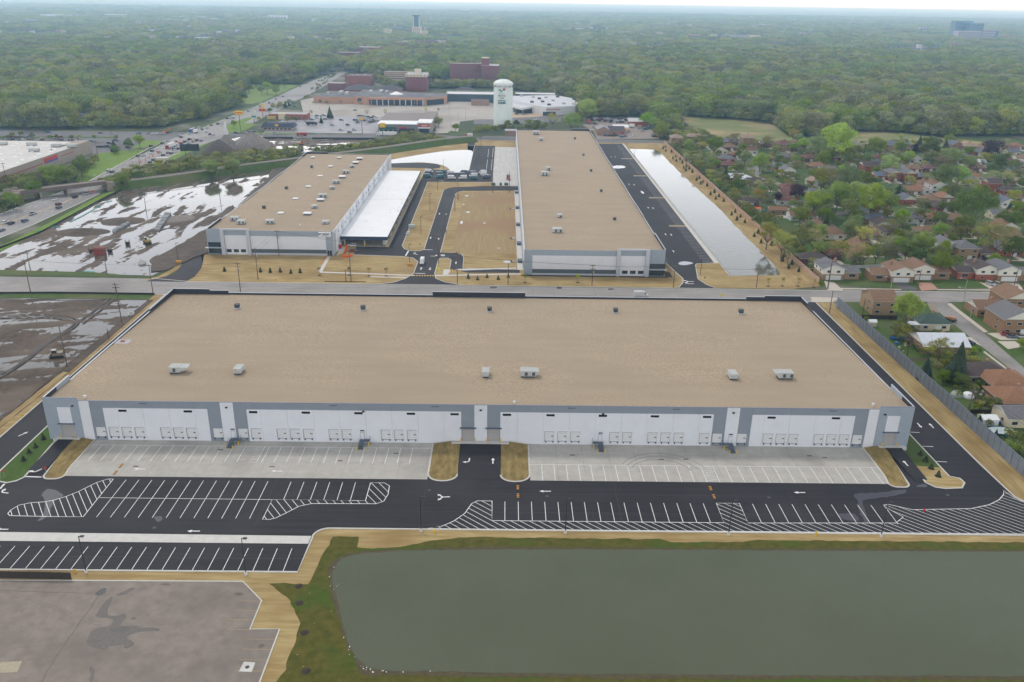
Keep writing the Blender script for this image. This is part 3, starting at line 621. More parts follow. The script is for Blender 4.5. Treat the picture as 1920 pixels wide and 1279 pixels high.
sheet('cross_street',P('A',(-60,735),(500,737),(1050,745),(1130,722),(1290,750))+P('T',(200,395),(700,398),(1920,400))+P('S',(1450,715),(1920,745))+P('c',(340,108),(770,118))+P('X',(330,528),(1540,560),(1540,600),(340,590))+P('c',(770,165),(0,145))+P('S',(1400,770),(900,762))+P('T',(1920,442),(400,440),(180,430),(0,440))+P('A',(1200,790),(950,795),(500,776),(-60,770)),.055,ASPH2)
sheet('park_meadow',smooth(P('A',(1232,478),(1700,470),(1600,520),(1440,585),(1365,585),(1300,520)),1),.05,M('park_grass',(.13,.20,.04),(.19,.26,.06),scale=.05,rough=.95))
sheet('road_verge',P('A',(1050,735),(1300,640),(1440,585),(1700,470),(1900,398),(1905,405),(1700,486),(1440,604),(1140,726),(1060,745)),.05,GRASS)
BRIGHT=M('bright_grass',(.11,.19,.02),(.17,.26,.03),scale=.2,rough=.95)
sheet('verge_grass',P('D',(-60,915),(0,890),(300,745),(560,610),(740,510),(900,448),(935,450),(800,515),(560,650),(300,785),(0,925),(-60,945)),.04,BRIGHT)
sheet('verge_grass',P('D',(1240,95),(1110,152),(850,297),(640,410),(560,400),(640,260),(740,190),(960,165),(1050,115),(1120,85)),.04,BRIGHT)
sheet('verge_grass',P('V',(890,850),(890,930),(1160,800),(1340,720),(1640,570),(1350,650)),.04,BRIGHT)
sheet('store_lot',P('D',(-100,30),(700,60),(950,75),(1120,85),(960,160),(740,185),(650,240),(400,330),(-100,420)),.035,ASPH2)
sheet('planting_strip',P('Z',(-20,225),(500,222),(900,222),(1655,222),(1655,200),(900,198),(-20,198)),.05,GRASS)
sheet('lot_link',P('V',(240,725),(650,680),(700,700),(250,740)),.07,ASPH2)
# shops and mall lots
sheet('mall_lot',P('S',(-40,340),(140,300),(560,370),(1000,400),(1560,370),(1620,320),(1920,360),(2600,430),(2600,560),(1920,545),(1700,570),(1680,690),(1430,700),(1450,540),(900,520),(330,510),(0,500)),.045,PLOT)
sheet('shop_lot',P('S',(330,512),(900,520),(830,600),(780,700),(170,700),(60,690),(-90,690),(-330,700),(-500,760),(-400,640),(-250,560),(-100,500)),.05,M('damp_lot',(.19,.185,.20),(.25,.245,.26),scale=.06,c3=(.30,.30,.32),s3=.03,rough=.5))
sheet('verge_grass',P('S',(180,696),(640,700),(640,712),(190,710)),.09,GRASS);sheet('verge_grass',P('T',(60,380),(0,300),(120,250),(240,205),(340,190),(330,210),(240,265),(420,275),(370,290),(200,370)),.06,BRIGHT)
sheet('verge_grass',P('T',(300,380),(1010,378),(1000,392),(310,392)),.09,BRIGHT)
sheet('tower_drive',P('Q',(-100,820),(210,820),(530,795),(1060,770),(1330,755),(1330,860),(700,880),(-100,900)),.06,ASPH2)
sheet('store_front_paving',P('Q',(530,700),(1060,740),(1330,755),(900,775),(530,800)),.055,M('tan_paving',(.44,.33,.22),(.50,.39,.27),scale=.2,rough=.9))
sheet('verge_grass',P('S',(1570,690),(1600,670),(1740,690),(1740,712),(1590,715)),.07,GRASS)
sheet('car_yard',P('X',(100,300),(400,220),(900,180),(1130,200),(1230,380),(1360,470),(1360,525),(340,530),(280,400)),.05,M('gravel_yard',(.24,.20,.175),(.32,.27,.24),scale=.2,rough=.95))
sheet('wild_meadow',smooth(P('C',(200,572),(330,580),(640,610),(690,640),(760,700),(1090,655),(1240,655),(1500,690),(1750,712),(1750,735),(1300,725),(1000,740),(600,700),(320,690),(250,640)),1),.04,MEADOW)
# neighbourhood: grass, streets
sheet('garden_grass',[(146,366),(700,366),(900,800),(400,830),(146,790)],.022,LAWN);sheet('garden_grass',[(143.5,345),(147,200),(147,100),(400,100),(400,345)],.022,LAWN)
STR=[(P('I',(860,90),(1030,105),(1599,600),(1900,860),(1700,860),(1599,690),(1000,215)),'side_street'),(P('G',(750,340),(830,345),(860,400),(1000,470),(1010,490),(900,455),(820,420),(760,380)),'side_street'),
       (P('H',(55,680),(130,740),(255,820),(250,860),(150,850),(80,760),(20,700)),'side_street')]
for pl,nm in STR:sheet(nm,pl,.05,ROADY)
sheet('lane',P('H',(160,665),(520,668),(800,680),(800,692),(160,690)),.05,ROADY);sheet('lane',P('H',(880,905),(1250,925),(1250,935),(880,918)),.05,ROADY);sheet('lane',P('H',(1080,260),(1110,280),(1110,310),(1075,300)),.05,ROADY)
for q in(P('I',(1020,120),(1050,115),(1330,330),(1300,335)),P('I',(1290,480),(1305,475),(1599,700),(1599,715)),P('I',(1400,400),(1530,400),(1599,440),(1480,460)),P('I',(1130,365),(1200,370),(1290,440),(1200,400)),P('I',(1320,340),(1500,330),(1560,390),(1420,390)),
          P('H',(210,1205),(640,1212),(640,1218),(210,1214)),P('H',(890,1213),(1380,1217),(1380,1224),(890,1220)),P('H',(95,1155),(165,1165),(235,1225),(120,1225)),P('H',(1190,1165),(1290,1180),(1360,1225),(1290,1225)),P('H',(1370,1165),(1470,1175),(1505,1225),(1400,1225)),P('I',(0,68),(215,75),(160,108),(10,106))):sheet('sidewalk',q,.055,M('tan_walk',(.47,.42,.35),(.54,.49,.42),scale=1,rough=.9))
sheet('driveway',P('H',(590,1165),(670,1172),(770,1220),(640,1215)),.056,ASPH2);sheet('driveway',P('H',(750,1165),(850,1165),(900,1215),(780,1225)),.056,M('brick_paving',(.40,.22,.16),(.46,.27,.20),scale=2,rough=.9))
sheet('garden_bed',P('I',(700,530),(1000,525),(1010,545),(720,548)),.05,MUD);sheet('garden_bed',P('I',(1180,800),(1400,770),(1440,890),(1250,890)),.05,MUD);sheet('road_crumbs',P('I',(870,110),(930,120),(960,190),(900,170)),.06,M('scattered_soil',(.30,.25,.2),(.22,.17,.13),scale=1,rough=.95))
# big buildings
def gravel_roof(name,c1,c2,c3):
 m=M(name,c1,c2,scale=1.5,detail=12,lo=.33,hi=.67,c3=c3,s3=.03,f3=(.42,.62),rough=.95);t=m.node_tree;n=t.nodes
 w1=n.new('ShaderNodeTexNoise');w1.inputs['Scale'].default_value=.35;w1.inputs['Detail'].default_value=5;mp_=n.new('ShaderNodeMapping');mp_.inputs['Scale'].default_value=(.12,.5,1)
 c=n.new('ShaderNodeTexCoord');b=n['Principled BSDF'];old=b.inputs['Base Color'].links[0].from_socket
 mr=n.new('ShaderNodeMapRange');mr.inputs[1].default_value=.3;mr.inputs[2].default_value=.7;mr.inputs[3].default_value=.95;mr.inputs[4].default_value=1.05
 v=n.new('ShaderNodeVectorMath');v.operation='SCALE'
 t.links.new(c.outputs['Object'],mp_.inputs[0]);t.links.new(mp_.outputs[0],w1.inputs['Vector']);t.links.new(w1.outputs[0],mr.inputs[0]);t.links.new(old,v.inputs[0]);t.links.new(mr.outputs[0],v.inputs['Scale']);t.links.new(v.outputs[0],b.inputs['Base Color'])
 return m
ROOF=gravel_roof('roof_gravel',(.29,.225,.155),(.43,.34,.24),(.34,.27,.19))
WHITE=M('white_wall',(.60,.61,.63),(.64,.65,.67),scale=.3,rough=.7)
GREY=M('grey_wall',(.205,.235,.265),(.225,.255,.285),scale=.3,rough=.7)
LGREY=M('light_grey_wall',(.27,.31,.35),(.29,.33,.37),scale=.3,rough=.7)
TGREY=M('trim_grey_wall',(.42,.44,.47),(.45,.47,.5),scale=.3,rough=.7)
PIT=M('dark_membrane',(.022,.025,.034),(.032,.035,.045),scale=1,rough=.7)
COPING=M('metal_coping',(.5,.52,.56),rough=.45,metal=.3)
DOORW=M('dock_door',(.62,.62,.61),rough=.55)
DOORG=M('roller_door',(.36,.34,.325),rough=.5)
BLACK=M('black',(.015,.016,.018),rough=.6)
STEEL=M('blue_grey_steel',(.11,.15,.19),rough=.5,metal=.2)
YEL=M('safety_yellow',(.65,.42,.03),rough=.5)
GLASS=M('window_glass',(.02,.03,.04),rough=.08,spec=.8)
GLASSB=M('blue_glass',(.03,.045,.06),rough=.08,spec=.8)
HVAC=M('unit_metal',(.36,.37,.35),(.44,.45,.43),scale=1,rough=.5)
HVACD=M('unit_dark',(.06,.07,.075),rough=.6)
WROOF=M('white_membrane',(.74,.75,.76),(.80,.81,.82),scale=.08,detail=3,rough=.6)
def panel(parent,x0,x1,y,z0,z1,cells,holes=(),t=.28,face=-1,cuts=()):
 """one tilt-up wall panel: front face cut where the paint changes and where openings are; face -1 looks towards the camera"""
 xs=sorted({x0,x1}|{c for h in holes for c in(h[0],h[1])if x0<c<x1}|{c for c in cuts if x0<c<x1})
 zs=sorted({z0,z1}|{c for h in holes for c in(h[2],h[3])if z0<c<z1 and h[0]<x1 and h[1]>x0}|{c for c in ZC if z0<c<z1})
 b=MB();g=.012
 for i in range(len(xs)-1):
  for j in range(len(zs)-1):
   cx_,cz_=(xs[i]+xs[i+1])/2,(zs[j]+zs[j+1])/2
   if any(h[0]<cx_<h[1]and h[2]<cz_<h[3]for h in holes):continue
   a=xs[i]+(g if i==0 else 0);c=xs[i+1]-(g if i==len(xs)-2 else 0);m=cells(cx_,cz_)
   b.face([(a,y,zs[j]),(c,y,zs[j]),(c,y,zs[j+1]),(a,y,zs[j+1])],m)
 for h in holes:
  if x0<=h[0]and h[1]<=x1:
   for q in([(h[0],y,h[2]),(h[0],y,h[3]),(h[0],y+t,h[3]),(h[0],y+t,h[2])],[(h[1],y,h[3]),(h[1],y,h[2]),(h[1],y+t,h[2]),(h[1],y+t,h[3])],
                      [(h[0],y,h[3]),(h[1],y,h[3]),(h[1],y+t,h[3]),(h[0],y+t,h[3])],[(h[0],y+t,h[2]),(h[1],y+t,h[2]),(h[1],y,h[2]),(h[0],y,h[2])]):b.face(q,TGREY)
 m=cells((x0+x1)/2,z1-.1);z=z1
 b.face([(x0+g,y,z),(x1-g,y,z),(x1-g,y+t,z),(x0+g,y+t,z)],m)
 b.face([(x0+g,y,z0),(x0+g,y,z),(x0+g,y+t,z),(x0+g,y+t,z0)],m);b.face([(x1-g,y,z),(x1-g,y,z0),(x1-g,y+t,z0),(x1-g,y+t,z)],m)
 return b.build('wall_panel',parent)
ZC=()
def section_door(parent,x0,x1,y,z0,z1,mat,n=5,win=True,nm='dock_door'):
 b=MB();h=(z1-z0)/n
 for i in range(n):b.box(x0,x1,y-.05,y,z0+i*h+.015,z0+(i+1)*h-.015,mat)
 b.box(x0,x1,y,y+.04,z0,z1,HVACD)
 o=b.build(nm,parent)
 if win:w_=MB();w_.box(x1-.95,x1-.3,y-.075,y-.052,z0+h*2.35,z0+h*2.7,BLACK);w_.build('window',o)
 return o
wh=thing('warehouse','huge tan-roofed warehouse with white and grey walls and rows of dock doors, nearest the pond','warehouse',(0,0,0))
U=lambda u:CX+u
docks=[18.5,22.25,26.0,37.3,41.05,48.4,52.2,56.0,63.4,67.2,74.4,82.0,85.7,89.4,96.8,100.5,104.2,108.0]
dk=[(U(a),U(a+2.75))for a in docks]+[(U(-a-2.75),U(-a))for a in docks]
drv_=[(U(1.9),U(5.45),1.0,4.95),(U(-5.45),U(-1.9),1.0,4.95),(U(116.95),U(120.5),1.0,5.0),(U(-120.5),U(-116.95),1.0,5.0)]
lou=[(U(s*a)-1.2,U(s*a)+1.2)for a in(7.5,20.0,35.0,50.0,65.0,83.6,102.2)for s in(1,-1)]
jn=[1.85,5.6,10.55,18.0,25.5,33.0,40.5,47.9,55.4,62.9,66.9,70.6,74.3,78.0,81.6,89.0,96.4,103.8,107.7,111.4,114.4,124.3]
def paint1(x,z):
 u=abs(x-CX)
 if u>114.4:return WHITE if 116.9<u<120.6 and 5.3<z<10.5 else LGREY
 if u<1.85 or 70.6<u<74.3 or 111.4<u:return WHITE
 if(5.6<u<66.9 or 78.0<u<107.7)and z<10.35:return WHITE
 return GREY
ZC=(5.3,10.35,10.5);Y1=215.2
edges=sorted([U(j)for j in jn]+[U(-j)for j in jn])
holes=[(a,b_,1.15,4.15)for a,b_ in dk]+drv_+[(a,b_,9.15,9.85)for a,b_ in lou]
for a,b_ in zip(edges,edges[1:]):
 tow=abs((a+b_)/2-CX)>114.4
 panel(wh,a,b_,Y1-(.12 if tow else 0),0 if not tow else 0,13.35 if tow else 12.5,paint1,[h for h in holes if h[0]<b_ and h[1]>a],cuts=(U(116.9),U(120.6),U(-116.9),U(-120.6))if tow else())
d0=MB();h=3/5
for i in range(5):d0.box(0,2.75,-.05,0,i*h+.015,(i+1)*h-.015,DOORW)
d0.box(0,2.75,0,.04,0,3,HVACD);dmesh=d0.mesh('dock_door');w0=MB();w0.box(1.85,2.5,-.08,-.055,1.4,1.62,BLACK);wmesh=w0.mesh('door_window')
s0=MB();s0.box(-.1,0,-.03,.02,-.1,3.1,GREY);s0.box(0,2.85,-.03,.02,3.0,3.1,GREY);s0.box(0,2.85,-.03,.02,-.1,0,GREY);s9=MB();s9.box(-.14,.14,-.3,0,-.35,-.05,BLACK);bmesh_=s9.mesh('dock_bumper');smesh=s0.mesh('door_surround')
for a,b_ in dk:
 o=link('dock_door',dmesh,wh,(a,Y1+.2,1.15));link('window',wmesh,o);link('frame',smesh,o,(0,-.205,0));link('dock_bumper',bmesh_,wh,(a+.35,Y1-.005,1.15));link('dock_bumper',bmesh_,wh,(a+2.4,Y1-.005,1.15))
for(a,b_,z0,z1)in drv_:
 o=section_door(wh,a,b_,Y1+.2,z0,z1,DOORG,9,False,'roller_door')
 q=MB();q.box(a-.6,b_+.6,Y1-.75,Y1-.13,z1+.25,z1+.42,STEEL);q.box(a-.6,b_+.6,Y1-.2,Y1-.13,z1+.1,z1+.3,STEEL);q.build('door_canopy',wh)
 for x in(a-.3,b_+.3):
  q=MB();q.tube((x,Y1-.65,z0-.03),(x,Y1-.65,z0+1.15),.14,YEL,10);q.tube((x,Y1-.65,z0+1.15),(x,Y1-.65,z0+1.22),.12,YEL,10,.03);q.build('guard_post',wh)
for a,b_ in lou:
 q=MB()
 for k in range(4):q.box(a,b_,Y1+.05,Y1+.25,9.17+k*.17,9.17+k*.17+.07,BLACK)
 q.box(a,b_,Y1+.25,Y1+.28,9.15,9.85,BLACK);q.build('vent_louvre',wh)
b=MB()
for u in(-96,-42,-13,26,56,101):b.box(U(u)-1.1,U(u)+1.1,Y1-.04,Y1-.004,11.75,11.95,HVACD)
b.build('scupper',wh)
for u in(-116,-72.4,-33.5,0,35,72.4,116):
 q=MB();z=10.9 if abs(u)>40 or u==0 else 10.1;q.box(U(u)-.3,U(u)+.3,Y1-.6,Y1-.13,z,z+.28,BLACK,rot=.5);q.build('wall_lamp',wh)
# roof, side and back walls
XL,XR,Y2=U(-124.3),U(124.3),315.2
def side_wall(parent,xa,y0,y1,z0,z1,mat,inner,sgn,n,names='wall_panel',t=.28):
 for i in range(n):
  a=y0+(y1-y0)*i/n+.02;c=y0+(y1-y0)*(i+1)/n-.02
  q=MB();q.box(min(xa,xa+sgn*t),max(xa,xa+sgn*t),a,c,z0,z1(i/n)if callable(z1)else z1,mat);q.build(names,parent)
rz=lambda y:12.1-(y-Y1)/(Y2-Y1)*1.9
b=MB();b.face([(XL+.3,Y1+.3,rz(Y1)),(XR-.3,Y1+.3,rz(Y1)),(XR-.3,Y2-.3,rz(Y2)),(XL+.3,Y2-.3,rz(Y2))],ROOF);rf=b.build('roof',wh)
for sgn,xa in((1,XL),(-1,XR)):side_wall(wh,xa,Y1+.2,Y2-.3,0,lambda f:13.3 if f<.08 else(12.1 if f>.76 and sgn==1 or f>.85 else 11.75-.55*f),LGREY,PIT,sgn,13)
for i in range(34):
 x0=XL+(XR-XL)*i/34;x1=XL+(XR-XL)*(i+1)/34;u=(x0+x1)/2
 z1=12.35 if abs(u-CX)>107 or-24.7<u<-9.4 or-5.4<u<9.6 else(11.8 if abs(u-CX)>103 else 10.95)
 q=MB();q.box(x0+.02,x1-.02,Y2-.3,Y2,0,z1,LGREY);q.build('wall_panel',wh)
b=MB()
def cap(x0,x1,y0,y1,z,w_=.2):
 b.box(x0,x1,y0,y1,z,z+.07,COPING)
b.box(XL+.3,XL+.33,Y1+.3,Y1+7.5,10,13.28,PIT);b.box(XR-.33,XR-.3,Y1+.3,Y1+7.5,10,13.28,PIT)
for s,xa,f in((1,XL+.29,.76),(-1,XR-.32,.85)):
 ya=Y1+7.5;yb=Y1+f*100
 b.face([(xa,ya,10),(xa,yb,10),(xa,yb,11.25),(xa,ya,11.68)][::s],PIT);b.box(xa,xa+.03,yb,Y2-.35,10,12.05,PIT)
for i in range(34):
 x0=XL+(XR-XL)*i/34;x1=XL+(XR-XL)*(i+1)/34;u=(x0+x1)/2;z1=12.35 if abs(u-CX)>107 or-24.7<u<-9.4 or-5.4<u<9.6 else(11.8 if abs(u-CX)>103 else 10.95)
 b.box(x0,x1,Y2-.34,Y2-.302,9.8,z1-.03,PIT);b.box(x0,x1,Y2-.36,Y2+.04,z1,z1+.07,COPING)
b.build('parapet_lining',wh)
b=MB()
for a,c,z in((XL,U(-114.4),13.36),(U(-114.4),U(114.4),12.51),(U(114.4),XR,13.36)):b.box(a,c,Y1-.17 if z>13 else Y1-.06,Y1+.32,z,z+.08,M('dark_coping',(.16,.17,.22),rough=.5));b.box(a+.05,c-.05,Y1+.3,Y1+.46,z-.1,z+.03,COPING)
for s,xa in((1,XL),(-1,XR)):
 for i in range(13):
  f=i/13;z=13.3 if f<.08 else(12.1 if f>.76 and s==1 or f>.85 else 11.75-.55*f);a=Y1+.2+(Y2-Y1-.5)*f;c=Y1+.2+(Y2-Y1-.5)*(i+1)/13;b.box(min(xa-.04*s,xa+.33*s),max(xa-.04*s,xa+.33*s),a,c,z,z+.07,COPING)
b.build('coping',wh)
# stairs at the personnel doors
for u in(-71.5,-34.2,34.6,72.4):
 x=U(u);s=1 if u<0 else-1;q=MB()
 for k in range(8):q.box(x-.75,x+.75,210.9+.34*k,211.3+.34*k,.1+.14*k,.16+.14*k,STEEL)
 q.box(x-1.0 if s<0 else x-.75,x+.75 if s<0 else x+2.2,213.6,215.15,1.1,1.18,STEEL);q.box(x-2.2 if s<0 else x-.75,x+.75 if s<0 else x+2.2,213.6,215.15,1.1,1.17,STEEL)
 for xx in(x-.75,x+.75):
  q.tube((xx,210.9,1.1),(xx,213.6,2.2),.035,STEEL,4);q.tube((xx,210.9,.1),(xx,210.9,1.1),.035,STEEL,4);q.tube((xx,213.6,1.1),(xx,213.6,2.2),.035,STEEL,4);q.tube((xx,212.2,.6),(xx,212.2,1.65),.03,STEEL,4)
 xe=x+2.2*s;q.tube((xe,213.6,1.1),(xe,213.6,2.2),.035,STEEL,4);q.tube((xe,215.1,1.1),(xe,215.1,2.2),.035,STEEL,4);q.tube((xe,213.6,2.2),(xe,215.1,2.2),.035,STEEL,4)
 q.tube((x+.75*s,213.6,2.2),(xe,213.6,2.2),.035,STEEL,4);q.tube((xe,213.6,.1),(xe,213.6,1.1),.05,STEEL,4)
 q.build('stair',wh);q=MB();q.box(x-.5,x+.5,Y1-.05,Y1-.005,1.2,3.35,WHITE);q.box(x-.55,x-.5,Y1-.06,Y1-.004,1.2,3.4,HVACD);q.box(x+.5,x+.55,Y1-.06,Y1-.004,1.2,3.4,HVACD);q.box(x-.55,x+.55,Y1-.06,Y1-.004,3.35,3.42,HVACD)
 q.box(x-.5,x+.6,Y1-.3,Y1-.07,3.9,4.1,BLACK);q.build('door',wh)
 for xx,yy in((x-1.0,210.5),(x+1.0,210.5),(x+2.0*s,213.0)):
  q=MB();q.tube((xx,yy,.08),(xx,yy,1.25),.12,YEL,10);q.tube((xx,yy,1.25),(xx,yy,1.32),.1,YEL,10,.02);tag(q.build('bollard'),{-71.5:'yellow bollard at the steel stairs on the leftmost white pilaster',-34.2:'yellow bollard at the steel stairs left of the central drive',34.6:'yellow bollard at the steel stairs right of the central drive',72.4:'yellow bollard at the steel stairs on the right white pilaster'}[u]+', '+('foot, left side' if xx==x-1.0 else 'foot, right side' if xx==x+1 else 'below the landing'),'bollard','yellow bollards round the dock stairs')
def box_unit(x,y,z,w_,d,h,parent,mat=None,hood=0,rib=1,curb=True,rot=0):
 mat=mat or HVAC;b=MB()
 b.box(x-w_/2+.12,x+w_/2-.12,y-d/2+.12,y+d/2-.12,z-.1,z+.45,HVACD);b.box(x-w_/2,x+w_/2,y-d/2,y+d/2,z+.45,z+h,mat)
 b.box(x-w_/2-.06,x+w_/2+.06,y-d/2-.06,y+d/2+.06,z+h,z+h+.08,mat)
 if rib:
  n=max(2,int(w_/1.0))
  for k in range(1,n):b.box(x-w_/2+w_*k/n-.04,x-w_/2+w_*k/n+.04,y-d/2-.05,y+d/2+.05,z+.5,z+h+.12,mat)
  for k in range(n):b.box(x-w_/2+w_*k/n+.12,x-w_/2+w_*(k+1)/n-.12,y-d/2-.02,y-d/2-.003,z+.65,z+h-.3,HVACD)if(k%2 and w_>2.4)else 0
 o=b.build('rooftop_unit',parent)
 if hood:
  q=MB();s=1 if hood>0 else-1;x0=x+s*w_/2;x1=x0+abs(hood)*s
  for f in([(x0,y-d/2,z+h),(x0,y+d/2,z+h),(x1,y+d/2,z+h),(x1,y-d/2,z+h)],[(x0,y-d/2,z+.5),(x0,y+d/2,z+.5),(x1,y+d/2,z+h-.35),(x1,y-d/2,z+h-.35)],[(x0,y-d/2,z+.5),(x1,y-d/2,z+h-.35),(x1,y-d/2,z+h),(x0,y-d/2,z+h)],
                  [(x0,y+d/2,z+.5),(x1,y+d/2,z+h-.35),(x1,y+d/2,z+h),(x0,y+d/2,z+h)],[(x1,y-d/2,z+h-.35),(x1,y+d/2,z+h-.35),(x1,y+d/2,z+h),(x1,y-d/2,z+h)]):q.face(f,mat)
  q.build('intake_hood',o)
 return o
for(xa,xb,y,hood,d)in((-93.7+.0,-89.6,235.2,2.2,3.0),):pass
for r,x0,x1,yb,h,hood in(('J',1268,1345,643,2.0,2.6),('',976,1004,708,2.0,1.0),('',1460,1487,711.5,2.0,-1.2)):
 a=gd(r,x0,yb,11.8);c=gd(r,x1,yb,11.8);box_unit((a[0]+c[0])/2,a[1]+1.6,11.75,c[0]-a[0],3.1,2.1,rf,hood=hood)
for r,x0,x1,yb in(('J',1750,1808,650),('',904,917,708.5),('',1368,1383,712.5)):
 a=gd(r,x0,yb,11.8);c=gd(r,x1,yb,11.8);box_unit((a[0]+c[0])/2,a[1]+1.9,11.75,c[0]-a[0],3.8,1.9,rf,rib=0)
for px,py in((445,578),(681,581),(918,584),(1154,586),(1389,588)):
 a=gd('',px,py,10.6);b=MB();b.box(a[0]-1.0,a[0]+1.0,a[1]-1,a[1]+1,10.4,10.95,COPING);b.box(a[0]-.8,a[0]+.8,a[1]-.8,a[1]+.8,10.95,12.2,HVACD);b.box(a[0]-.9,a[0]+.9,a[1]-.9,a[1]+.9,12.2,12.32,HVACD)
 for k in range(4):b.box(a[0]-.84,a[0]+.84,a[1]-.84,a[1]+.84,11.1+k*.28,11.2+k*.28,HVACD)
 b.build('roof_vent',rf)
a=gd('J',917,403,11.2);b=MB();b.box(a[0]-2.6,a[0]+2.6,a[1]-1.8,a[1]+1.8,11.15,11.29,M('pad_grey',(.42,.41,.42),rough=.8));b.box(a[0]-.5,a[0]+.7,a[1]-.4,a[1]+.6,11.29,11.6,M('red_brown',(.35,.08,.05),rough=.6));b.build('roof_hatch',rf)
for px,py in((158,748),(964,759),(1638,763)):
 a=gd('',px,py,12.2);b=MB();b.tube((a[0],a[1]+.5,11.9),(a[0],a[1]+.5,12.9),.12,WHITE,6);b.box(a[0]-.35,a[0]+.35,a[1]+.2,a[1]+.8,12.7,13.1,WHITE);b.build('camera_mast',rf)
# --- the two rear warehouses
def rear_front(wh,Y,x0,x1,mirror):
 """front with a raised portal, glass corner and a long grey and white wall; local u runs from the long end to the glass corner"""
 W=x1-x0
 X=(lambda u:x0+u)if not mirror else(lambda u:x1-u)
 s=W/65.6
 F=lambda u:u*s
 def paint(x,z):
  u=((x-x0)if not mirror else(x1-x))/s
  if u>43 and u<58.3:
   if z>12.6 or u<44.8 or u>56.4:return TGREY
   return LGREY if z>9.85 else WHITE
  if u>58.3:return LGREY
  if u<3.8:return LGREY
  if z>9.6:return LGREY
  return WHITE if z>3.0 else(M('dark_grey_wall',(.085,.105,.115),rough=.7)if z>1.05 else TGREY)
 global ZC;ZC=(1.05,3.0,9.6,9.85,12.6)
 js=[0,3.8,11.6,19.5,27.3,35.1,43.0,44.8,50.6,56.4,58.3,65.6]
 wins=[(45.9+k*3.75,45.9+k*3.75+2.6)for k in range(3)]
 for a,c in zip(js,js[1:]):
  xa,xb=sorted((X(F(a)),X(F(c))));tall=a>=43 and c<=58.3
  hs=[]
  if tall:hs=[tuple(sorted((X(F(p)),X(F(q)))))+(1.15,2.75)for p,q in wins]
  cn=a>=58
  zt=13.25 if tall else 13.0 if cn else 12.3
  yy=Y-(.9 if tall and(a<44 or a>56)else 0)
  ZC=(1.05,3.0,9.6,9.85,12.6)+((3.55,6.2)if cn else())
  if cn:hs=[(xa+.3,xb-.0,.4,3.3),(xa+.3,xb-.0,3.75,6.2)]
  panel(wh,xa,xb,yy,0,zt,paint,[(max(h[0],xa),min(h[1],xb),h[2],h[3])for h in hs if h[0]<xb and h[1]>xa],cuts=(),t=.9 if yy<Y else.28)
 xa,xb=sorted((X(F(44.8)),X(F(56.4))));b=MB();b.box(xa,xb,Y-.9,Y-.02,12.62,13.25,TGREY);b.build('portal_beam',wh)
 for p,q in wins:
  xa,xb=sorted((X(F(p)),X(F(q))));b=MB();b.box(xa,xb,Y+.2,Y+.24,1.15,2.75,GLASS);o=b.build('window',wh);b=MB()
  for k in range(4):xx=xa+(xb-xa)*k/3;b.box(xx-.05,xx+.05,Y+.12,Y+.19,1.15,2.75,HVACD)
  b.box(xa,xb,Y+.12,Y+.19,1.9,2.0,HVACD);b.build('frame',o)
 xa,xb=sorted((X(F(58.3)),X(F(65.6))))
 for z0,z1 in((.4,3.3),(3.75,6.2)):
  b=MB();b.box(xa+.3,xb-.02,Y+.12,Y+.16,z0,z1,GLASSB);o=b.build('window',wh);b=MB()
  for k in range(6):xx=xa+.3+(xb-xa-.35)*k/5;b.box(xx-.04,xx+.04,Y+.05,Y+.11,z0,z1,HVACD)
  b.box(xa+.3,xb,Y+.05,Y+.11,(z0+z1)/2-.04,(z0+z1)/2+.04,HVACD);b.build('frame',o)
 b=MB();e=1.0 if not mirror else-1.0;b.box(min(X(F(58.3)),X(F(65.6))+e),max(X(F(58.3)),X(F(65.6))+e),Y-1.4,Y-.02,3.5,3.68,COPING);b.build('entrance_canopy',wh)
def shell(wh,x0,x1,Y,Yb,left,right,nside,rzf,back=11.4):
 b=MB();b.face([(x0+.3,Y+.3,rzf(0)),(x1-.3,Y+.3,rzf(0)),(x1-.3,Yb-.3,rzf(1)),(x0+.3,Yb-.3,rzf(1))],ROOF);rf=b.build('roof',wh)
 for i in range(nside):
  f=i/nside;a=Y+.3+(Yb-Y-.6)*f;c=Y+.3+(Yb-Y-.6)*(i+1)/nside
  for xa,fn,s in((x0,left,1),(x1,right,-1)):
   z,m=fn(f);q=MB();q.box(min(xa,xa+.28*s),max(xa,xa+.28*s),a+.02,c-.02,0,z,m);q.box(min(xa-.03*s,xa+.34*s),max(xa-.03*s,xa+.34*s),a,c,z,z+.08,COPING);q.build('wall_panel',wh)
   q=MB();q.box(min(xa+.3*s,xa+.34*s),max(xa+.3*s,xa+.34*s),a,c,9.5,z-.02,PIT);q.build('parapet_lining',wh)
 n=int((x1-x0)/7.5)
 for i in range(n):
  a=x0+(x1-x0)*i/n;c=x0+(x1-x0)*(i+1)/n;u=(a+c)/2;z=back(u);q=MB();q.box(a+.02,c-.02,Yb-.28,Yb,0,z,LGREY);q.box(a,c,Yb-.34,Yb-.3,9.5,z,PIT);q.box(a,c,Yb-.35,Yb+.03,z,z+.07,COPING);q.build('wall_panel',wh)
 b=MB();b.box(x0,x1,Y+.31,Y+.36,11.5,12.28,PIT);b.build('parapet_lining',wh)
 return rf
w3=thing('warehouse','long narrow tan-roofed warehouse between the dark parking field and the bare straw field','warehouse')
rear_front(w3,377.0,9.3,75.0,False)
rf3=shell(w3,9.3,75.0,377.0,768,lambda f:(11.9,WHITE if int(f*52)%4 else TGREY),lambda f:(13.0 if f<.06 or f>.95 else 12.2 if int(f*52)%9<4 else 11.95,LGREY),52,lambda f:11.6-.4*f,back=lambda u:12.9 if u>55 else 11.9)
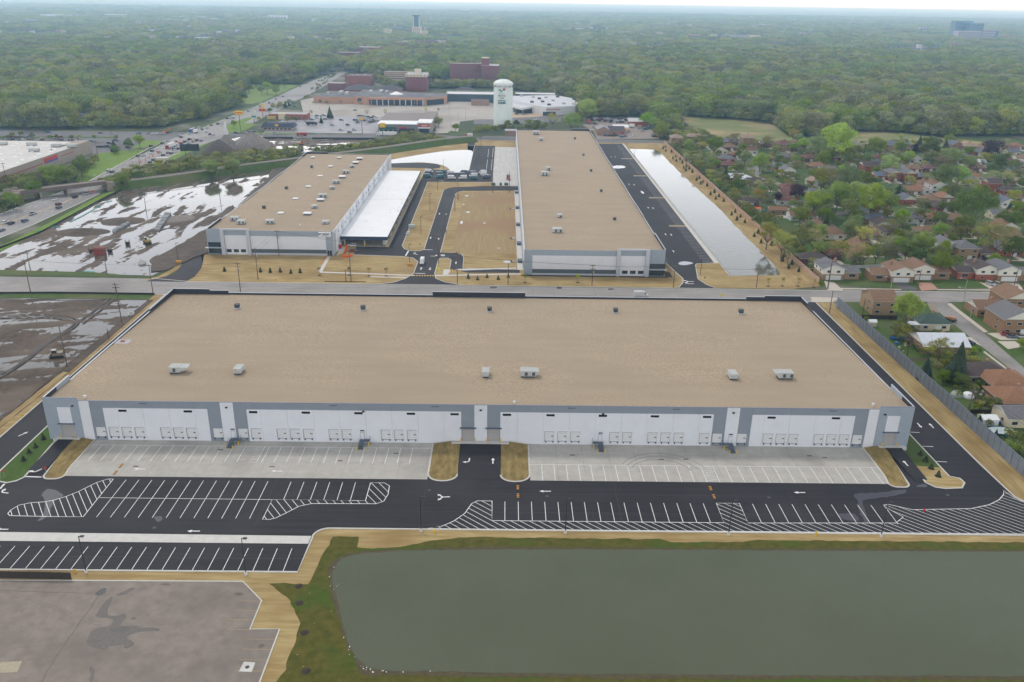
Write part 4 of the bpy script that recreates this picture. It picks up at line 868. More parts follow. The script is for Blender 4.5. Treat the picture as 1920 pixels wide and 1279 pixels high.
for r,x,y,w_,d,h in(('F',1057,788,4.6,4.0,2.2),('F',966,359,5,5,2.4),('F',900,50,5.5,6,2.6),('F',1076,675,2.6,3.4,1.8),('F',990,319,2.8,4.0,2.1),('F',937,96,3.2,5,2.2)):
 a=gd(r,x,y,11.5);box_unit(a[0],a[1]+d/2,11.4,w_,d,h,rf3)
for x,y in((1190,86),(1254,212),(1311,329),(1387,482),(1487,694)):
 a=gd('F',x,y,11.5);b=MB();b.box(a[0]-.9,a[0]+.9,a[1]-.9,a[1]+.9,11.4,11.9,COPING);b.box(a[0]-.8,a[0]+.8,a[1]-.8,a[1]+.8,11.9,13.1,HVACD);b.box(a[0]-.9,a[0]+.9,a[1]-.9,a[1]+.9,13.1,13.22,HVACD);b.build('roof_vent',rf3)
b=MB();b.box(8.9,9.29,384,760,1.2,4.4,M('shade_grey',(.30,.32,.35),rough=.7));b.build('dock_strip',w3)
for y in(398,430,470,512,556):b=MB();b.box(6.6,9.25,y-2,y+2,.1,1.2,STEEL);b.box(6.6,6.7,y-2,y+2,1.2,2.2,STEEL);b.build('stair',w3)
b=MB();b.box(8,76.6,375.2,376.95,0,.1,M('mulch',(.04,.03,.025),(.06,.045,.035),scale=4,rough=.95));b.box(76,79,376,384,0,.1,MATS['mulch']);o=b.build('mulch_bed',kind='structure')
for y in(399,442,511):
 b=MB();p=[(5.9,y),(3.2,y+1.6),(3.0,y),(3.4,y-2.6),(5.9,y-1.2)];b.prism(p,.05,.11,MATS['mulch']);b.box(3.9,5.9,y-.9,y+.7,.11,.16,CONC2);b.build('drain_apron',kind='structure')
w2=thing('warehouse','tan-roofed warehouse with a white loading canopy along its side and a lettered sign','warehouse')
rear_front(w2,404.6,-147.0,-84.8,True)
rf2=shell(w2,-147.0,-84.8,404.6,630,lambda f:(12.9 if f<.1 or f>.93 else 11.95 if int(f*30)%8<4 else 11.7,LGREY),lambda f:(11.9,WHITE if int(f*30)%3 else TGREY),30,lambda f:11.7-.3*f,back=lambda u:12.7 if u<-129 else 11.8)
LOWU=[(822,225),(1020,228),(953,293),(876,367),(788,446),(690,538),(580,646)]
MID=[(1173,238),(1143,269),(1042,377),(880,551),(780,656)]
for x,y in LOWU+MID:
 a=gd('E',x,y,11.6);s=1.0 if(x,y)in LOWU else 1.35;b=MB();b.box(a[0]-1.3*s,a[0]+1.3*s,a[1],a[1]+3.0,11.5,11.9+.5*(s>1),HVACD);b.box(a[0]-1.5*s,a[0]+1.5*s,a[1]-.1,a[1]+3.2,11.9+.5*(s>1),12.15+.7*(s>1),WROOF);b.box(a[0]-1.2*s,a[0]+1.2*s,a[1]+.3,a[1]+2.8,12.15+.7*(s>1),12.3+.7*(s>1),WROOF)
 b.build('skylight' if s==1 else 'rooftop_unit',rf2)
for x,y,w_ in((1070,342,4.2),(997,419,4.2),(896,524,4.6),(1116,298,2.6),(966,460,2.8),(832,604,2.8),(234,698,4.2),(283,724,4.0),(498,721,4.2),(917,723,3.2)):
 a=gd('E',x,y,11.6);box_unit(a[0],a[1]+1.6,11.5,w_,3.6,2.0 if w_>3.5 else 1.6,rf2)
for x,y in((818,297),(628,457),(460,603)):
 a=gd('E',x,y,11.6);b=MB();b.box(a[0]-.8,a[0]+.8,a[1]-.8,a[1]+.8,11.5,13.0,HVACD);b.box(a[0]-.9,a[0]+.9,a[1]-.9,a[1]+.9,13.0,13.12,HVACD);b.build('roof_vent',rf2)
b=MB();b.tube((-104.1,418.9,11.5),(-104.1,418.9,12.3),.3,WROOF,8);b.build('roof_pipe',rf2)
# the loading canopy
cx0,cx1,cy0,cy1=-84.6,-60.3,421.8,600.5
b=MB();b.box(cx0,cx1,cy0,cy1,5.0,5.4,WROOF);b.box(cx0,cx1,508,508.4,5.4,5.46,M('seam_grey',(.6,.61,.62),rough=.6));cp=b.build('loading_canopy',w2)
b=MB();NAVY=M('navy_fascia',(.035,.055,.095),rough=.5)
b.box(cx0,cx1,cy0-.3,cy0-.01,3.7,5.38,NAVY);b.box(cx1+.01,cx1+.25,cy0,cy1,4.1,5.38,NAVY);b.box(cx0,cx1,cy0-.32,cy0,5.38,5.46,COPING);b.build('fascia',cp)
for k in range(23):
 for x in(-61.2,-72.3,-82.5):
  y=cy0+.8+k*8.05
  if x!=-61.2 and 0<k<22 and k%2:continue
  b=MB();b.box(x-.17,x+.17,y-.17,y+.17,.1,5.0,WHITE);b.box(x-.3,x+.3,y-.3,y+.3,.1,1.5,YEL);b.build('canopy_post',cp)
g1=random.Random(3)
for k in range(26):
 x,y=g1.uniform(cx1-2.2,cx1-1.2)if k%2 else g1.uniform(cx0+3,cx1-3),cy0+2+k*2.3+g1.uniform(0,90)
 b=MB();b.tube((x,y,5.4),(x,y,5.56),.3,M('drain_tan',(.5,.42,.28),rough=.8),6);b.build('roof_drain',cp)
# doors along the canopy wall
b=MB()
for k in range(14):y=430+k*13.5;b.box(-84.79,-84.7,y,y+4,.2,4.2,DOORW)
for k in range(24):y=410+k*9.1;b.box(-84.79,-84.6,y,y+.5,8.4,9.4,HVACD)
b.build('wall_lamps_and_doors',w2)
for k in range(20):b=MB();y=432+k*9.9;b.box(-84.79,-84.7,y-.6,y+.6,7.2,11.85,TGREY if k%2 else WHITE);b.build('pilaster',w2)
# lettering of the sign
fontd=None
def text(s,size,mat,parent,loc,rot=(R(90),0,0),ext=.03,name='lettering',bold=0,shear=0,align='CENTER',lig=None):
 c=bpy.data.curves.new(name,'FONT');c.body=s;c.size=size;c.extrude=ext;c.align_x=align;c.align_y='CENTER';c.offset=bold;c.shear=shear
 o=bpy.data.objects.new(name,c);dg=bpy.context.evaluated_depsgraph_get();C.objects.link(o);dg.update()
 me=bpy.data.meshes.new_from_object(o.evaluated_get(dg));bpy.data.objects.remove(o);me.materials.clear();me.materials.append(mat)
 o=bpy.data.objects.new(name,me);C.objects.link(o);o.location=loc;o.rotation_euler=rot
 if parent:o.parent=parent
 return o
b=MB();b.box(-91.7,-85.7,404.25,404.55,9.9,12.05,WROOF);sg=b.build('sign',w2)
text('amazon',1.75,BLACK,sg,(-88.95,404.22,11.2),bold=.045)
b=MB();pts=[(-90.2,10.52),(-89.6,10.34),(-88.8,10.27),(-88.0,10.34),(-87.5,10.5)]
for a,c in zip(pts,pts[1:]):b.box(min(a[0],c[0]),max(a[0],c[0])+.02,404.2,404.24,(a[1]+c[1])/2-.09,(a[1]+c[1])/2+.09,M('sign_blue',(.03,.25,.55),rough=.5))
b.box(-87.9,-86.2,404.2,404.24,10.25,10.36,M('sign_orange',(.7,.25,.05),rough=.5));b.build('swoosh',sg)
for x in(-87.5,-86.3):b=MB();b.box(x-.45,x+.45,404.45,404.58,.15,2.6,BLACK);b.build('door',w2)
b=MB();b.box(-84.7,-84.2,409,413,1,10.6,WHITE);b.build('corner_panel',w2)
# buildings beyond the site
BRK_D=M('dark_brick',(.16,.05,.048),(.22,.075,.07),scale=1.5,rough=.9)
BRK_R=M('red_brick',(.26,.075,.045),(.33,.11,.07),scale=1.5,rough=.9)
BRK_T=M('tan_brick',(.27,.185,.105),(.34,.24,.145),scale=2.5,rough=.9)
BRK_P=M('pink_brick',(.27,.165,.12),(.34,.215,.165),scale=1.5,rough=.9)
CREAM=M('cream_wall',(.55,.48,.34),(.62,.55,.41),scale=1,rough=.8)
BEIGE=M('beige_wall',(.30,.255,.21),(.34,.29,.24),scale=.5,rough=.8)
TARR=M('tar_roof',(.10,.10,.11),(.15,.15,.16),scale=.1,rough=.9,c3=(.2,.2,.21),s3=.05)
FRAME=M('window_frame',(.5,.5,.48),rough=.6)
WINM={}
def win_mesh(w_,h,dark=GLASS,frame=FRAME):
 k=(round(w_,2),round(h,2),dark.name,frame.name)
 if k not in WINM:
  a=MB();a.box(-w_/2,w_/2,-.06,.02,0,h,frame);b=MB();b.box(-w_/2+.1,w_/2-.1,-.1,-.062,.1,h-.1,dark);WINM[k]=(a.mesh('window'),b.mesh('pane'))
 return WINM[k]
def add_win(parent,x,y,z,w_,h,rz=0,pane=True,dark=None,frame=None):
 a,b=win_mesh(w_,h,dark or GLASS,frame or FRAME);o=link('window',a,parent,(x,y,z));o.rotation_euler=(0,0,rz)
 if pane:link('pane',b,o)
 return o
def block(label,cat,x0,x1,y0,y1,h,wall,roof=None,floors=0,cols=0,name='building',par=.5,side=0,win=(1.3,1.5),loc=None,trim=None,z0=1.0,rz=0,skip=None,group=None):
 if y0>1600:FARB.append((x0,x1,y0,y1))
 t=thing(name,label,cat,((x0+x1)/2,(y0+y1)/2,0),rz,group);X,Y=(x1-x0)/2,(y1-y0)/2
 b=MB();b.prism([(-X,-Y),(X,-Y),(X,Y),(-X,Y)],0,h,wall,cap=False);b.build('wall',t)
 b=MB();b.box(-X+.2,X-.2,-Y+.2,Y-.2,h-par-.1,h-par,roof or TARR);r_=b.build('roof',t)
 b=MB();b.prism([(-X-.1,-Y-.1),(X+.1,-Y-.1),(X+.1,-Y+.25),(-X-.1,-Y+.25)],h-.02,h+.12,trim or wall);b.box(-X-.1,X+.1,Y-.25,Y+.1,h-.02,h+.12,trim or wall);b.box(-X-.1,-X+.25,-Y+.25,Y-.25,h-.02,h+.12,trim or wall);b.box(X-.25,X+.1,-Y+.25,Y-.25,h-.02,h+.12,trim or wall);b.build('parapet',t)
 for f in range(floors):
  for c in range(cols):
   if skip and skip(f,c):continue
   add_win(t,-X+(c+.5)*2*X/cols,-Y-.02,z0+f*(h-z0-.8)/floors+.5,*win)
  for c in range(side):
   yy=-Y+(c+.5)*2*Y/side
   for s in(1,-1):add_win(t,s*(X+.02),yy,z0+f*(h-z0-.8)/floors+.5,*win,rz=s*PI/2)
 return t,r_
def roof_boxes(rf,X,Y,z,n,seed,s=1.0,mat=None,zz=0):
 g=random.Random(seed)
 for i in range(n):
  x,y=g.uniform(-X,X),g.uniform(-Y,Y);w_=g.uniform(1.2,2.6)*s;b=MB();b.box(x-w_/2,x+w_/2,y-w_*.4,y+w_*.4,z,z+g.uniform(.7,1.5)*s,mat or HVAC);b.build('rooftop_unit',rf)
# wholesale store on the left
t=thing('store','big beige store with a pale skylit flat roof and red and blue wall sign','store')
X1,YB,YF,H9=-332.5,683.5,535,9.4
b=MB();b.prism([(-520,380),(X1,380),(X1,YB),(-520,YB)],0,H9,BEIGE,cap=False);b.box(X1-10,X1+.6,660,YB,H9,H9+.8,BEIGE);wl=b.build('wall',t)
for k in range(38):b=MB();y=382+k*8;b.box(X1+.0,X1+.05,y+.04,y+7.96,.1,H9-.02,BEIGE);b.build('wall_panel',t)
b=MB();b.face([(-520,380,H9-.3),(X1,380,H9-.3),(X1,YB,H9-.3),(-520,YB,H9-.3)],M('store_roof',(.52,.50,.47),(.62,.60,.57),scale=.08,rough=.8));rf=b.build('roof',t)
b=MB();b.box(X1+.052,X1+.16,505,610,4.9,5.5,M('red_band',(.33,.05,.04),rough=.6));b.box(X1+.052,X1+.16,636,656,5.6,6.1,MATS['red_band']);b.build('stripe',t)
b=MB();b.box(X1+.06,X1+.5,612,631,4.6,8.2,M('sign_red',(.45,.045,.04),rough=.5));sg=b.build('sign',t);b=MB();b.face([(X1+.51,612,4.6),(X1+.51,631,4.6),(X1+.51,631,5.9),(X1+.51,615,5.6)],M('sign_navy',(.03,.08,.28),rough=.5));b.build('sign_band',sg)
SKM=MB();SKM.box(-1.0,1.0,-1.6,1.6,0,.45,WROOF);skm=SKM.mesh('skylight')
for i in range(9):
 for j in range(14):
  x=X1-6-i*13.5-(j%2)*3;y=520+j*11.5;link('skylight',skm,rf,(x,y,H9-.3))
for r,x,y in(('Z',430,325),('Z',465,410),('Z',780,345),('Z',1000,350),('Z',15,315)):
 a=gd(r,x,y,9.3);box_unit(a[0],a[1]+2,9.1,6.5,4,2.4,rf,rib=0)
# water tower
t=thing('water_tower','tall pale green fluted water tower with a domed top and town lettering','water tower',(-2.9,869,0))
PG=M('pale_green_paint',(.66,.72,.68),(.70,.75,.71),scale=.15,rough=.5);b=MB();n=64;prof=[]
k0=len(b.v);zs=[0,8,16,24,32,38];a_=b.mi(PG)
for z in zs:
 for i in range(n):
  an=2*PI*i/n+PI/2;fl=.22*abs(math.cos(an*4))**6;fl=-.75*(1 if(i%8)in(3,4,5)else 0);r_=9.5+fl;b.v.append((r_*math.cos(an),r_*math.sin(an),z))
for j in range(len(zs)-1):
 for i in range(n):i2=(i+1)%n;b.f.append((k0+j*n+i,k0+j*n+i2,k0+(j+1)*n+i2,k0+(j+1)*n+i));b.m.append(a_)
b.build('shaft',t)
b=MB();b.lathe(0,0,[(9.5,37.9),(9.6,38.6),(9.7,41.3),(9.6,41.9),(9.2,42.9),(7.4,44.3),(5,45.3),(2.5,45.8),(.4,45.95)],M('white_dome',(.66,.70,.67),(.70,.74,.71),scale=.3,rough=.5),32);b.build('tank',t)
b=MB()
for i in range(40):an=2*PI*i/40;b.tube((9.9*math.cos(an),9.9*math.sin(an),41.2),(9.9*math.cos(an),9.9*math.sin(an),42.3),.05,FRAME,4)
b.lathe(0,0,[(9.95,42.2),(10.0,42.25),(9.95,42.3)],FRAME,32)
b.build('railing',t,kind='stuff')
b=MB();b.lathe(0,0,[(9.75,-.1),(9.75,.9),(9.6,1.0)],M('red_base',(.35,.09,.06),rough=.7),32);b.build('base',t)
g2=random.Random(9)
for i in range(16):an=-PI/2+(i-8)*.17;b=MB();b.box(-.35,.35,-.4,0,38.5+g2.uniform(0,.7),40.5,HVAC if i%3 else HVACD);o=b.build('antenna',t);o.location=(9.8*math.cos(an),9.8*math.sin(an),0);o.rotation_euler=(0,0,an+PI/2)
TXT=M('sign_text',(.08,.10,.12),rough=.5);GRN=M('logo_green',(.03,.30,.16),rough=.5);TEAL=M('teal_panel',(.03,.16,.17),rough=.5);ROSE=M('rose_red',(.40,.04,.05),rough=.5)
xo,yf=-1.2,-9.72
text('VILLAGE OF',1.0,TXT,t,(xo,yf,32.9));text('MELROSE',1.75,TXT,t,(xo,yf,30.9),bold=.05);text('PARK',1.75,TXT,t,(xo,yf,28.7),bold=.05)
b=MB();b.box(xo-3.7,xo+3.6,yf-.1,yf,23.2,26.9,TEAL);b.box(xo-3.4,xo+3.4,yf-.14,yf-.101,25.2,26.2,FRAME);b.box(xo-3.2,xo-1.2,yf-.14,yf-.101,23.8,24.6,YPAINT);b.box(xo-.8,xo+1.2,yf-.14,yf-.101,23.8,24.7,M('logo_blue',(.05,.3,.5),rough=.5));b.box(xo+1.5,xo+3.2,yf-.14,yf-.101,23.8,24.5,GRN);b.build('banner',t)
b=MB();b.ico(xo+2.1,yf,37.1,1.3,.12,1.25,ROSE,.12,3);lg=b.build('rose_emblem',t)
for k,(dx,dz,w_,h_)in enumerate(((-2.6,36.6,.9,.55),(-1.4,36.3,.9,.6),(-.9,35.2,.55,.9),(.3,35.5,.5,.9),(-1.9,35.9,.7,.5))):b=MB();b.ico(xo+dx,yf,dz,w_,.1,h_,GRN,.2,k);b.build('leaf',lg)
# white store right of the tower
t=thing('store','low white store with a canopy over its entrance, right of the water tower','store')
WS=M('store_white',(.58,.58,.57),(.64,.64,.63),scale=.2,rough=.8)
poly=P('Q',(490,470),(520,440),(1210,425),(1650,500),(1560,605),(1080,625),(880,590),(500,500),z=9)
b=MB();b.prism(poly,0,9.4,WS,top=WS,cap=False);b.build('wall',t);sheet('roof',poly,9.2,M('pale_roof',(.50,.51,.54),(.58,.59,.62),scale=.05,rough=.8),kind=None,parent=t)
lp=P('Q',(430,590),(540,530),(960,610),(680,655),z=6);b=MB();b.prism(lp,5.2,7.2,WS,top=MATS['pale_roof']);b.build('entrance_canopy',t)
lp2=P('Q',(440,570),(540,520),(900,585),(860,640),(600,640),z=6);b=MB();b.prism([(p[0],p[1]+6)for p in lp2],0,5.2,M('shop_glass',(.03,.05,.07),rough=.2));b.build('glazing',t)
for x in(540,700,860):a=gd('Q',x,725 if x>600 else 740);b=MB();b.tube((a[0],a[1],0),(a[0],a[1],5.3),.3,WS,6);b.build('column',t)
a0,a1=P('Q',(1085,740),(1250,740));b=MB();b.box(45,60,958.0,958.5,6.6,7.3,M('sign_red2',(.45,.08,.06),rough=.5));b.build('sign',t)
b=MB();b.box(41,55,958.0,961,.2,4.2,MATS['shop_glass']);b.build('glazing',t)
for i,(x,y)in enumerate(((870,460),(970,485),(1080,465),(1025,535),(1195,515),(1130,585),(1370,565),(1540,495),(1535,575),(850,540),(680,440),(1270,455))):
 a=gd('Q',x,y,9.4);b=MB();b.box(a[0]-2,a[0]+2,a[1]-2,a[1]+3,9.2,10.9,HVACD if i%2 else HVAC);b.build('rooftop_unit',t)
block('long dark blue-grey hall with a pale roof edge, behind the water tower','building',-75,8,1085,1120,9,M('blue_wall',(.045,.07,.09),rough=.7),WS,trim=WS)
block('low white-topped dark wing running right behind the water tower','building',12,62,1095,1120,9,MATS['blue_wall'],WS,trim=WS)
block('small brown brick hall in front of the dark blue-grey hall','building',-42,-21,1046,1060,6,BRK_P)
# mall
t=thing('shopping_mall','long low orange-tan mall building with a dark glazed front behind the empty parking lot','shopping mall')
ORG=M('orange_tan_wall',(.40,.225,.145),(.46,.27,.18),scale=.3,rough=.8)
mp_=[(-182,1041),(-165,1036),(-96,1036),(-72.5,1058),(-73,1090),(-120,1096),(-160,1118),(-184,1122)]
b=MB();b.prism(mp_,0,9.3,ORG,cap=False);b.build('wall',t);sheet('roof',mp_,8.9,TARR,kind=None,parent=t)
w_=[(-231,1046),(-182.2,1044),(-184,1110),(-226,1116)];b=MB();b.prism(w_,0,7.8,ORG,cap=False);b.build('wall',t);sheet('roof',w_,7.4,TARR,kind=None,parent=t)
b=MB();b.box(-163,-98.5,1035.6,1035.9,.2,6.4,MATS['shop_glass']);b.build('glazing',t);b=MB();b.box(-163,-97,1031.6,1035.5,6.6,8.9,ORG);b.build('entrance_canopy',t)
for k in range(10):b=MB();x=-160+k*6.8;b.box(x-.4,x+.4,1032,1032.8,0,6.6,ORG if k%4==0 else WS);b.build('column',t)
b=MB();b.face([(-94.6,1037,.2),(-75.5,1055,.2),(-75.5,1055,6.4),(-94.6,1037,6.4)],MATS['shop_glass']);b.build('glazing',t)
b=MB();b.box(-177,-169.5,1038.2,1039,2.6,7.2,MATS['shop_glass']);b.build('glazing',t)
for x,y,w2_ in((-170,1098,8),(-158,1104,9),(-150,1098,6),(-205,1085,9),(-196,1075,7),(-218,1070,4)):
 b=MB();b.box(x-w2_*.2,x+w2_*.2,y-w2_,y+w2_,8.9 if x>-184 else 7.4,10.6,HVAC);b.build('rooftop_unit',t)
b=MB();b.lathe(-135,1075,[(9,8.9),(5,10.2),(.3,12)],WROOF,8);b.build('roof_lantern',t)
# apartment blocks
t,r_=block('tall purple-brown brick block with a cream top storey, behind the mall','apartment block',-137.5,-108.5,1198,1232,19.2,BRK_D,M('grey_roof',(.4,.4,.4),rough=.9),5,8,side=6,win=(1.2,1.5),skip=lambda f,c:2<=c<=5 and f<4)
b=MB();b.box(-14.6,14.6,-17.1,17.1,18.9,22.4,CREAM);b.build('top_storey',t);b=MB();b.box(-3,5.5,-6,2,22.4,28.5,CREAM);b.build('lift_tower',t);b=MB();b.box(-14,14,-16.5,16.5,22.41,22.5,MATS['grey_roof']);b.build('roof',t)
for k in range(6):add_win(t,-12+k*4.8,-17.13,20,1.3,1.5)
t,r_=block('cream and pink banded four-storey block left of the tall purple-brown one','apartment block',-185,-142,1330,1345,15,BRK_P,MATS['grey_roof'],4,12,win=(1.8,1.6),trim=CREAM)
for k in range(5):b=MB();b.box(-21.6,21.6,-7.7,-7.5,3.0*k+.4,3.0*k+1.1,CREAM);b.build('band',t)
t,r_=block('long dark purple brick block of seven storeys, behind the water tower','apartment block',-85,-37,1318,1336,29,BRK_D,MATS['grey_roof'],7,11,side=3,win=(1.5,1.7),trim=CREAM)
t,r_=block('projecting dark purple brick wing with a stair tower, nearest the water tower','apartment block',-36.6,-11,1290,1336,28.4,BRK_D,MATS['grey_roof'],7,6,side=8,win=(1.3,1.6),trim=CREAM)
b=MB();b.box(-12.6,-2,-10,4,28,38,BRK_D);b.box(-12.9,-1.7,-10.3,4.3,38,38.5,CREAM);b.build('stair_tower',t)
for k in range(7):add_win(t,-9.8,-23.02,1.6+k*3.2,1.5,2.6,dark=GLASSB)
t,r_=block('red brick four-storey block by the divided road, with a row of windows on each floor','apartment block',-232,-196,1262,1300,14,BRK_R,TARR,4,7,side=7,win=(1.6,1.7));roof_boxes(r_,12,12,13.5,8,4)
block('small dark red brick block in front of the red four-storey one','apartment block',-241,-219,1184,1206,10.5,BRK_D,MATS['grey_roof'],3,5,side=4,win=(1.4,1.4),trim=CREAM)
def gable(b,x0,x1,y0,y1,z0,z1,mat,wall,axis='x',over=.5,t=.12):
 """gabled roof, ridge along axis; the triangles belong to the wall material"""
 if axis=='x':
  ym=(y0+y1)/2;a,c,d,e=x0-over,x1+over,y0-over,y1+over;k=over*(z1-z0)/((y1-y0)/2)
  for q in([(a,d,z0-k),(c,d,z0-k),(c,ym,z1),(a,ym,z1)],[(c,e,z0-k),(a,e,z0-k),(a,ym,z1),(c,ym,z1)]):
   b.face([(p[0],p[1],p[2]+t)for p in q],mat);b.face([(p[0],p[1],p[2])for p in q[::-1]],mat)
   b.face([(q[0][0],q[0][1],q[0][2]),(q[1][0],q[1][1],q[1][2]),(q[1][0],q[1][1],q[1][2]+t),(q[0][0],q[0][1],q[0][2]+t)],FRAME)
   for i,j in((1,2),(3,0)):b.face([q[i],q[j],(q[j][0],q[j][1],q[j][2]+t),(q[i][0],q[i][1],q[i][2]+t)],FRAME)
  for x in(x0,x1):b.face([(x,y0,z0),(x,y1,z0),(x,ym,z1)],wall)
 else:
  xm=(x0+x1)/2;a,c,d,e=y0-over,y1+over,x0-over,x1+over;k=over*(z1-z0)/((x1-x0)/2)
  for q in([(d,c,z0-k),(d,a,z0-k),(xm,a,z1),(xm,c,z1)],[(e,a,z0-k),(e,c,z0-k),(xm,c,z1),(xm,a,z1)]):
   b.face([(p[0],p[1],p[2]+t)for p in q],mat);b.face([(p[0],p[1],p[2])for p in q[::-1]],mat)
   b.face([q[0],q[1],(q[1][0],q[1][1],q[1][2]+t),(q[0][0],q[0][1],q[0][2]+t)],FRAME)
   for i,j in((1,2),(3,0)):b.face([q[i],q[j],(q[j][0],q[j][1],q[j][2]+t),(q[i][0],q[i][1],q[i][2]+t)],FRAME)
  for y in(y0,y1):b.face([(x0,y,z0),(x1,y,z0),(xm,y,z1)],wall)
def hip(b,x0,x1,y0,y1,z0,z1,mat,over=.5):
 a,c,d,e=x0-over,x1+over,y0-over,y1+over;w_,h_=c-a,e-d;z0-=.12
 if w_>=h_:p,q=(a+h_/2,(d+e)/2,z1),(c-h_/2,(d+e)/2,z1);fs=[[(a,d,z0),(c,d,z0),q,p],[(c,e,z0),(a,e,z0),p,q],[(a,e,z0),(a,d,z0),p],[(c,d,z0),(c,e,z0),q]]
 else:p,q=((a+c)/2,d+w_/2,z1),((a+c)/2,e-w_/2,z1);fs=[[(a,d,z0),(c,d,z0),p],[(c,e,z0),(a,e,z0),q],[(a,e,z0),(a,d,z0),p,q],[(c,d,z0),(c,e,z0),q,p]]
 for f in fs:b.face(f,mat)
 b.box(a,c,d,e,z0-.18,z0-.001,FRAME)
for i,(x0,x1,y0,y1,lb)in enumerate(((-212,-176,1150,1180,'dark pitched-roof building behind the mall, left of the pair'),(-170,-138.5,1150,1178,'dark pitched-roof building behind the mall, right of the pair'),(-66,-44,1165,1180,'grey gabled house-like building behind the mall, near the dark purple block'))):
 t=thing('house',lb,'building');b=MB();b.box(x0,x1,y0,y1,0,6,BRK_D if i<2 else BEIGE);b.build('wall',t)
 b=MB();hip(b,x0,x1,y0,y1,6.2,12 if i<2 else 10,M('dark_shingle',(.07,.065,.075),(.10,.095,.105),scale=1,rough=.9));b.build('roof',t)
 for k in range(6):add_win(t,x0+3+k*(x1-x0-6)/5,y0-.02,2,1.4,1.5)
# far blocks, each standing above the trees
FARG='far buildings above the treetops';FARB=[]
for a in(('bluish slab block far down the divided road, left of the white-topped one',-334,-289,1750,1770,17,BRK_D,4,8),('dark red block with a white roof edge, far down the divided road',-318,-272,1905,1935,19,BRK_D,4,8),
          ('short brick block with a pale cornice, beyond the white-topped one',-266,-243,2150,2170,19,BRK_P,5,4),('long dark low block behind the short brick one',-238,-180,2330,2350,14,BRK_D,2,8),
          ('cream slab beside the foot of the tall far tower',-396,-372,2880,2900,24,CREAM,6,5),('pale low block right of the tall far tower',-302,-262,2960,2980,17,CREAM,3,6)):
 block(a[0],'building',a[1],a[2],a[3],a[4],a[5],a[6],WS,a[7],a[8],win=(2.2,1.8),trim=WS if 'white' in a[0]else None,group=FARG)
bx=gd('',781,69)[0];t=thing('tower_block','tall slim tower with blue glass and a cream foot, far off in the haze','tower block',(bx,2930,0))
b=MB();b.box(-14,14,-10,10,0,30,CREAM);b.build('lower_storeys',t);b=MB();b.box(-10.5,10.5,-8,8,30,62,M('blue_glass_far',(.05,.10,.16),rough=.3));b.build('upper_storeys',t);b=MB();b.box(-12,12,-9,9,62,66,MATS['blue_glass_far']);b.build('crown',t)
for s in(-1,1):b=MB();b.box(s*9-1.3,s*9+1.3,-9.5,-8.01,24,62,CREAM);b.build('pilaster',t)
for k in range(6):
 for c in range(4):add_win(t,-9+c*6,-10.02,3+k*4.4,3,2.4,pane=False,frame=GLASSB)
def fb(lb,px0,px1,pyb,pyt,d,mat,fl=3,co=6,roof=None,nm='building'):
 a=gd('',px0,pyb);c=gd('',px1,pyb);k=(Vector((a[0],a[1],-CH))).dot(AF);h=(pyb-pyt)/FPX*k*1.04
 return block(lb,'building',a[0],c[0],(a[1]+c[1])/2,(a[1]+c[1])/2+d,h,mat,roof or WS,fl,co,win=((c[0]-a[0])/co*.6,h/max(fl,1)*.45),group=FARG,name=nm)
HZB=MATS['blue_glass_far'];LAV=M('lavender_panel',(.30,.26,.30),(.36,.31,.35),scale=.1,rough=.8)
fb('blue glass hospital block, tallest of the far cluster on the right',1790,1816,73,43,40,HZB,5,7);fb('broad blue glass block right of the tallest hospital block',1815,1837,74,47,40,HZB,6,6)
fb('brownish slab in front of the blue hospital blocks',1798,1834,75,60,40,LAV,4,9);fb('cream tower at the left foot of the blue hospital block',1786,1791.5,66,54,20,CREAM,3,2)
fb('pale ribbed block right of the hospital cluster',1840,1862,74,57,40,LAV,4,7);fb('dark glass block at the right end of the hospital cluster',1861.5,1869,74,60,40,HZB,4,3);fb('low brick wing right of the dark glass block',1869,1897,74,67,30,BRK_P,1,8)
fb('small white gabled tower far off, left of the hospital cluster',1725,1735,62,52,20,LAV,2,2)
for i,(x0,x1,yb,yt,m,lb)in enumerate(((1290,1312,75,66,BRK_P,'small pink block at the left end of a far row of low roofs'),(1335,1345,72,66,CREAM,'small cream block in the far row of low roofs'),(1357,1402,74,67,LAV,'long low lavender block in the far row of roofs'),(1404,1424,74,67,CREAM,'short pale block at the right end of the far row of roofs'),
  (1147,1168,88,83,CREAM,'pale low roof among trees, right of the far tower'),(1596,1604,50,42,LAV,'small tower block in the haze, right of centre'),(40,75,46,38,LAV,'long dim block in the haze at the far left'),(440,455,51,46,BRK_P,'reddish block in the haze, left of centre'),(362,420,74,71,WS,'long low white roof among the far trees on the left'),(190,240,33,27,WS,'long white hall in the haze on the left'),(60,175,33,28,WS,'longest white hall in the haze at the far left'),
  (500,540,38,30,WS,'white hall with an arched end in the haze'),(330,400,35,31,WS,'white hall strip in the haze, between two others'))):
 fb(lb,x0,x1,yb,yt,30,m,1 if yb-yt<8 else 2,6)
t=thing('school','long grey-roofed school with gables standing in the trees, upper right','school');a0=gd('',1212,109);SLATE=M('slate_roof',(.27,.26,.28),(.33,.32,.34),scale=.3,rough=.9)
for x0,x1,yb in((1234,1262,104),(1262,1288,105),(1298,1343,106),(1212,1248,110),(1264,1284,110)):
 p,q=gd('',x0,yb),gd('',x1,yb);b=MB();b.box(p[0],q[0],p[1],p[1]+22,0,7,CREAM if x0==1212 else BRK_P);b.build('wall',t);b=MB();gable(b,p[0],q[0],p[1],p[1]+22,7,13,SLATE,BRK_P,'x',1);b.build('roof',t)
t=thing('church','white stepped church-like building right of the long grey-roofed school','church');p=gd('',1362,109)
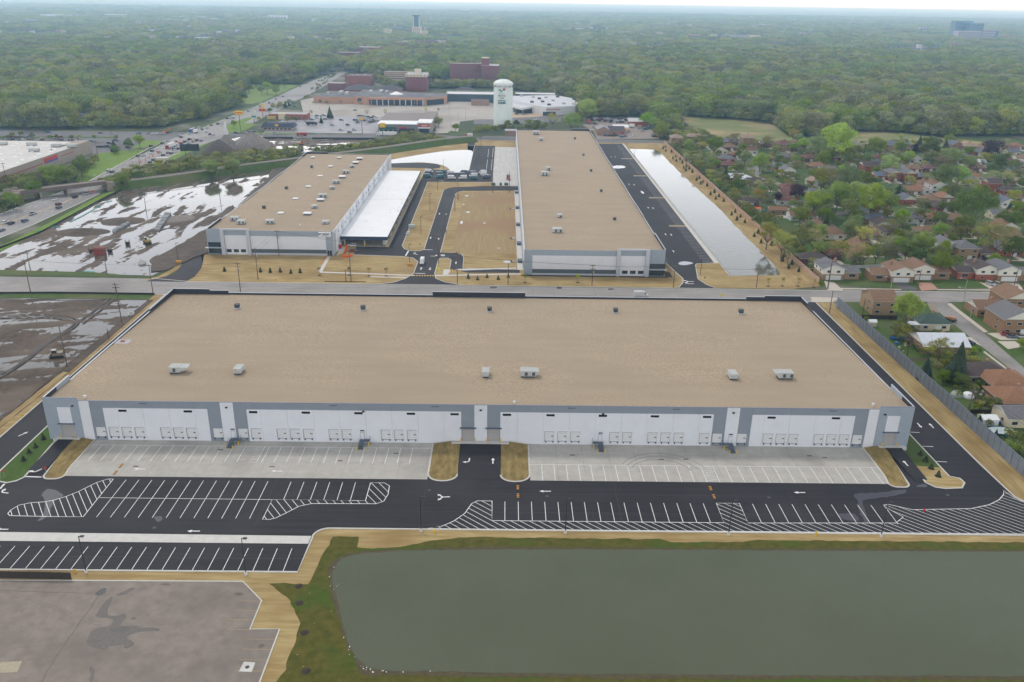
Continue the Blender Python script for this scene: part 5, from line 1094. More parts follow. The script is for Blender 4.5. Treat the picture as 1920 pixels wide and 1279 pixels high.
b=MB();b.box(p[0],p[0]+44,p[1],p[1]+30,0,6,WS);b.box(p[0]+6,p[0]+28,p[1]+4,p[1]+26,6,11,WS);b.build('wall',t);b=MB();hip(b,p[0],p[0]+44,p[1],p[1]+30,6,10,SLATE);b.build('roof',t);b=MB();hip(b,p[0]+6,p[0]+28,p[1]+4,p[1]+26,11,15,SLATE);b.build('roof',t)
# strip mall in front of the mall parking
t=thing('shop_row','L-shaped row of shops with a white awning roof and red signs, by the street','shops')
b=MB();b.box(-120.8,-84,816,836,0,8.2,M('shop_grey',(.20,.21,.20),rough=.8));b.box(-84,-71,818,905,0,9.2,BEIGE);b.box(-124,-84,862,905,0,7,BEIGE);b.build('wall',t)
b=MB();b.box(-121.5,-83.7,814,837,8.2,8.7,WROOF);b.build('roof',t);b=MB();b.box(-84.3,-70.7,817.5,842,9.2,9.8,WROOF);b.build('roof',t);b=MB();b.box(-84,-71,842.5,905,9.2,9.5,M('tan_roof',(.24,.21,.19),rough=.9));b.box(-124,-84.3,837.3,905,7.4,7.8,MATS['tan_roof']);b.build('roof',t)
b=MB();b.box(-120,-104,814.8,815.9,3.4,5.6,M('green_awning',(.02,.09,.07),rough=.7));b.box(-102,-93,813.5,815.9,4.4,5.4,M('red_awning',(.5,.06,.05),rough=.6));b.build('awning',t)
b=MB();b.box(-82.5,-72.5,817.2,817.9,5.8,8.2,MATS['sign_red']);s_=b.build('sign',t);b=MB();b.box(-80,-74.5,817.05,817.18,6.6,7.4,FRAME);b.build('sign_strip',s_)
b=MB();b.box(-83.5,-71.8,815.5,818,4.6,5.4,WROOF);b.build('canopy',t);b=MB();b.box(-82.5,-73,817.85,817.98,.3,4,MATS['shop_glass']);b.build('glazing',t)
for k in range(7):add_win(t,-118+k*4.4,815.9,.6,3,2.6)
b=MB();b.box(-100,-86,809,809.5,.3,5.2,M('dark_screen',(.03,.035,.045),rough=.7));tag(b.build('screen_wall'),'dark screen wall standing in front of the shop row, beside the white trailer','screen wall')
# diner and burger restaurant
t=thing('diner','low diner with a dark blue hipped roof skirt and a yellow sign','diner');b=MB();b.box(-232,-203.5,820,836,0,3.2,M('diner_wall',(.35,.27,.22),rough=.8));b.build('wall',t)
NR=M('navy_shingle',(.035,.045,.075),(.05,.06,.095),scale=1,rough=.8);b=MB();b.prism([(-233.4,818.6),(-202.2,818.6),(-202.2,837.4),(-233.4,837.4)],3.1,3.3,NR);b.lathe(0,0,[(0.01,0),(.01,.01)],NR,3)
for q in([(-233.4,818.6,3.3),(-202.2,818.6,3.3),(-205,821.5,6.6),(-230.5,821.5,6.6)],[(-202.2,818.6,3.3),(-202.2,837.4,3.3),(-205,834.5,6.6),(-205,821.5,6.6)],[(-233.4,837.4,3.3),(-233.4,818.6,3.3),(-230.5,821.5,6.6),(-230.5,834.5,6.6)],[(-230.5,821.5,6.0),(-205,821.5,6.0),(-205,834.5,6.0),(-230.5,834.5,6.0)]):b.face(q,NR)
b.build('roof',t);b=MB();b.ico(-218,819.4,5.0,1.9,.3,1.1,YEL,0,1);b.build('sign',t)
for k in range(7):add_win(t,-229+k*3.8,819.98,.9,2.6,1.6)
t=thing('restaurant','red brick burger restaurant with a flat roof and a cream entrance','restaurant');b=MB();b.box(-246,-207,898,915,0,5.2,BRK_R);b.box(-236,-229,897,905,0,6.2,CREAM);b.build('wall',t);b=MB();b.box(-245,-208,899,914,5.2,5.5,MATS['grey_roof']);r2_=b.build('roof',t);roof_boxes(r2_,0.1,.1,5.5,0,1)
b=MB();b.box(-246.3,-207-.1,897.7,898-.02,4.4,5.3,MATS['red_band']);b.build('fascia',t)
for k in range(5):add_win(t,-226+k*4,897.97,1,2.4,1.8)
b=MB();b.box(-247.5,-239,896,897.9,.4,3.4,M('playroom_yellow',(.5,.42,.12),rough=.6));b.build('play_room',t)
def pole_sign(x,y,h,nm,lb,f):t=thing(nm,lb,'sign',(x,y,0));b=MB();b.tube((0,0,0),(0,0,h),.3,HVACD if f!='m' else BRK_R,8);b.build('pole',t);return t
a=gd('T',470,205);t=pole_sign(a[0],a[1],8,'pole_sign','tall red road sign with golden twin arches, by the burger restaurant','m')
b=MB();b.box(-3.6,3.6,-.35,.35,7.2,10,MATS['sign_red']);s_=b.build('panel',t)
b=MB()
for s in(-1,1):
 pts=[(s*1.5+1.5*math.cos(R(an)),8.6+6.2*math.sin(R(an)))for an in range(0,181,15)]
 for p,q in zip(pts,pts[1:]):b.tube((p[0],-.5,p[1]),(q[0],-.5,q[1]),.38,YEL,5)
b.build('arches',s_)
a=gd('T',200,360);t=pole_sign(a[0],a[1],15,'pole_sign','tall pole sign with a yellow board, at the corner of the diner lot','d');b=MB();b.ico(0,0,17,5.2,.4,2.0,YEL,.05,2);s_=b.build('panel',t);b=MB();b.box(-3.5,3.5,-.5,-.42,16.6,17.5,MATS['sign_red']);b.build('sign_strip',s_)
a=gd('T',365,260);t=pole_sign(a[0],a[1],5,'pole_sign','pale pylon sign board beside the road, between the two yellow signs','d');b=MB();b.box(-2.6,2.6,-.4,.4,4,12.5,FRAME);s_=b.build('panel',t);b=MB();b.box(-2.3,2.3,-.5,-.42,5.5,7,TEAL);b.build('sign_strip',s_)
a=gd('V',1790,500);t=thing('pylon','slim white tapering pylon at the corner beside the dirt piles','pylon',(a[0],a[1],0));b=MB();b.prism([(-1.6,-1),(1.6,-1),(1.6,1),(-1.6,1)],0,5,WS);b.prism([(-.9,-.6),(.9,-.6),(.9,.6),(-.9,.6)],5,11,WS);b.build('body',t)
a=gd('Y',0,0);a=gd('S',636,700);t=pole_sign(a[0],a[1],12,'pole_sign','thin red pole sign with a yellow top, at the edge of the shop lot','m');b=MB();b.box(-1.2,1.2,-.3,.3,12,15,YEL);b.build('panel',t)
a=gd('S',860,730);t=pole_sign(a[0],a[1],9,'pole_sign','yellow board sign on a pole in front of the shop row','d');b=MB();b.box(-2.6,2.6,-.3,.3,8,12,YEL);b.build('panel',t)
t=thing('billboard','wide dark-backed billboard on posts beside the divided road','billboard',(-250.2,676,0),R(12));b=MB();b.box(-7.2,7.2,-.3,.3,4.3,9.6,MATS['dark_screen']);b.build('panel',t)
for k in range(9):b=MB();b.box(-7+k*1.7,-6.85+k*1.7,-.5,-.31,4.4,9.5,HVACD);b.build('rib',t)
for x in(-3.5,3.5):b=MB();b.tube((x,0,0),(x,0,4.3),.25,HVACD,6);b.build('post',t)
t=thing('shed','small cream utility building at the roadside above the hedge','shed',P('V',(825,950))[0]+(0,));b=MB();b.box(-4.2,4.2,0,6,0,4.6,CREAM);b.build('wall',t);b=MB();b.box(-4.5,4.5,-.3,6.3,4.6,4.9,HVAC);b.build('roof',t);b=MB();b.box(2.5,3.7,-.05,-.005,0,2.4,HVACD);b.build('door',t)
# car yard buildings
t=thing('workshop','tan brick car workshop with a grey pitched roof, between parked cars','workshop');b=MB();b.box(87.5,99.2,818.5,838,0,5.5,BRK_P);b.box(99.2,114,822,838,0,4,BRK_P);b.build('wall',t)
b=MB();gable(b,87.5,99.2,818.5,838,5.5,8.2,SLATE,BRK_P,'y',.5);gable(b,99.3,114,822,838,4,7.4,MATS['dark_shingle'],BRK_P,'x',.5);b.build('roof',t);add_win(t,94,818.45,3,1.2,1.2);add_win(t,104,821.95,1,2,1.4);b=MB();b.box(110,113.4,821.6,821.98,.2,3.4,MATS['red_band']);b.build('garage_door',t)
t=thing('workshop','long white-roofed workshop at the far side of the car yard','workshop');b=MB();b.box(127,146,883,900,0,5,BRK_R);b.build('wall',t);b=MB();gable(b,126,147,883,900,5,7.5,MATS['pale_roof'],BRK_R,'x',.5);b.build('roof',t)
t=thing('shed','white tent-roofed shed in the car yard behind the tan workshop','shed');b=MB();b.box(106,121,846,856,0,4,WS);b.build('wall',t);b=MB();gable(b,106,121,846,856,4,6,WROOF,WS,'x',.3);b.build('roof',t)
t=thing('shed','orange-roofed open shed beside the tan workshop','shed');b=MB();b.box(112.5,121,838.5,843,2.9,3.5,MATS['orange_paint']);b.build('roof',t)
for x in(113,120.5):b=MB();b.tube((x,839,0),(x,839,3),.12,HVACD,5);b.build('post',t)
a=P('Q',(395,1080),(600,1080));t=thing('building','small brown brick building partly hidden by the far end of the narrow warehouse','building');b=MB();b.box(-.5,14,808,818,0,4.6,BRK_P);b.build('wall',t);b=MB();b.box(-.8,14,807.7,818.3,4.6,4.9,MATS['grey_roof']);b.build('roof',t)
for k in range(3):add_win(t,1.5+k*3,807.98,2.2,1.8,1)
# railway bridge
t=thing('railway_bridge','old concrete and steel railway bridge crossing the divided road','bridge');OC=M('old_concrete',(.23,.19,.16),(.31,.26,.22),scale=.6,rough=.9,detail=8)
pA,pB=Vector((-297,513,0)),Vector((-259,546,0));dr=(pB-pA).normalized();nr=Vector((-dr.y,dr.x,0));ang=math.atan2(dr.y,dr.x);Lb=(pB-pA).length
def bb(x0,x1,y0,y1,z0,z1,m,nm):
 b=MB();b.box(x0,x1,y0,y1,z0,z1,m);o=b.build(nm,t);o.location=pA;o.rotation_euler=(0,0,ang);return o
bb(-3,Lb+2,0,9,5.2,5.7,OC,'deck');bb(0,Lb,-.25,-.01,4.2,6.3,M('rusty_steel',(.10,.09,.085),(.17,.12,.09),scale=1,rough=.8),'girder');bb(0,Lb,9.01,9.3,4.2,6.0,MATS['rusty_steel'],'girder')
bb(-7,0,-1,10,-.1,5.19,OC,'abutment');bb(Lb,Lb+5,-1,10,-.1,5.19,OC,'abutment');bb(-7,1,9.4,10,5.21,7,OC,'parapet')
for s in(.21,.52):bb(Lb*s,Lb*s+1.2,.4,8.6,-.1,4.6,OC,'pier');[bb(Lb*s-.1,Lb*s+1.3,.5+k*1.6,1.1+k*1.6,-.1,5.19,HVACD,'column')for k in range(5)]
bb(-60,Lb+160,2.6,2.75,5.71,5.85,MATS['rusty_steel'],'rail');bb(-60,Lb+160,4.1,4.25,5.71,5.85,MATS['rusty_steel'],'rail')
# embankment of the railway
def bank(name,cl,w0,w1,h,mat):
 b=MB();L0,R0=offset_line(cl,w0),offset_line(cl,-w0);L1,R1=offset_line(cl,w1),offset_line(cl,-w1)
 for i in range(len(cl)-1):
  b.face([(*R0[i],0),(*R0[i+1],0),(*R1[i+1],h),(*R1[i],h)],mat);b.face([(*R1[i],h),(*R1[i+1],h),(*L1[i+1],h),(*L1[i],h)],M('ballast',(.15,.13,.11),(.22,.19,.165),scale=2,rough=.95));b.face([(*L1[i],h),(*L1[i+1],h),(*L0[i+1],0),(*L0[i],0)],mat)
 return b.build(name,kind='structure')
c0=pA+nr*4.5;c1=pB+nr*4.5
bank('railway_bank',[(c0+dr*-60)[:2],(c0-dr*5)[:2]],10,5,5.2,GRASS)
RB=[(c1+dr*3)[:2],(c1+dr*40)[:2],(-200,612),(-150,660),(-100,708),(-60,752),(-30,775)]
bank('railway_bank',[(x,y)for x,y in RB],9,3.5,4.5,GRASS)
# piles of earth
def pile(label,x,y,rx,ry,h,mat,seed,nm='dirt_pile'):
 g=random.Random(seed);b=MB();n,m=28,9;k=len(b.v);a_=b.mi(mat)
 for j in range(m+1):
  for i in range(n):
   t_=2*PI*i/n;f=1-j/m;q=f*(1+.12*noise.noise(Vector((math.cos(t_)*1.7,math.sin(t_)*1.7,seed+j*.25))));zz=h*(1-f**1.15)*(1+.08*noise.noise(Vector((i*.5,j*.6,seed))));b.v.append((x+rx*q*math.cos(t_),y+ry*q*math.sin(t_),zz if j else 0.02))
 for j in range(m):
  for i in range(n):i2=(i+1)%n;b.f.append((k+j*n+i,k+j*n+i2,k+(j+1)*n+i2,k+(j+1)*n+i));b.m.append(a_)
 o=b.build(nm);return tag(o,label,'dirt pile')
DARKP=M('dark_earth',(.075,.065,.06),(.105,.09,.08),scale=.8,rough=.95);GRP=M('gravel_pile_mat',(.17,.15,.135),(.24,.215,.19),scale=.5,stretch=(1,1,.3),rough=.95)
pile('dark brown cone of soil, nearest the hedge by the billboard',-233.5,696,14.5,13,10.4,DARKP,1);pile('broad grey gravel heap right of the dark soil cone',-216,728,20,14,12.5,GRP,2);pile('smaller grey heap behind the dark cone',-236,722,12,10,10.5,GRP,3)
pile('low dark mound in front of the dark soil cone',*P('V',(1370,930))[0],6.5,4,2.4,DARKP,4)
a=P('D',(640,790))[0];pile('long low mound of brown soil in the flooded lot',a[0]-3,a[1]+2,15,9,2.3,MUD,5);a=P('D',(920,700))[0];pile('flat brown mound amid the puddles of the flooded lot',a[0],a[1],13,10,1.0,MUD,6);a=P('D',(1360,680))[0];pile('flat grey gravel patch heap beside the dark bank of the flooded lot',a[0],a[1],9,10,.7,GRP,7)
# houses
RC={'b':M('brown_shingle',(.17,.105,.065),(.24,.15,.10),scale=1.5,rough=.95),'o':M('orange_shingle',(.20,.105,.06),(.28,.15,.09),scale=1.5,rough=.95),'g':M('grey_shingle',(.12,.12,.13),(.17,.17,.18),scale=1.5,rough=.95),
      'd':M('brown_black_shingle',(.065,.05,.05),(.10,.078,.075),scale=1.5,rough=.95),'u':M('blue_grey_shingle',(.10,.12,.155),(.14,.16,.20),scale=1.5,rough=.95),'m':M('maroon_shingle',(.13,.06,.05),(.18,.085,.07),scale=1.5,rough=.95),
      'w':M('white_metal_roof',(.52,.55,.60),(.6,.63,.67),scale=.6,stretch=(1,.2,1),rough=.5),'n':M('green_shingle',(.045,.075,.065),(.065,.10,.085),scale=1.5,rough=.95),'p':M('pink_tan_shingle',(.25,.18,.14),(.33,.24,.19),scale=1.5,rough=.95)}
RN={'b':'brown','o':'orange-brown','g':'grey','d':'dark brown','u':'blue-grey','m':'maroon','w':'white metal','n':'dark green','p':'pinkish tan'}
WC={'t':BRK_T,'r':BRK_R,'c':CREAM,'k':M('orange_brick',(.215,.13,.07),(.29,.18,.105),scale=2.5,rough=.9),'p':BRK_P,'w':WS,'d':BRK_D}
WN={'t':'tan brick','r':'red brick','c':'cream','k':'orange brick','p':'pink brick','w':'white','d':'dark brick'}
SIDING=M('pale_siding',(.62,.60,.52),(.68,.66,.58),scale=1,rough=.7)
def house(kind,x,y,rc,wc,w_,d,label,rz=0,flip=False,st=1,garage=True,chim=True):
 if y>385:w_*=.86;d*=.84
 """kind: split (two storeys with a lower wing), hip, gable, gablef (gable to the front), box"""
 t=thing('house',label,'house',(x,y,0),rz);W,Rm=WC[wc],RC[rc];f=-1 if flip else 1
 if y>385:u=f*w_*.2;bd=MB();q_=d/2+.1;bd.face([(x+u-1.7,y-q_-7,.045),(x+u+1.7,y-q_-7,.045),(x+u+1.7,y-q_,.045),(x+u-1.7,y-q_,.045)],MATS['tan_walk']);bd.face([(x-w_/2,y-q_-7.9,.04),(x+w_/2+2,y-q_-7.9,.04),(x+w_/2+2,y-q_-7.0,.04),(x-w_/2,y-q_-7.0,.04)],MATS['tan_walk']);bd.build('driveway',kind='structure')
 def wall(x0,x1,y0,y1,z0,z1,m,nm='wall'):b=MB();b.box(min(x0*f,x1*f),max(x0*f,x1*f),y0,y1,z0,z1,m);return b.build(nm,t)
 def rf(fn,*a,**k):
  b=MB();fn(b,*a,**k);return b.build('roof',t)
 if kind=='split':
  w2_=w_*.56;a,c=0,w2_;h2=5.6
  wall(a,c,-d/2,d/2,0,2.9,W);wall(a,c,-d/2-.12,d/2,2.9,h2,SIDING if wc!='p' else W,'upper_wall');wall(-w_+w2_,-.01,-d/2+1.5,d/2-1.5,0,3.5,W)
  rf(gable,*sorted((a*f,c*f)),-d/2-.12,d/2,h2,h2+2.0,Rm,SIDING,'y',.6);r1=rf(gable,*sorted(((-w_+w2_)*f,-.01*f)),-d/2+1.5,d/2-1.5,3.5,5.3,Rm,SIDING,'x',.5)
  for u in(.28,.72):add_win(t,(a+(c-a)*u)*f,-d/2-.14,3.6,1.7,1.2)
  add_win(t,(-(w_-w2_)/2-.6)*f,-d/2+1.48,1.2,3.2,1.5)
  if garage:b=MB();g0_=[c*.12*f,c*.82*f];b.box(min(g0_),max(g0_),-d/2-.08,-d/2-.01,.1,2.3,WS);b.build('garage_door',t)
  else:add_win(t,c*.3*f,-d/2-.02,1,1.6,1.1)
  b=MB();b.box(min(-.9*f,-.1*f),max(-.9*f,-.1*f),-d/2+1.42,-d/2+1.49,.2,2.3,RC['m']);b.build('door',t)
  for s,xx in((1,c if f>0 else 0),(-1,0 if f>0 else c)):
   xw=(c if s*f>0 else 0)*f
   if s*f>0:
    for yy in(-d*.25,d*.2):add_win(t,xw+.02*s,yy,3.6,1.2,1.1,rz=s*PI/2)
 else:
  h=3.0*st+.3;wall(-w_/2,w_/2,-d/2,d/2,0,h,W)
  if kind=='hip':rf(hip,-w_/2,w_/2,-d/2,d/2,h,h+min(w_,d)*.24,Rm,.7)
  elif kind=='gable':rf(gable,-w_/2,w_/2,-d/2,d/2,h,h+d*.22,Rm,SIDING if wc!='t' else W,'x',.5)
  elif kind=='gablef':rf(gable,-w_/2,w_/2,-d/2,d/2,h,h+w_*.24,Rm,SIDING if wc in 'wckr' else W,'y',.5)
  elif kind=='box':b=MB();b.box(-w_/2-.3,w_/2+.3,-d/2-.3,d/2+.3,h,h+.5,Rm);b.build('roof',t)
  for s_ in range(st):
   for u in((-.3,.3)if w_<13 else(-.36,-.05,.3)):add_win(t,u*w_,-d/2-.02,1+s_*3.0,1.9,1.2)
   for s in(-1,1):add_win(t,s*(w_/2+.02),-d*.18,1.1+s_*3,1.3,1.1,rz=s*PI/2)
  if garage:b=MB();b.box(w_*.12*f-1.3,w_*.12*f+1.3,-d/2-.08,-d/2-.01,.1,2.2,WS if kind!='box' else RC['m']);b.build('garage_door',t)
 if chim:b=MB();cx_=w_*.12*f;b.box(cx_-.45,cx_+.45,d*.1,d*.1+.9,2.5,(8.4 if kind=='split' else 3.0*st+3.4),BRK_P);b.build('chimney',t)
 return t
HOUSES=[]
def H(r,px,py,kind,rc,wc,w_,d,label,**k):
 a=gd(r,px,py);HOUSES.append((a[0],a[1]+d/2,max(w_,d)/2));return house(kind,a[0],a[1]+d/2,rc,wc,w_,d,label,**k)
# along the wide street
H('H',228,1150,'split','g','t',18,12,'tan brick split-level with a grey roof, first on the wide street beside the pink wall',flip=True,garage=True)
H('H',560,1165,'split','b','k',19,12,'orange brick split-level with a brown roof and white double garage, beside a grey driveway')
H('H',862,1150,'split','b','k',19,12,'orange brick split-level with a brown roof, behind the reddish brick driveway',flip=True)
H('H',1160,1150,'split','d','r',18,12,'dark red brick split-level with a near-black roof and white gable, on the wide street',garage=False)
H('H',1470,1160,'split','g','k',19,13,'orange brick split-level with a grey roof and white garage, rightmost on the wide street',flip=True)
# second row
H('H',975,985,'gablef','g','w',10,14,'white-gabled house with a dark grey roof, behind the dark red split-level',st=2,garage=False)
H('H',1110,1010,'hip','g','t',12,14,'two-storey tan brick house with a grey hipped roof and chimney, behind the front row',st=2)
H('H',620,975,'hip','d','d',10,11,'dark low house almost hidden under trees, behind the brown-roofed front row')
H('H',25,1040,'hip','d','d',15,9,'dark brown low bungalow beside the pink wall, half under a tree')
H('H',160,1010,'gable','m','d',9,9,'small maroon-roofed garden house among bare trees, second row',garage=False,chim=False)
H('H',1250,1005,'hip','d','t',9,12,'narrow dark-roofed house right of the two-storey grey hipped one')
# middle blocks
H('H',870,850,'hip','b','c',19,11,'cream house with a long brown hipped roof, in the middle of the neighbourhood',garage=False)
H('H',1110,835,'hip','b','t',15,11,'tan brick bungalow with a brown hipped roof, right of the cream house')
H('H',590,850,'hip','d','c',13,12,'low house with a dark brown hipped roof and pale front, left of the cream house')
H('H',520,800,'gablef','d','c',10,13,'dark-roofed house with a cream side, behind the low dark hipped one')
H('H',470,755,'hip','u','t',15,11,'long blue-grey hipped house beside the short dead-end street')
H('H',350,700,'hip','u','c',12,13,'cream-gabled house with a blue-grey roof above the short dead-end street')
H('H',740,755,'hip','g','w',13,12,'grey-roofed house with a white-posted porch, mid neighbourhood')
H('H',890,750,'hip','o','t',15,12,'tan brick house with an orange-brown roof, right of the white-posted porch')
H('H',1030,755,'hip','b','t',15,11,'wide brown-roofed tan brick house under the biggest dark tree')
H('H',1335,725,'gable','g','c',10,11,'cream house with a grey gable roof, right of the biggest dark tree')
H('H',700,620,'gablef','u','r',12,13,'red brick house with a blue roof and white gable, behind a lawn',garage=False)
H('H',860,620,'hip','b','t',12,12,'tan brick house with a brown roof, right of the blue-roofed one')
H('H',965,605,'gablef','o','k',11,12,'orange brick house with an orange-brown gable roof, right of two brown ones')
H('H',730,550,'gable','o','k',13,11,'long orange-roofed house below the parked cars, left of a white gable')
H('H',800,545,'gablef','o','w',9,12,'white-gabled house with an orange-brown roof, beside the long orange-roofed one')
H('H',905,545,'gablef','b','w',12,14,'big white-gabled two-storey house with a brown roof',st=2)
H('H',505,445,'gable','u','r',12,11,'red brick house with a pale blue-grey roof and white front, upper middle')
H('H',595,455,'gablef','g','r',9,13,'narrow red brick house with a white gable, between two others',st=2)
H('H',705,460,'gablef','g','r',11,14,'red brick house with a big white gable and garage, behind two parked cars',st=2)
H('H',795,450,'hip','u','d',9,11,'small dark blue-grey hipped house right of the big white gable')
H('H',430,400,'gable','d','r',15,12,'red brick house with a navy roof and white side, upper left',st=2)
H('H',290,368,'gablef','m','w',9,11,'little white-gabled house with a maroon roof, left of the navy-roofed one')
H('H',175,315,'gablef','b','r',10,12,'white-gabled red brick house facing the front, in the far left row')
H('H',60,375,'hip','o','k',15,11,'bright orange-brown hipped roof house in the upper left')
H('H',10,315,'hip','m','d',11,11,'maroon-roofed low house beyond the orange hipped one')
H('H',500,315,'hip','m','t',13,11,'maroon-roofed tan house between two round green trees')
H('H',690,325,'hip','p','t',11,11,'pinkish-roofed house near the purple tree, left of a white gable')
H('H',750,320,'gablef','p','w',11,13,'white-gabled house with a pinkish tan roof, right of the purple tree')
H('H',740,390,'hip','b','r',13,11,'red brick house with a brown roof, behind the white-gabled row')
H('H',655,380,'gablef','u','w',8,11,'tiny white and pale blue house beside a green tree, upper middle')
H('H',845,385,'hip','m','d',10,10,'maroon-roofed house half hidden behind the bright green trees')
H('H',570,245,'gable','u','t',14,13,'tan two-storey house with a blue roof near the wild meadow, left one',st=2,garage=False)
H('H',670,240,'hip','u','p',10,12,'pink brick house with a blue roof, right behind the left tan one',st=2,garage=False)
H('H',325,250,'gablef','g','c',11,13,'pale grey two-storey house beside the big yellow-green tree',st=2,garage=False)
H('H',1035,245,'gablef','u','p',12,13,'blue-roofed pink brick house at the far edge, right of the purple tree row',st=2,garage=False)
H('H',1130,255,'hip','p','p',13,13,'large pinkish flat-looking apartment house at the far edge',st=2,garage=False)
H('H',1195,270,'gable','g','r',11,11,'grey-roofed red brick house behind parked cars at the far edge')
H('H',1255,290,'gablef','u','w',9,11,'white-fronted house below the big purple tree')
H('H',1440,275,'gable','u','c',12,12,'blue-grey roofed house right of the big purple tree')
H('H',1425,345,'hip','m','d',13,11,'maroon bungalow at the right edge, upper row')
H('H',1490,350,'gable','b','w',10,12,'white-sided house with a brown roof at the right edge, upper row',st=2)
H('H',1470,230,'hip','o','k',12,12,'orange-roofed house far right below the woods')
H('H',1190,385,'hip','b','r',12,11,'red brick bungalow with a brown roof, right of the bright green trees')
H('H',1172,450,'hip','o','c',11,10,'pale house with an orange-brown roof beside a white fence')
H('H',1200,345,'gable','w','w',10,9,'low white-roofed garage building in the upper right')
H('H',1300,530,'gable','d','r',11,12,'white-fronted house with a dark roof, left of the dark hipped pair',st=2)
H('H',1410,550,'hip','d','r',12,12,'dark hipped house right of the white-fronted one',garage=False)
H('H',1455,480,'hip','p','p',11,11,'pinkish-roofed house at the right edge behind a white fence')
H('H',1320,625,'hip','u','d',12,11,'blue-grey hipped house, left of a pair near the right edge')
H('H',1405,635,'gablef','u','w',11,13,'white-fronted blue-grey roof house, right of a pair near the right edge')
H('H',1495,600,'hip','m','t',11,11,'maroon roof house cut by the right edge, middle rows')
# left part, near the tree belt
H('G',262,195,'hip','p','t',12,14,'tan two-storey flats with a pinkish roof, first beyond the far end of the pink wall',st=2,garage=False)
H('G',375,185,'hip','p','t',12,12,'tan flats with a pinkish roof, second from the car yard',st=2,garage=False)
H('G',435,178,'hip','p','p',9,10,'small pinkish-roofed flats, third from the car yard',st=2,garage=False)
H('G',640,200,'gable','g','d',15,13,'dark grey roofed building among bare trees below the meadow')
H('G',760,195,'gable','p','p',11,12,'pinkish building behind leafless trees below the meadow',st=2,garage=False)
H('G',1018,240,'hip','m','t',13,14,'tall tan flats with a maroon hipped roof at the end of a lane',st=2,garage=False)
H('G',1125,240,'hip','m','d',13,13,'brown flats with a maroon roof, right of the tall tan ones',st=2,garage=False)
H('G',900,215,'gable','g','d',14,12,'long dark brick building behind trees, left of the tall tan flats',st=1,garage=False)
H('G',1060,310,'hip','g','t',17,11,'long tan brick bungalow with a grey-brown hipped roof by the curving street',garage=False)
H('G',1200,315,'hip','m','d',12,11,'dark bungalow with a maroon hipped roof, right of the long tan one')
H('G',615,320,'hip','g','r',14,11,'grey hipped roof house near the tree belt by the pink wall')
H('G',680,290,'hip','o','r',9,10,'orange-brown roofed house with a white garage, beside the grey hipped one')
H('G',620,365,'hip','m','d',16,10,'long maroon-roofed bungalow in front of the grey hipped one')
H('G',935,320,'gablef','b','r',8,11,'small white-gabled red brick house at the bend of the curving street')
H('G',1000,380,'hip','u','r',13,12,'red brick house with a pale blue-grey roof inside the bend of the street')
H('G',1050,435,'gablef','g','w',11,13,'white-gabled house with a grey roof and carport, beside the bend',st=2)
H('G',680,460,'gable','w','r',13,12,'red brick house with a white metal roof, left of its twin',garage=False)
H('G',760,470,'hip','w','r',10,12,'red brick house with a white metal hipped roof, right one of the white-roofed pair',garage=False)
H('G',810,490,'gable','d','k',11,11,'brown brick house with a dark roof, beside the parked white car')
H('G',885,510,'hip','d','k',11,11,'tan-fronted house with a dark hipped roof, on a green lawn')
H('G',1060,530,'hip','m','r',12,11,'dark red house beside the round purple tree')
H('G',1240,490,'gablef','p','w',10,12,'white-gabled house right of the purple tree')
H('G',1045,625,'hip','m','w',15,11,'white bungalow with a maroon-brown hipped roof behind the blue pools')
H('G',775,630,'hip','d','d',13,10,'dark brown low house near the orange shed')
H('G',975,690,'gable','o','k',12,7,'rust-coloured open porch building in a cluttered yard',garage=False,chim=False)
H('G',1150,735,'gable','b','w',17,11,'long brown-roofed white house in front of the cluttered yard',garage=False)
H('G',1225,565,'hip','g','p',10,10,'greyish house partly behind trees, right of the white bungalow')
# nearest houses, right of the grey sound wall
H('I',545,205,'gable','b','t',10,13,'two-storey yellow brick house with one red side wall, beside the grey sound wall',st=2,garage=False,chim=False)
H('I',925,322,'hip','n','c',12,10,'low cream house with a dark green hipped roof, behind a big green tree')
H('I',1010,500,'gable','w','k',17,13,'orange brick house with a wide white metal roof, beside the street',garage=False)
H('I',1335,720,'hip','d','t',15,11,'bungalow with a very dark brown hipped roof and white trim, beside the street',garage=False)
H('I',1515,800,'hip','o','k',14,13,'orange brick house with an orange-brown hipped roof, right of the cluttered garden',garage=False)
H('I',1590,930,'hip','o','k',13,12,'lower orange-roofed wing house cut by the right edge',garage=False)
H('I',1600,1050,'gable','g','c',11,9,'cream house with a dark grey roof, nearest at the right edge',garage=False,chim=False)
H('I',1370,218,'gable','b','k',14,11,'orange brick house with a brown roof and white gable, on the corner lawn',garage=False)
H('I',1560,190,'gablef','b','k',13,13,'taller brown-roofed house right of the one on the corner lawn',st=2)
H('I',1560,350,'gablef','g','k',14,14,'grey-roofed house with a white gable and white garage, above two parked cars',st=2)
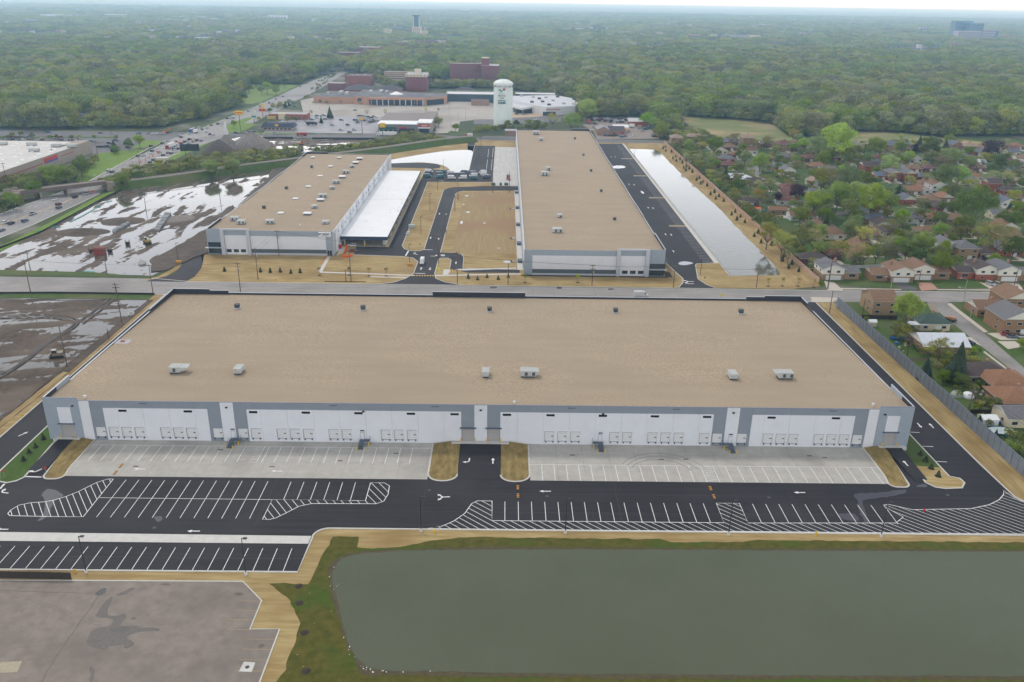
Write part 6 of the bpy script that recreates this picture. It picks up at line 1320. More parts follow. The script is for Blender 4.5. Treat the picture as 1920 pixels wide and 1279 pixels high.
# vehicles
CARP=M('car_paint',(1,1,1),rough=.3,spec=.6,ocol=1);TYRE=M('tyre',(.02,.02,.02),rough=.8);CGL=M('car_glass',(.02,.025,.03),rough=.08,spec=.8)
RIM=M('rim',(.35,.35,.36),rough=.4,metal=.5);LAMP=M('lamp_lens',(.7,.7,.66),rough=.3);TAIL=M('tail_lamp',(.4,.02,.02),rough=.4)
def loft(b,secs,mat,glass=None):
 """secs: list of (x, half width bottom, half width top, z0, z1); a body lofted along x"""
 k=len(b.v);a=b.mi(mat)
 for(x,wb,wt,z0,z1)in secs:b.v+=[(x,-wb,z0),(x,wb,z0),(x,wb*1.02,(z0+z1)*.5),(x,wt,z1),(x,-wt,z1),(x,-wb*1.02,(z0+z1)*.5)]
 for i in range(len(secs)-1):
  for j in range(6):j2=(j+1)%6;b.f.append((k+i*6+j,k+i*6+j2,k+i*6+6+j2,k+i*6+6+j));b.m.append(a)
 b.f.append(tuple(k+j for j in(5,4,3,2,1,0)));b.m.append(a);e=k+(len(secs)-1)*6;b.f.append(tuple(e+j for j in range(6)));b.m.append(a)
 return b
def car_shape(kind):
 """body, glass sections, length, wheel radius"""
 if kind=='sedan':return[(-2.3,.78,.7,.35,.75),(-2.2,.86,.8,.25,.95),(-1.3,.9,.84,.22,1.0),(.9,.9,.84,.22,.98),(1.9,.86,.76,.25,.82),(2.3,.74,.62,.32,.62)],[(-1.65,.76,.70,.98,1.0),(-1.0,.76,.6,.97,1.42),(.1,.76,.6,.97,1.45),(1.0,.76,.68,.96,.99)],[(-1.05,.61,.59,1.40,1.44),(-.4,.62,.59,1.43,1.48),(.15,.61,.59,1.42,1.46)]
 if kind=='suv':return[(-2.35,.84,.78,.4,1.0),(-2.25,.93,.88,.3,1.1),(-1.3,.96,.9,.3,1.12),(.9,.96,.9,.3,1.1),(2.0,.92,.84,.32,1.02),(2.35,.82,.74,.4,.8)],[(-2.2,.84,.7,1.1,1.62),(-1.8,.84,.7,1.1,1.7),(.2,.84,.7,1.1,1.72),(1.1,.84,.76,1.08,1.14)],[(-2.22,.71,.68,1.62,1.72),(-.8,.72,.69,1.7,1.79),(.3,.71,.68,1.69,1.76)]
 if kind=='pickup':return[(-2.8,.9,.88,.45,1.05),(-.6,.95,.9,.4,1.08),(1.2,.95,.9,.4,1.1),(2.4,.93,.86,.4,1.08),(2.8,.86,.8,.5,.9)],[(-.7,.84,.7,1.08,1.72),(-.4,.84,.7,1.08,1.76),(.7,.84,.7,1.08,1.76),(1.4,.84,.78,1.08,1.14)],[(-.72,.71,.69,1.72,1.8),(0,.72,.69,1.75,1.83),(.75,.71,.69,1.74,1.8)]
 if kind=='van':return[(-2.95,.95,.9,.4,2.35),(-2.9,1.0,.9,.35,2.5),(1.3,1.0,.9,.35,2.5),(2.0,.99,.86,.35,1.9),(2.35,.97,.88,.38,1.2),(2.95,.88,.8,.42,.95)],[(1.2,.93,.86,1.35,2.2),(1.55,.99,.91,1.3,2.15),(1.98,.98,.88,1.28,1.93),(2.3,.9,.84,1.24,1.3)],[(-2.9,.88,.8,2.48,2.55),(0,.89,.82,2.5,2.58),(1.2,.87,.8,2.48,2.54)]
CPROTO={}
def car_proto(kind,near=True):
 key=(kind,near)
 if key in CPROTO:return CPROTO[key]
 body,glass,top=car_shape(kind);wr=.34 if kind in('sedan',)else.38;ax=(1.45,-1.4)if kind!='van' else(2.0,-1.8)
 if kind=='pickup':ax=(1.8,-1.75)
 b=loft(MB(),body,CARP);hw=.93 if kind!='sedan' else.86
 if kind=='pickup':b.box(-2.7,-.75,-.74,.74,.9,1.095,HVACD)
 t=thing('van' if kind=='van' else 'car','car','van' if kind=='van' else 'pickup truck' if kind=='pickup' else 'car')
 t.location=(0,0,-500)
 if near:
  b.build('body',t);loft(MB(),glass,CGL).build('windows',t);loft(MB(),top,CARP).build('roof',t)
  wm=MB();wm.tube((0,-.11,0),(0,.11,0),wr,TYRE,12);rm=MB();rm.tube((0,-.13,0),(0,.13,0),wr*.6,RIM,8);wm,rm=wm.mesh('wheel'),rm.mesh('rim')
  for x in ax:
   for s in(-1,1):o=link('wheel',wm,t,(x,s*(hw-.08),wr));link('rim',rm,o)
  xf,xb=body[-1][0],body[0][0];zf,zb=(.66,.85)if kind=='sedan' else(.85,1.0)if kind!='van' else(.95,1.2)
  for s in(-1,1):q=MB();q.box(xf-.1,xf+.02,s*.62-.16,s*.62+.16,zf-.1,zf+.06,LAMP);q.build('headlight',t);q=MB();q.box(xb-.03,xb+.08,s*.7-.1,s*.7+.1,zb-.12,zb+.12,TAIL);q.build('tail_light',t)
 else:
  loft(b,top,CARP);b.build('body',t)
  q=loft(MB(),glass,CGL);q.build('windows',t)
  for x in ax:q=MB();q.tube((x,-hw-.02,wr),(x,hw+.02,wr),wr,TYRE,8);q.build('wheels',t)
 CPROTO[key]=Proto(t);return CPROTO[key]
COL={'white':(.62,.62,.62),'silver':(.36,.37,.38),'grey':(.13,.135,.14),'black':(.02,.02,.022),'blue':(.03,.09,.22),'dark blue':(.015,.03,.07),'red':(.32,.02,.02),'maroon':(.12,.02,.025),'tan':(.33,.28,.2),'teal':(.02,.12,.13),'slate':(.06,.08,.11)}
CARS=[]
KN={'sedan':'car','suv':'suv','pickup':'pickup truck','van':'van'}
def put(cluster,x,y,rz,kind,col,near=False,label=None,grp=None):CARS.append(dict(c=cluster,x=x,y=y,rz=rz,k=kind,col=col,near=near,label=label,g=grp))
gc=random.Random(12)
def rc():return gc.choice(['white','white','silver','silver','grey','black','black','dark blue','blue','slate','red','maroon','tan'])
def rk():return gc.choice(['sedan','sedan','suv','suv','pickup'])
def road_dir(x,y):
 return math.atan2(*(lambda a,b:(b[1]-a[1],b[0]-a[0]))(gd('',180,330),gd('',400,245)))if y<800 else math.atan2(*(lambda a,b:(b[1]-a[1],b[0]-a[0]))(gd('',470,205),gd('',600,150)))
# road, seen in zoom V and Z; colour given
for r,x,y,c,k in(('V',35,1055,'white','pickup'),('V',88,1068,'slate','sedan'),('V',472,830,'slate','suv'),('V',553,825,'silver','sedan'),('V',668,800,'white','sedan'),('V',685,755,'slate','suv'),('V',768,742,'white','sedan'),
  ('V',790,775,'silver','suv'),('V',648,925,'dark blue','sedan'),('V',705,888,'slate','suv'),('V',788,848,'slate','sedan'),('V',850,855,'maroon','sedan'),('V',848,820,'black','suv'),('V',918,782,'maroon','sedan'),('V',970,790,'slate','suv'),('V',1025,760,'white','suv'),
  ('V',1010,730,'dark blue','suv'),('V',1080,720,'black','suv'),('V',1060,665,'white','suv'),('V',1120,640,'maroon','suv'),('V',1175,615,'slate','suv'),('V',1240,580,'black','suv'),('V',1285,575,'white','suv'),('V',1230,640,'slate','sedan'),('V',1300,612,'tan','suv'),('V',1355,592,'maroon','suv'),
  ('V',1420,600,'dark blue','sedan'),('V',1190,600,'silver','sedan'),('V',930,612,'silver','suv'),('V',945,628,'white','sedan'),('V',840,640,'black','suv'),('V',1040,612,'maroon','sedan'),('V',668,680,'black','suv'),('V',1095,530,'silver','suv'),('V',1120,548,'slate','suv'),('V',1248,495,'silver','sedan')):
 put('on the busy divided road',*gd(r,x,y),road_dir(0,700),k,c)
for x,y,c,k in((1550,505,'slate','pickup'),(1600,510,'white','suv'),(1498,465,'white','suv'),(1435,428,'slate','sedan'),(1508,412,'silver','sedan'),(1385,412,'white','suv'),(1570,370,'maroon','sedan'),(1670,345,'black','suv'),(1765,325,'white','suv'),(1812,265,'black','suv'),(1870,262,'silver','sedan'),(1890,240,'white','suv')):
 put('beyond the junction',*gd('V',x,y),road_dir(0,700),k,c)
for x,y,c in((470,205,'slate'),(440,222,'white')):pass
for x,y,c in((45,212,'slate'),(105,195,'white'),(120,205,'silver'),(135,158,'black'),(190,135,'white'),(230,135,'silver'),(210,160,'black'),(292,122,'silver'),(432,68,'slate'),(450,28,'white'),(545,25,'black')):put('on the far stretch of the divided road',*gd('T',x,y),road_dir(0,900),'suv' if c in('slate','silver')else 'sedan',c)
for x,y,c in((1515,580,'black'),(1552,560,'black'),(1593,545,'slate'),(1630,515,'white'),(1690,490,'slate'),(1730,470,'silver'),(1770,465,'white'),(1795,455,'maroon'),(1850,440,'white'),(1880,425,'black')):put('on the farthest stretch of the divided road',*gd('A',x,y),road_dir(0,900),'sedan',c)
for x,y,c,k in((85,493,'silver','sedan'),(480,495,'blue','suv'),(640,488,'maroon','sedan'),(685,492,'white','sedan'),(730,498,'white','suv'),(845,497,'silver','suv'),(925,478,'dark blue','sedan')):put('on the cross street before the wood',*gd('V',x,y),PI,k,c)
for r,x,y,c,k in(('Z',680,145,'blue','suv'),('Z',1420,155,'slate','sedan'),('Z',1580,162,'slate','sedan')):put('on the cross street before the wood',*gd(r,x,y),0,k,c)
for x,y,c,k in((775,1095,'white','sedan'),(828,1165,'maroon','suv'),(835,1215,'slate','suv'),(1232,1012,'silver','pickup'),(1060,1060,'dark blue','suv'),(1408,825,'slate','suv'),(1535,692,'silver','suv'),(1585,705,'slate','suv')):put('near the railway bridge',*gd('Z',x,y),road_dir(0,700),k,c)
for x,y,c,k in((245,650,'silver','pickup'),(188,703,'slate','suv'),(85,722,'black','suv'),(42,715,'white','suv'),(15,773,'slate','sedan')):put('on the divided road at the left edge',*gd('D',x,y),road_dir(0,700),k,c)
# store parking
for i in range(34):
 x=gc.choice([20,60,130,180,230,280,330,410,440,470,590,640,770,860,980,1010,1080,1130])+gc.uniform(-12,12);y=gc.choice([240,212,212,185,250])
 if y==185 and x>500:continue
 put('in the big store parking lot',*gd('Z',x,y),PI/2,rk(),rc())
for x,y,c in((1290,270,'blue'),(1400,352,'black'),(1460,350,'slate'),(1520,345,'black'),(1550,300,'slate'),(1640,258,'dark blue')):put('behind the end wall of the big store',*gd('Z',x,y),.1,'suv',c)
put('on the lot link road',*gd('V',330,702),0,'suv','black');put('on the lot link road',*gd('V',30,685),0,'sedan','slate')
# shop lots
for x,y,c in((1625,183,'dark blue'),(1660,183,'slate'),(1690,190,'black'),(1640,203,'white'),(1675,200,'white'),(1710,203,'silver'),(1740,195,'slate'),(1765,205,'black'),(1800,190,'dark blue'),(1825,200,'white'),(1570,232,'black'),(1590,232,'slate'),(1635,230,'silver'),(1660,235,'slate'),(1690,238,'slate'),(1715,232,'white'),(1745,228,'silver'),(1770,232,'white'),(1795,235,'slate'),(1605,258,'slate'),(1730,258,'white'),(1760,258,'slate'),(1790,250,'dark blue')):put('in the crowded row of the shop lot',*gd('T',x,y),.3,'suv' if c!='silver' else 'sedan',c)
for x,y,c,k in((1408,232,'black','suv'),(1300,290,'silver','suv'),(1487,290,'slate','suv'),(1402,350,'silver','suv'),(1562,348,'silver','suv'),(1508,378,'maroon','suv'),(1848,240,'silver','suv')):put('scattered in the shop lot',*gd('T',x,y),.2,k,c)
for x,y,c,k in((860,68,'black','suv'),(1575,112,'black','sedan')):put('alone in the empty mall lot',*gd('T',x,y),0,k,c)
for x,y,c,k in((1055,228,'blue','pickup'),(1115,205,'silver','suv'),(1120,180,'slate','suv'),(1170,180,'silver','sedan'),(1200,175,'slate','suv'),(1215,222,'slate','suv'),(1135,255,'white','sedan'),(510,180,'silver','sedan'),(545,185,'silver','suv'),(985,250,'silver','sedan')):put('around the burger restaurant',*gd('T',x,y),.1,k,c)
for x,y,c,k in((378,405,'blue','suv'),(615,392,'silver','suv'),(436,430,'silver','sedan'),(300,370,'slate','sedan'),(370,370,'teal','sedan'),(150,385,'slate','suv'),(265,385,'silver','sedan')):put('on the street in front of the diner',*gd('T',x,y),0,k,c)
put('on the street in front of the shops',*gd('S',1400,695),0,'suv','silver')
# car yard
n=0
for i in range(74):
 row=i%7;x=130+row*9+gc.uniform(0,900);y=292-row*14+gc.uniform(-6,6)
 if x>1100-(292-y)*.4:continue
 if 330<x<860 and y>268:continue
 put('in the packed car yard',*gd('X',x,y),gc.choice([.4,.6,2.4,.2]),gc.choice(['sedan','suv','suv','van']),rc())
for x,y,c,k in((450,470,'silver','sedan'),(490,485,'slate','suv'),(545,487,'dark blue','pickup'),(600,487,'black','sedan'),(650,485,'black','suv'),(755,480,'silver','suv'),(750,505,'blue','suv'),(800,495,'slate','sedan'),(965,478,'white','sedan'),(1255,475,'silver','sedan'),(1285,500,'black','pickup'),(290,345,'silver','sedan'),(310,385,'white','sedan'),(855,405,'silver','sedan'),(1040,385,'silver','suv'),(1065,400,'white','sedan'),(1090,412,'silver','sedan'),(1130,385,'teal','suv'),(1180,375,'teal','van'),(1050,352,'tan','van')):
 put('in front of the car yard buildings',*gd('X',x,y),.15,k,c)
# site vehicles
for x,y,c,k,lb in((1117,888,'white','suv','white suv parked at the corner of the loading canopy'),(1125,928,'maroon','sedan','dark red car beside the orange barriers at the canopy corner')):put('x',*gd('E',x,y),PI if k=='suv' else 0,k,c,True,lb)
put('x',*gd('E',1645,1015),-PI/2,'van','white',True,'white delivery van driving out of the site towards the main street');put('x',*gd('F',1682,1262,),0,'van','white',True,'white van on the main street behind the front warehouse')
CARS[-1]['y']=347.6
put('x',*gd('Q',605,742),0,'suv','slate',False,'dark car under the white canopy of the low white store');put('x',*gd('Q',670,742),.5,'sedan','white',False,'white car at the entrance of the low white store');put('x',*gd('Q',900,830),0,'suv','white',False,'white suv on the drive behind the water tower')
put('x',*gd('Q',715,745),.5,'sedan','silver',False,'silver car beside the white one at the low white store')
vc=[((85,370),'teal'),((88,350),'slate'),((98,335),'white'),((175,375),'teal'),((182,355),'slate'),((190,340),'teal'),((268,382),'white'),((262,362),'slate'),((262,347),'white'),((350,382),'white'),((350,360),'slate'),((355,342),'slate'),((434,386),'teal'),((430,365),'white'),((432,348),'slate'),((527,378),'slate'),((512,358),'white'),((500,342),'white')]
k=0
for(x,y),c in vc:
 put('vans',*gd('F',x,y),PI if k%2 else 0.05,'van',c,True,None,'vans');k+=1
for k in range(19):put('canopy',-62.4,427+k*9.0,PI/2 if k%3 else-PI/2,'van' if k%2==0 else 'suv',['white','slate','white','black'][k%4],False)
# houses
for r,x,y,rz,c,k,lb in(('a',1690,610,-.1,'red','sedan','bright red car on the driveway of the grey-roofed house'),('a',1765,640,-.1,'slate','sedan','dark blue-grey car beside the bright red one on the driveway'),('a',1205,722,0,'dark blue','suv','dark blue van-like car beside the white metal roof'),
  ('H',1270,1185,-1.2,'silver','suv','silver suv on the driveway of the dark red split-level'),('H',1325,1190,-1.2,'tan','suv','tan-grey suv next to the silver one on the wide street'),('G',768,498,0,'white','suv','white suv on the lawn side of the dark-roofed brown house'),('H',660,470,.9,'blue','sedan','blue car in front of the big white gable'),('H',692,472,.9,'white','sedan','white car right of the blue one by the big white gable'),
  ('H',130,825,0,'silver','sedan','silver car at the mouth of the short dead-end street'),('H',105,830,0,'slate','sedan','dark car behind the silver one at the short dead-end street'),('H',245,640,0,'slate','suv','dark car under the trees on the back lane'),('H',1215,510,0,'silver','suv','silver car on the lane left of the dark-roofed white house'),
  ('G',905,385,.3,'silver','sedan','silver car on the drive inside the bend of the curving street'),('G',1058,335,1.2,'silver','sedan','silver car below the long tan bungalow'),('G',980,425,0,'black','pickup','black car under the carport of the white-gabled house'),('G',705,335,.2,'silver','sedan','silver car by the white garage near the tree belt'),('G',892,345,0,'slate','sedan','dark car by the little white-gabled brick house'),
  ('H',1100,275,0,'white','suv','white car in the upper street, right of the round green trees'),('H',1260,318,0,'black','suv','black car by the pale houses below the big purple tree'),('H',1455,305,0,'blue','sedan','blue car at the right edge, upper rows'),('H',1240,1010,1.5,'slate','suv','dark suv in the gap right of the grey hipped house'),('a',1890,640,0,'silver','sedan','silver car cut by the right edge, by the white garage')):
 put('x',*gd(r,x,y),rz,k,c,True,lb)
seen={}
for c in sorted(CARS,key=lambda c:(c['c'],c['x'])):
 near=c['near'];pr=car_proto(c['k'],near);cl=c['c'];kn=KN[c['k']]
 if c['label']:lb=c['label'];g_2=None
 else:
  key=(cl,c['col'],kn);seen[key]=seen.get(key,0)+1;o_=ORD[seen[key]-1]
  where={'vans':'in the block of parked vans behind the canopy','canopy':'parked along the edge of the loading canopy'}.get(cl,cl)
  lb=f"{c['col']} {kn} {where}, {o_} of its colour and type from the left";g_2=f"vehicles {where}"
  if cl=='canopy':lb=f"{c['col']} {kn} {where}, {o_} of its kind going back"
  if len(lb.split())>16:lb=f"{o_} {c['col']} {kn} from the left, {where}"
 z=.09 if cl in('canopy','vans')or near else.08
 o=pr.place(c['x'],c['y'],z,c['rz'],label=lb,cat={'van':'van','pickup':'pickup truck'}.get(c['k'],'car'),group=g_2)
 for q in[o]+list(o.children_recursive if hasattr(o,'children_recursive')else[]):q.color=(*COL[c['col']],1)
# trucks
def truck(lb,x,y,rz,L_,cab,boxc,nm='truck',h=3.9):
 t=thing(nm,lb,'truck',(x,y,.06),rz);CM=M('cab_'+nm+lb[:5].replace(' ','_'),cab,rough=.4);BM=M('box_'+lb[:5].replace(' ','_'),boxc,rough=.6)
 b=MB();b.box(-L_/2,L_/2-2.8,-1.25,1.25,1.1,h,BM);b.box(-L_/2+.1,L_/2-2.9,-.5,.5,.75,1.09,HVACD);b.build('cargo_box',t)
 b=MB();b.box(L_/2-2.4,L_/2-.2,-1.15,1.15,.6,2.0,CM);b.box(L_/2-2.4,L_/2-.8,-1.1,1.1,2.0,3.0,CM);b.build('cab',t);b=MB();b.box(L_/2-.79,L_/2-.74,-1.0,1.0,2.05,2.9,CGL);b.build('windscreen',t)
 for x_ in(L_/2-1.3,-L_/2+1.6,-L_/2+2.8)+((L_/2-4.5,)if L_>10 else()):
  for s in(-1,1):b=MB();b.tube((x_,s*1.0-.13,.5),(x_,s*1.0+.13,.5),.5,TYRE,10);b.build('wheel',t)
 return t
truck('white box trailer truck in the queue on the divided road',*gd('V',960,700),road_dir(0,700)+PI,16,(.35,.05,.04),(.62,.62,.6))
truck('long white trailer truck parked before the shop row',*gd('S',900,728),PI,19,(.5,.5,.52),(.66,.66,.64));truck('white box truck on the far street, left of the narrow warehouse',*gd('c',130,122),PI,7.5,(.6,.6,.6),(.66,.66,.66),h=3.4)
truck('small white box truck beside the blue bus at the junction',*gd('V',1340,475),road_dir(0,700),8,(.6,.6,.6),(.66,.66,.66),h=3.4);truck('tall white box truck in the car yard, behind the tan workshop',*gd('X',905,345),2.2,8,(.6,.6,.6),(.66,.66,.66))
truck('red dump truck on the street before the shop lot',*gd('T',935,415),PI,10,(.33,.03,.03),(.30,.04,.04),h=3.0);truck('dark lorry with a black container at the diner lot',*gd('T',1055,285),0,11,(.03,.03,.04),(.035,.035,.045),h=3.2);truck('blue tipper truck in the muddy lot beside the gravel heap',*gd('T',530,540),0,8,(.05,.12,.25),(.06,.10,.14),h=2.6)
t=thing('bus','blue city bus turning at the junction before the wood','bus',(*gd('V',1285,460),.06),road_dir(0,700));b=MB();b.prism([(-5.5,-1.25),(5.5,-1.25),(5.5,1.25),(-5.5,1.25)],.4,3.1,M('bus_blue',(.03,.09,.30),rough=.4));b.build('body',t);b=MB();b.box(-5.3,5.52,-1.28,1.28,1.5,2.5,CGL);b.build('windows',t);b=MB();b.box(-5.4,-2,-1.3,1.3,.7,1.4,MATS['sign_red']);b.build('stripe',t);b=MB();b.box(-5.4,5.4,-1.15,1.15,3.1,3.25,FRAME);b.build('roof',t)
for x_ in(-3.4,3.6):
 for s in(-1,1):b=MB();b.tube((x_,s*1.1-.15,.5),(x_,s*1.1+.17,.5),.5,TYRE,10);b.build('wheel',t)
# diggers and loaders
def digger(lb,x,y,rz,col,arm=True,s=1.0,nm='excavator',cat='excavator'):
 t=thing(nm,lb,cat,(x,y,.05),rz);t.scale=(s,s,s);m=M('machine_%s'%'_'.join(lb.split()[:2]),col,rough=.5)
 for q in(-1,1):
  b=MB();b.box(-1.7,1.7,q*1.2-.3,q*1.2+.3,.15,.95,TYRE);b.tube((-1.7,q*1.2-.3,.55),(-1.7,q*1.2+.3,.55),.4,TYRE,8);b.tube((1.7,q*1.2-.3,.55),(1.7,q*1.2+.3,.55),.4,TYRE,8);b.build('track',t)
 b=MB();b.box(-2.2,1.3,-1.3,1.3,1.0,2.1,m);b.build('body',t);b=MB();b.box(-.2,1.3,.2,1.25,2.1,3.2,CGL);b.box(-.25,1.35,.15,1.3,3.2,3.35,FRAME);b.build('cab',t)
 if arm:b=MB();b.tube((1.2,-.3,1.7),(4.0,-.3,4.3),.3,m,6);b.build('boom',t);b=MB();b.tube((4.0,-.3,4.3),(5.6,-.3,1.8),.22,m,6);o=b.build('arm',t);b=MB();b.box(5.2,6.2,-.8,.2,.6,1.7,HVACD);b.build('bucket',o)
 else:b=MB();b.box(2.2,2.5,-1.8,1.8,.1,1.3,m);b.build('blade',t);b=MB();b.box(1.3,2.2,-1.1,-.9,.5,.8,m);b.box(1.3,2.2,.9,1.1,.5,.8,m);b.build('push_arms',t)
 return t
digger('yellow bulldozer working in the flooded lot beside the dark bank',*gd('D',1108,865),2.2,(.30,.21,.05),False,1.0,'bulldozer','bulldozer');digger('yellow and white bulldozer parked in the muddy yard by the pole',*gd('J',430,520),PI+.3,(.22,.18,.12),False,.95,'bulldozer','bulldozer')
digger('orange excavator in the wet lot before the shops',*gd('T',925,525),.3,(.45,.16,.03),True,1.0);digger('small dark excavator below the orange one in the wet lot',*gd('T',930,585),2.5,(.06,.06,.06),True,.7);digger('orange construction lift at the end of the cross street',*gd('V',880,480),.6,(.55,.15,.04),True,1.0,'lift','construction lift')
t=thing('street_sweeper','small orange road machine on the side street behind the big green tree','road machine',(*gd('a',965,425),.05),-.9);OM=M('faded_orange',(.45,.22,.12),rough=.6);b=MB();b.box(-2.4,2.4,-1,1,.5,1.1,HVACD);b.build('chassis',t);b=MB();b.box(-.2,1.8,-.8,.8,1.1,2.0,OM);b.box(-1.8,-.4,-.7,.7,1.1,1.6,OM);b.build('body',t)
for x_ in(-1.6,1.6):
 for s in(-1,1):b=MB();b.tube((x_,s*.95-.1,.4),(x_,s*.95+.1,.4),.4,TYRE,8);b.build('wheel',t)
t=thing('tractor_unit','red and dark tractor unit standing on the concrete yard by the narrow warehouse','truck',(*gd('c',660,690),.1),PI/2);b=MB();b.box(-3.2,3.2,-.5,.5,.7,1.0,HVACD);b.build('chassis',t);b=MB();b.box(1,3.3,-1.2,1.2,.7,3.0,HVACD);b.build('cab',t);b=MB();b.box(-3.3,-2.9,-1.1,1.1,.9,2.4,MATS['sign_red']);b.build('rear_panel',t)
for x_ in(-2.2,-1,2.2):
 for s in(-1,1):b=MB();b.tube((x_,s*1.05-.15,.5),(x_,s*1.05+.15,.5),.5,TYRE,10);b.build('wheel',t)
# street furniture, fences, small things
WOOD=M('pole_wood',(.11,.075,.05),(.16,.11,.075),scale=1,stretch=(3,3,.3),rough=.95);DKM=M('dark_metal',(.03,.03,.032),rough=.5);GALV=M('galvanised',(.34,.35,.36),rough=.5,metal=.3)
def utility_pole(x,y,h,lb,arms=1,kit=0,rz=0):
 t=thing('utility_pole',lb,'utility pole',(x,y,0),rz,'wooden utility poles');b=MB();b.tube((0,0,-.2),(0,0,h),.20,WOOD,8,.13);b.build('pole',t)
 for k in range(arms):
  b=MB();b.box(-1.3,1.3,-.07,.07,h-.8-k*1.5,h-.6-k*1.5,WOOD);o=b.build('crossarm',t)
  for q in(-1.15,-.5,.5,1.15):i=MB();i.tube((q,0,h-.6-k*1.5),(q,0,h-.38-k*1.5),.06,GALV,6);i.build('insulator',o)
 for k in range(kit):b=MB();a=k*2.1;b.tube((.5*math.cos(a),.5*math.sin(a),h-4.2),(.5*math.cos(a),.5*math.sin(a),h-3.2),.25,GALV,8);b.build('transformer',t)
 return t
def top_h(px,py,bx,by):
 """height of a vertical thing whose top shows at px, py and foot at (bx, by)"""
 r,x,y=px;q=REG[r];X,Y=q[0]+x/q[2],q[1]+y/q[2];d=AR*((X-960)/FPX)-AU*((Y-639.5)/FPX)+AF;return CH+d.z*by/d.y
POLES=[('D',(230,1235),(172,975),1,0,'nearest the left edge, on the far side of the main street'),('D',(228,1065),(210,930),1,0,'short one at the left edge of the flooded lot'),('D',(803,1100),(780,900),1,0,'right of the rust-red container in the flooded lot'),('D',(873,1245),(860,1160),2,0,'with two arms, short, just left behind the front warehouse'),('D',(1148,1245),(1115,1020),1,0,'tall one at the far left corner of the front warehouse'),
         ('D',(1645,495),(1610,150),1,0,'standing in the flooded water near the hedge'),('D',(1092,600),(1080,470),0,0,'slim one in the middle of the flooded lot'),('D',(55,430),(10,260),2,0,'at the left edge in front of the big store wall'),('D',(405,265),(382,155),1,0,'in front of the red sign of the big store'),('D',(738,245),(712,90),1,0,'on the grass beyond the corner of the big store'),('D',(1055,328),(1030,160),1,0,'between the hedge and the queue of cars'),('D',(1002,330),(998,250),0,0,'thin one beside the busy road above the hedge'),
         ('E',(284,1228),(262,1005),2,2,'in front of the left rear warehouse, with two arms'),('E',(415,1135),(392,890),0,1,'on the straw before the left rear warehouse'),('E',(572,960),(550,765),1,2,'against the front of the signed warehouse with transformers'),('E',(1112,1150),(1097,920),0,1,'before the orange barriers of the signed warehouse'),('E',(1074,1150),(1072,1060),0,0,'short stub beside the one before the orange barriers'),('E',(527,200),(515,30),1,0,'behind the far left corner of the signed warehouse'),('E',(755,180),(750,60),1,0,'behind the signed warehouse among the puddles'),('E',(962,175),(958,30),0,0,'behind the signed warehouse, right of the orange excavator'),
         ('F',(310,1165),(308,915),1,0,'beside the striped crossing of the narrow warehouse'),('F',(168,1015),(163,780),2,0,'at the mouth of the inner road'),('F',(225,795),(222,600),0,0,'halfway along the right side of the inner road'),('F',(292,625),(288,440),1,0,'two thirds along the inner road'),('F',(315,542),(313,380),1,0,'at the far bend of the inner road'),('F',(575,488),(573,300),0,0,'at the corner of the concrete yard'),('F',(698,488),(700,315),0,2,'beside the dark tractor unit'),('F',(690,1172),(688,1015),0,0,'before the bare straw field, left of the narrow warehouse'),('F',(1318,1180),(1328,1022),2,1,'in front of the narrow warehouse'),
         ('G',(235,1200),(252,1040),1,0,'right of the narrow warehouse, on straw'),('G',(820,1203),(842,1065),1,0,'below the near end of the long narrow pond'),('G',(1325,1210),(1350,1010),1,0,'by the pink wall at the wide street'),('H',(118,1212),(148,1030),0,0,'in front of the first split-level'),('H',(750,1225),(775,1075),0,0,'between the two brown-roofed split-levels'),('H',(1425,1228),(1470,1060),0,0,'right on the wide street'),('H',(1492,1240),(1505,1190),0,0,'at the right edge on the wide street'),
         ('I',(140,190),(160,20),0,0,'at the far end of the dry strip behind the front warehouse'),('I',(385,215),(408,80),0,0,'behind the fence by the two-storey yellow brick house'),('I',(720,515),(745,380),1,0,'in the garden behind the sound wall, near the blue tarpaulin'),('I',(1030,690),(1095,460),1,0,'beside the tall conifer behind the sound wall'),('I',(1180,935),(1245,755),2,0,'with two arms above the cluttered garden'),
         ('J',(225,38),(215,0),0,0,'x'),('J',(912,255),(868,-20),1,0,'beside the far left corner of the front warehouse, in the muddy yard'),('J',(503,590),(428,270),0,0,'in the middle of the muddy yard by the bulldozer'),('J',(815,380),(805,310),0,0,'short stub along the left wall of the front warehouse')]
PW=[]
for r,f,tp,arms,kit,lb in POLES:
 if lb=='x':continue
 x,y=gd(r,*f);h=max(4,min(15,top_h((r,*tp),None,x,y)));utility_pole(x,y,h,'wooden utility pole '+lb,arms,kit);PW.append((x,y,h))
def wire(pts,nm,lb,rad=.035):
 b=MB()
 for(x0,y0,z0),(x1,y1,z1)in zip(pts,pts[1:]):
  L_=math.dist((x0,y0),(x1,y1));sag=L_*.018;n=8;p0=(x0,y0,z0)
  for k in range(1,n+1):t_=k/n;p1=(x0+(x1-x0)*t_,y0+(y1-y0)*t_,z0+(z1-z0)*t_-4*sag*t_*(1-t_));b.tube(p0,p1,rad,DKM,3,cap=False);p0=p1
 return tag(b.build(nm),lb,'power line')
def wz(i,dz=0,dx=0):return(PW[i][0]+dx,PW[i][1],PW[i][2]-.4-dz)
for dx,lb in((-1.1,'near'),(1.1,'far')):wire([wz(0,0,dx),wz(12,0,dx),wz(14,0,dx),wz(28,0,dx),wz(29,0,dx),wz(30,0,dx),wz(31,0,dx)],'power_line',{'near':'thin power line strung along the main street, on the nearer insulators','far':'thin power line strung along the main street, on the farther insulators'}[lb])
wire([wz(20,0),wz(21),wz(22),wz(23),wz(24),wz(25)],'power_line','thin power line along the inner road to the concrete yard')
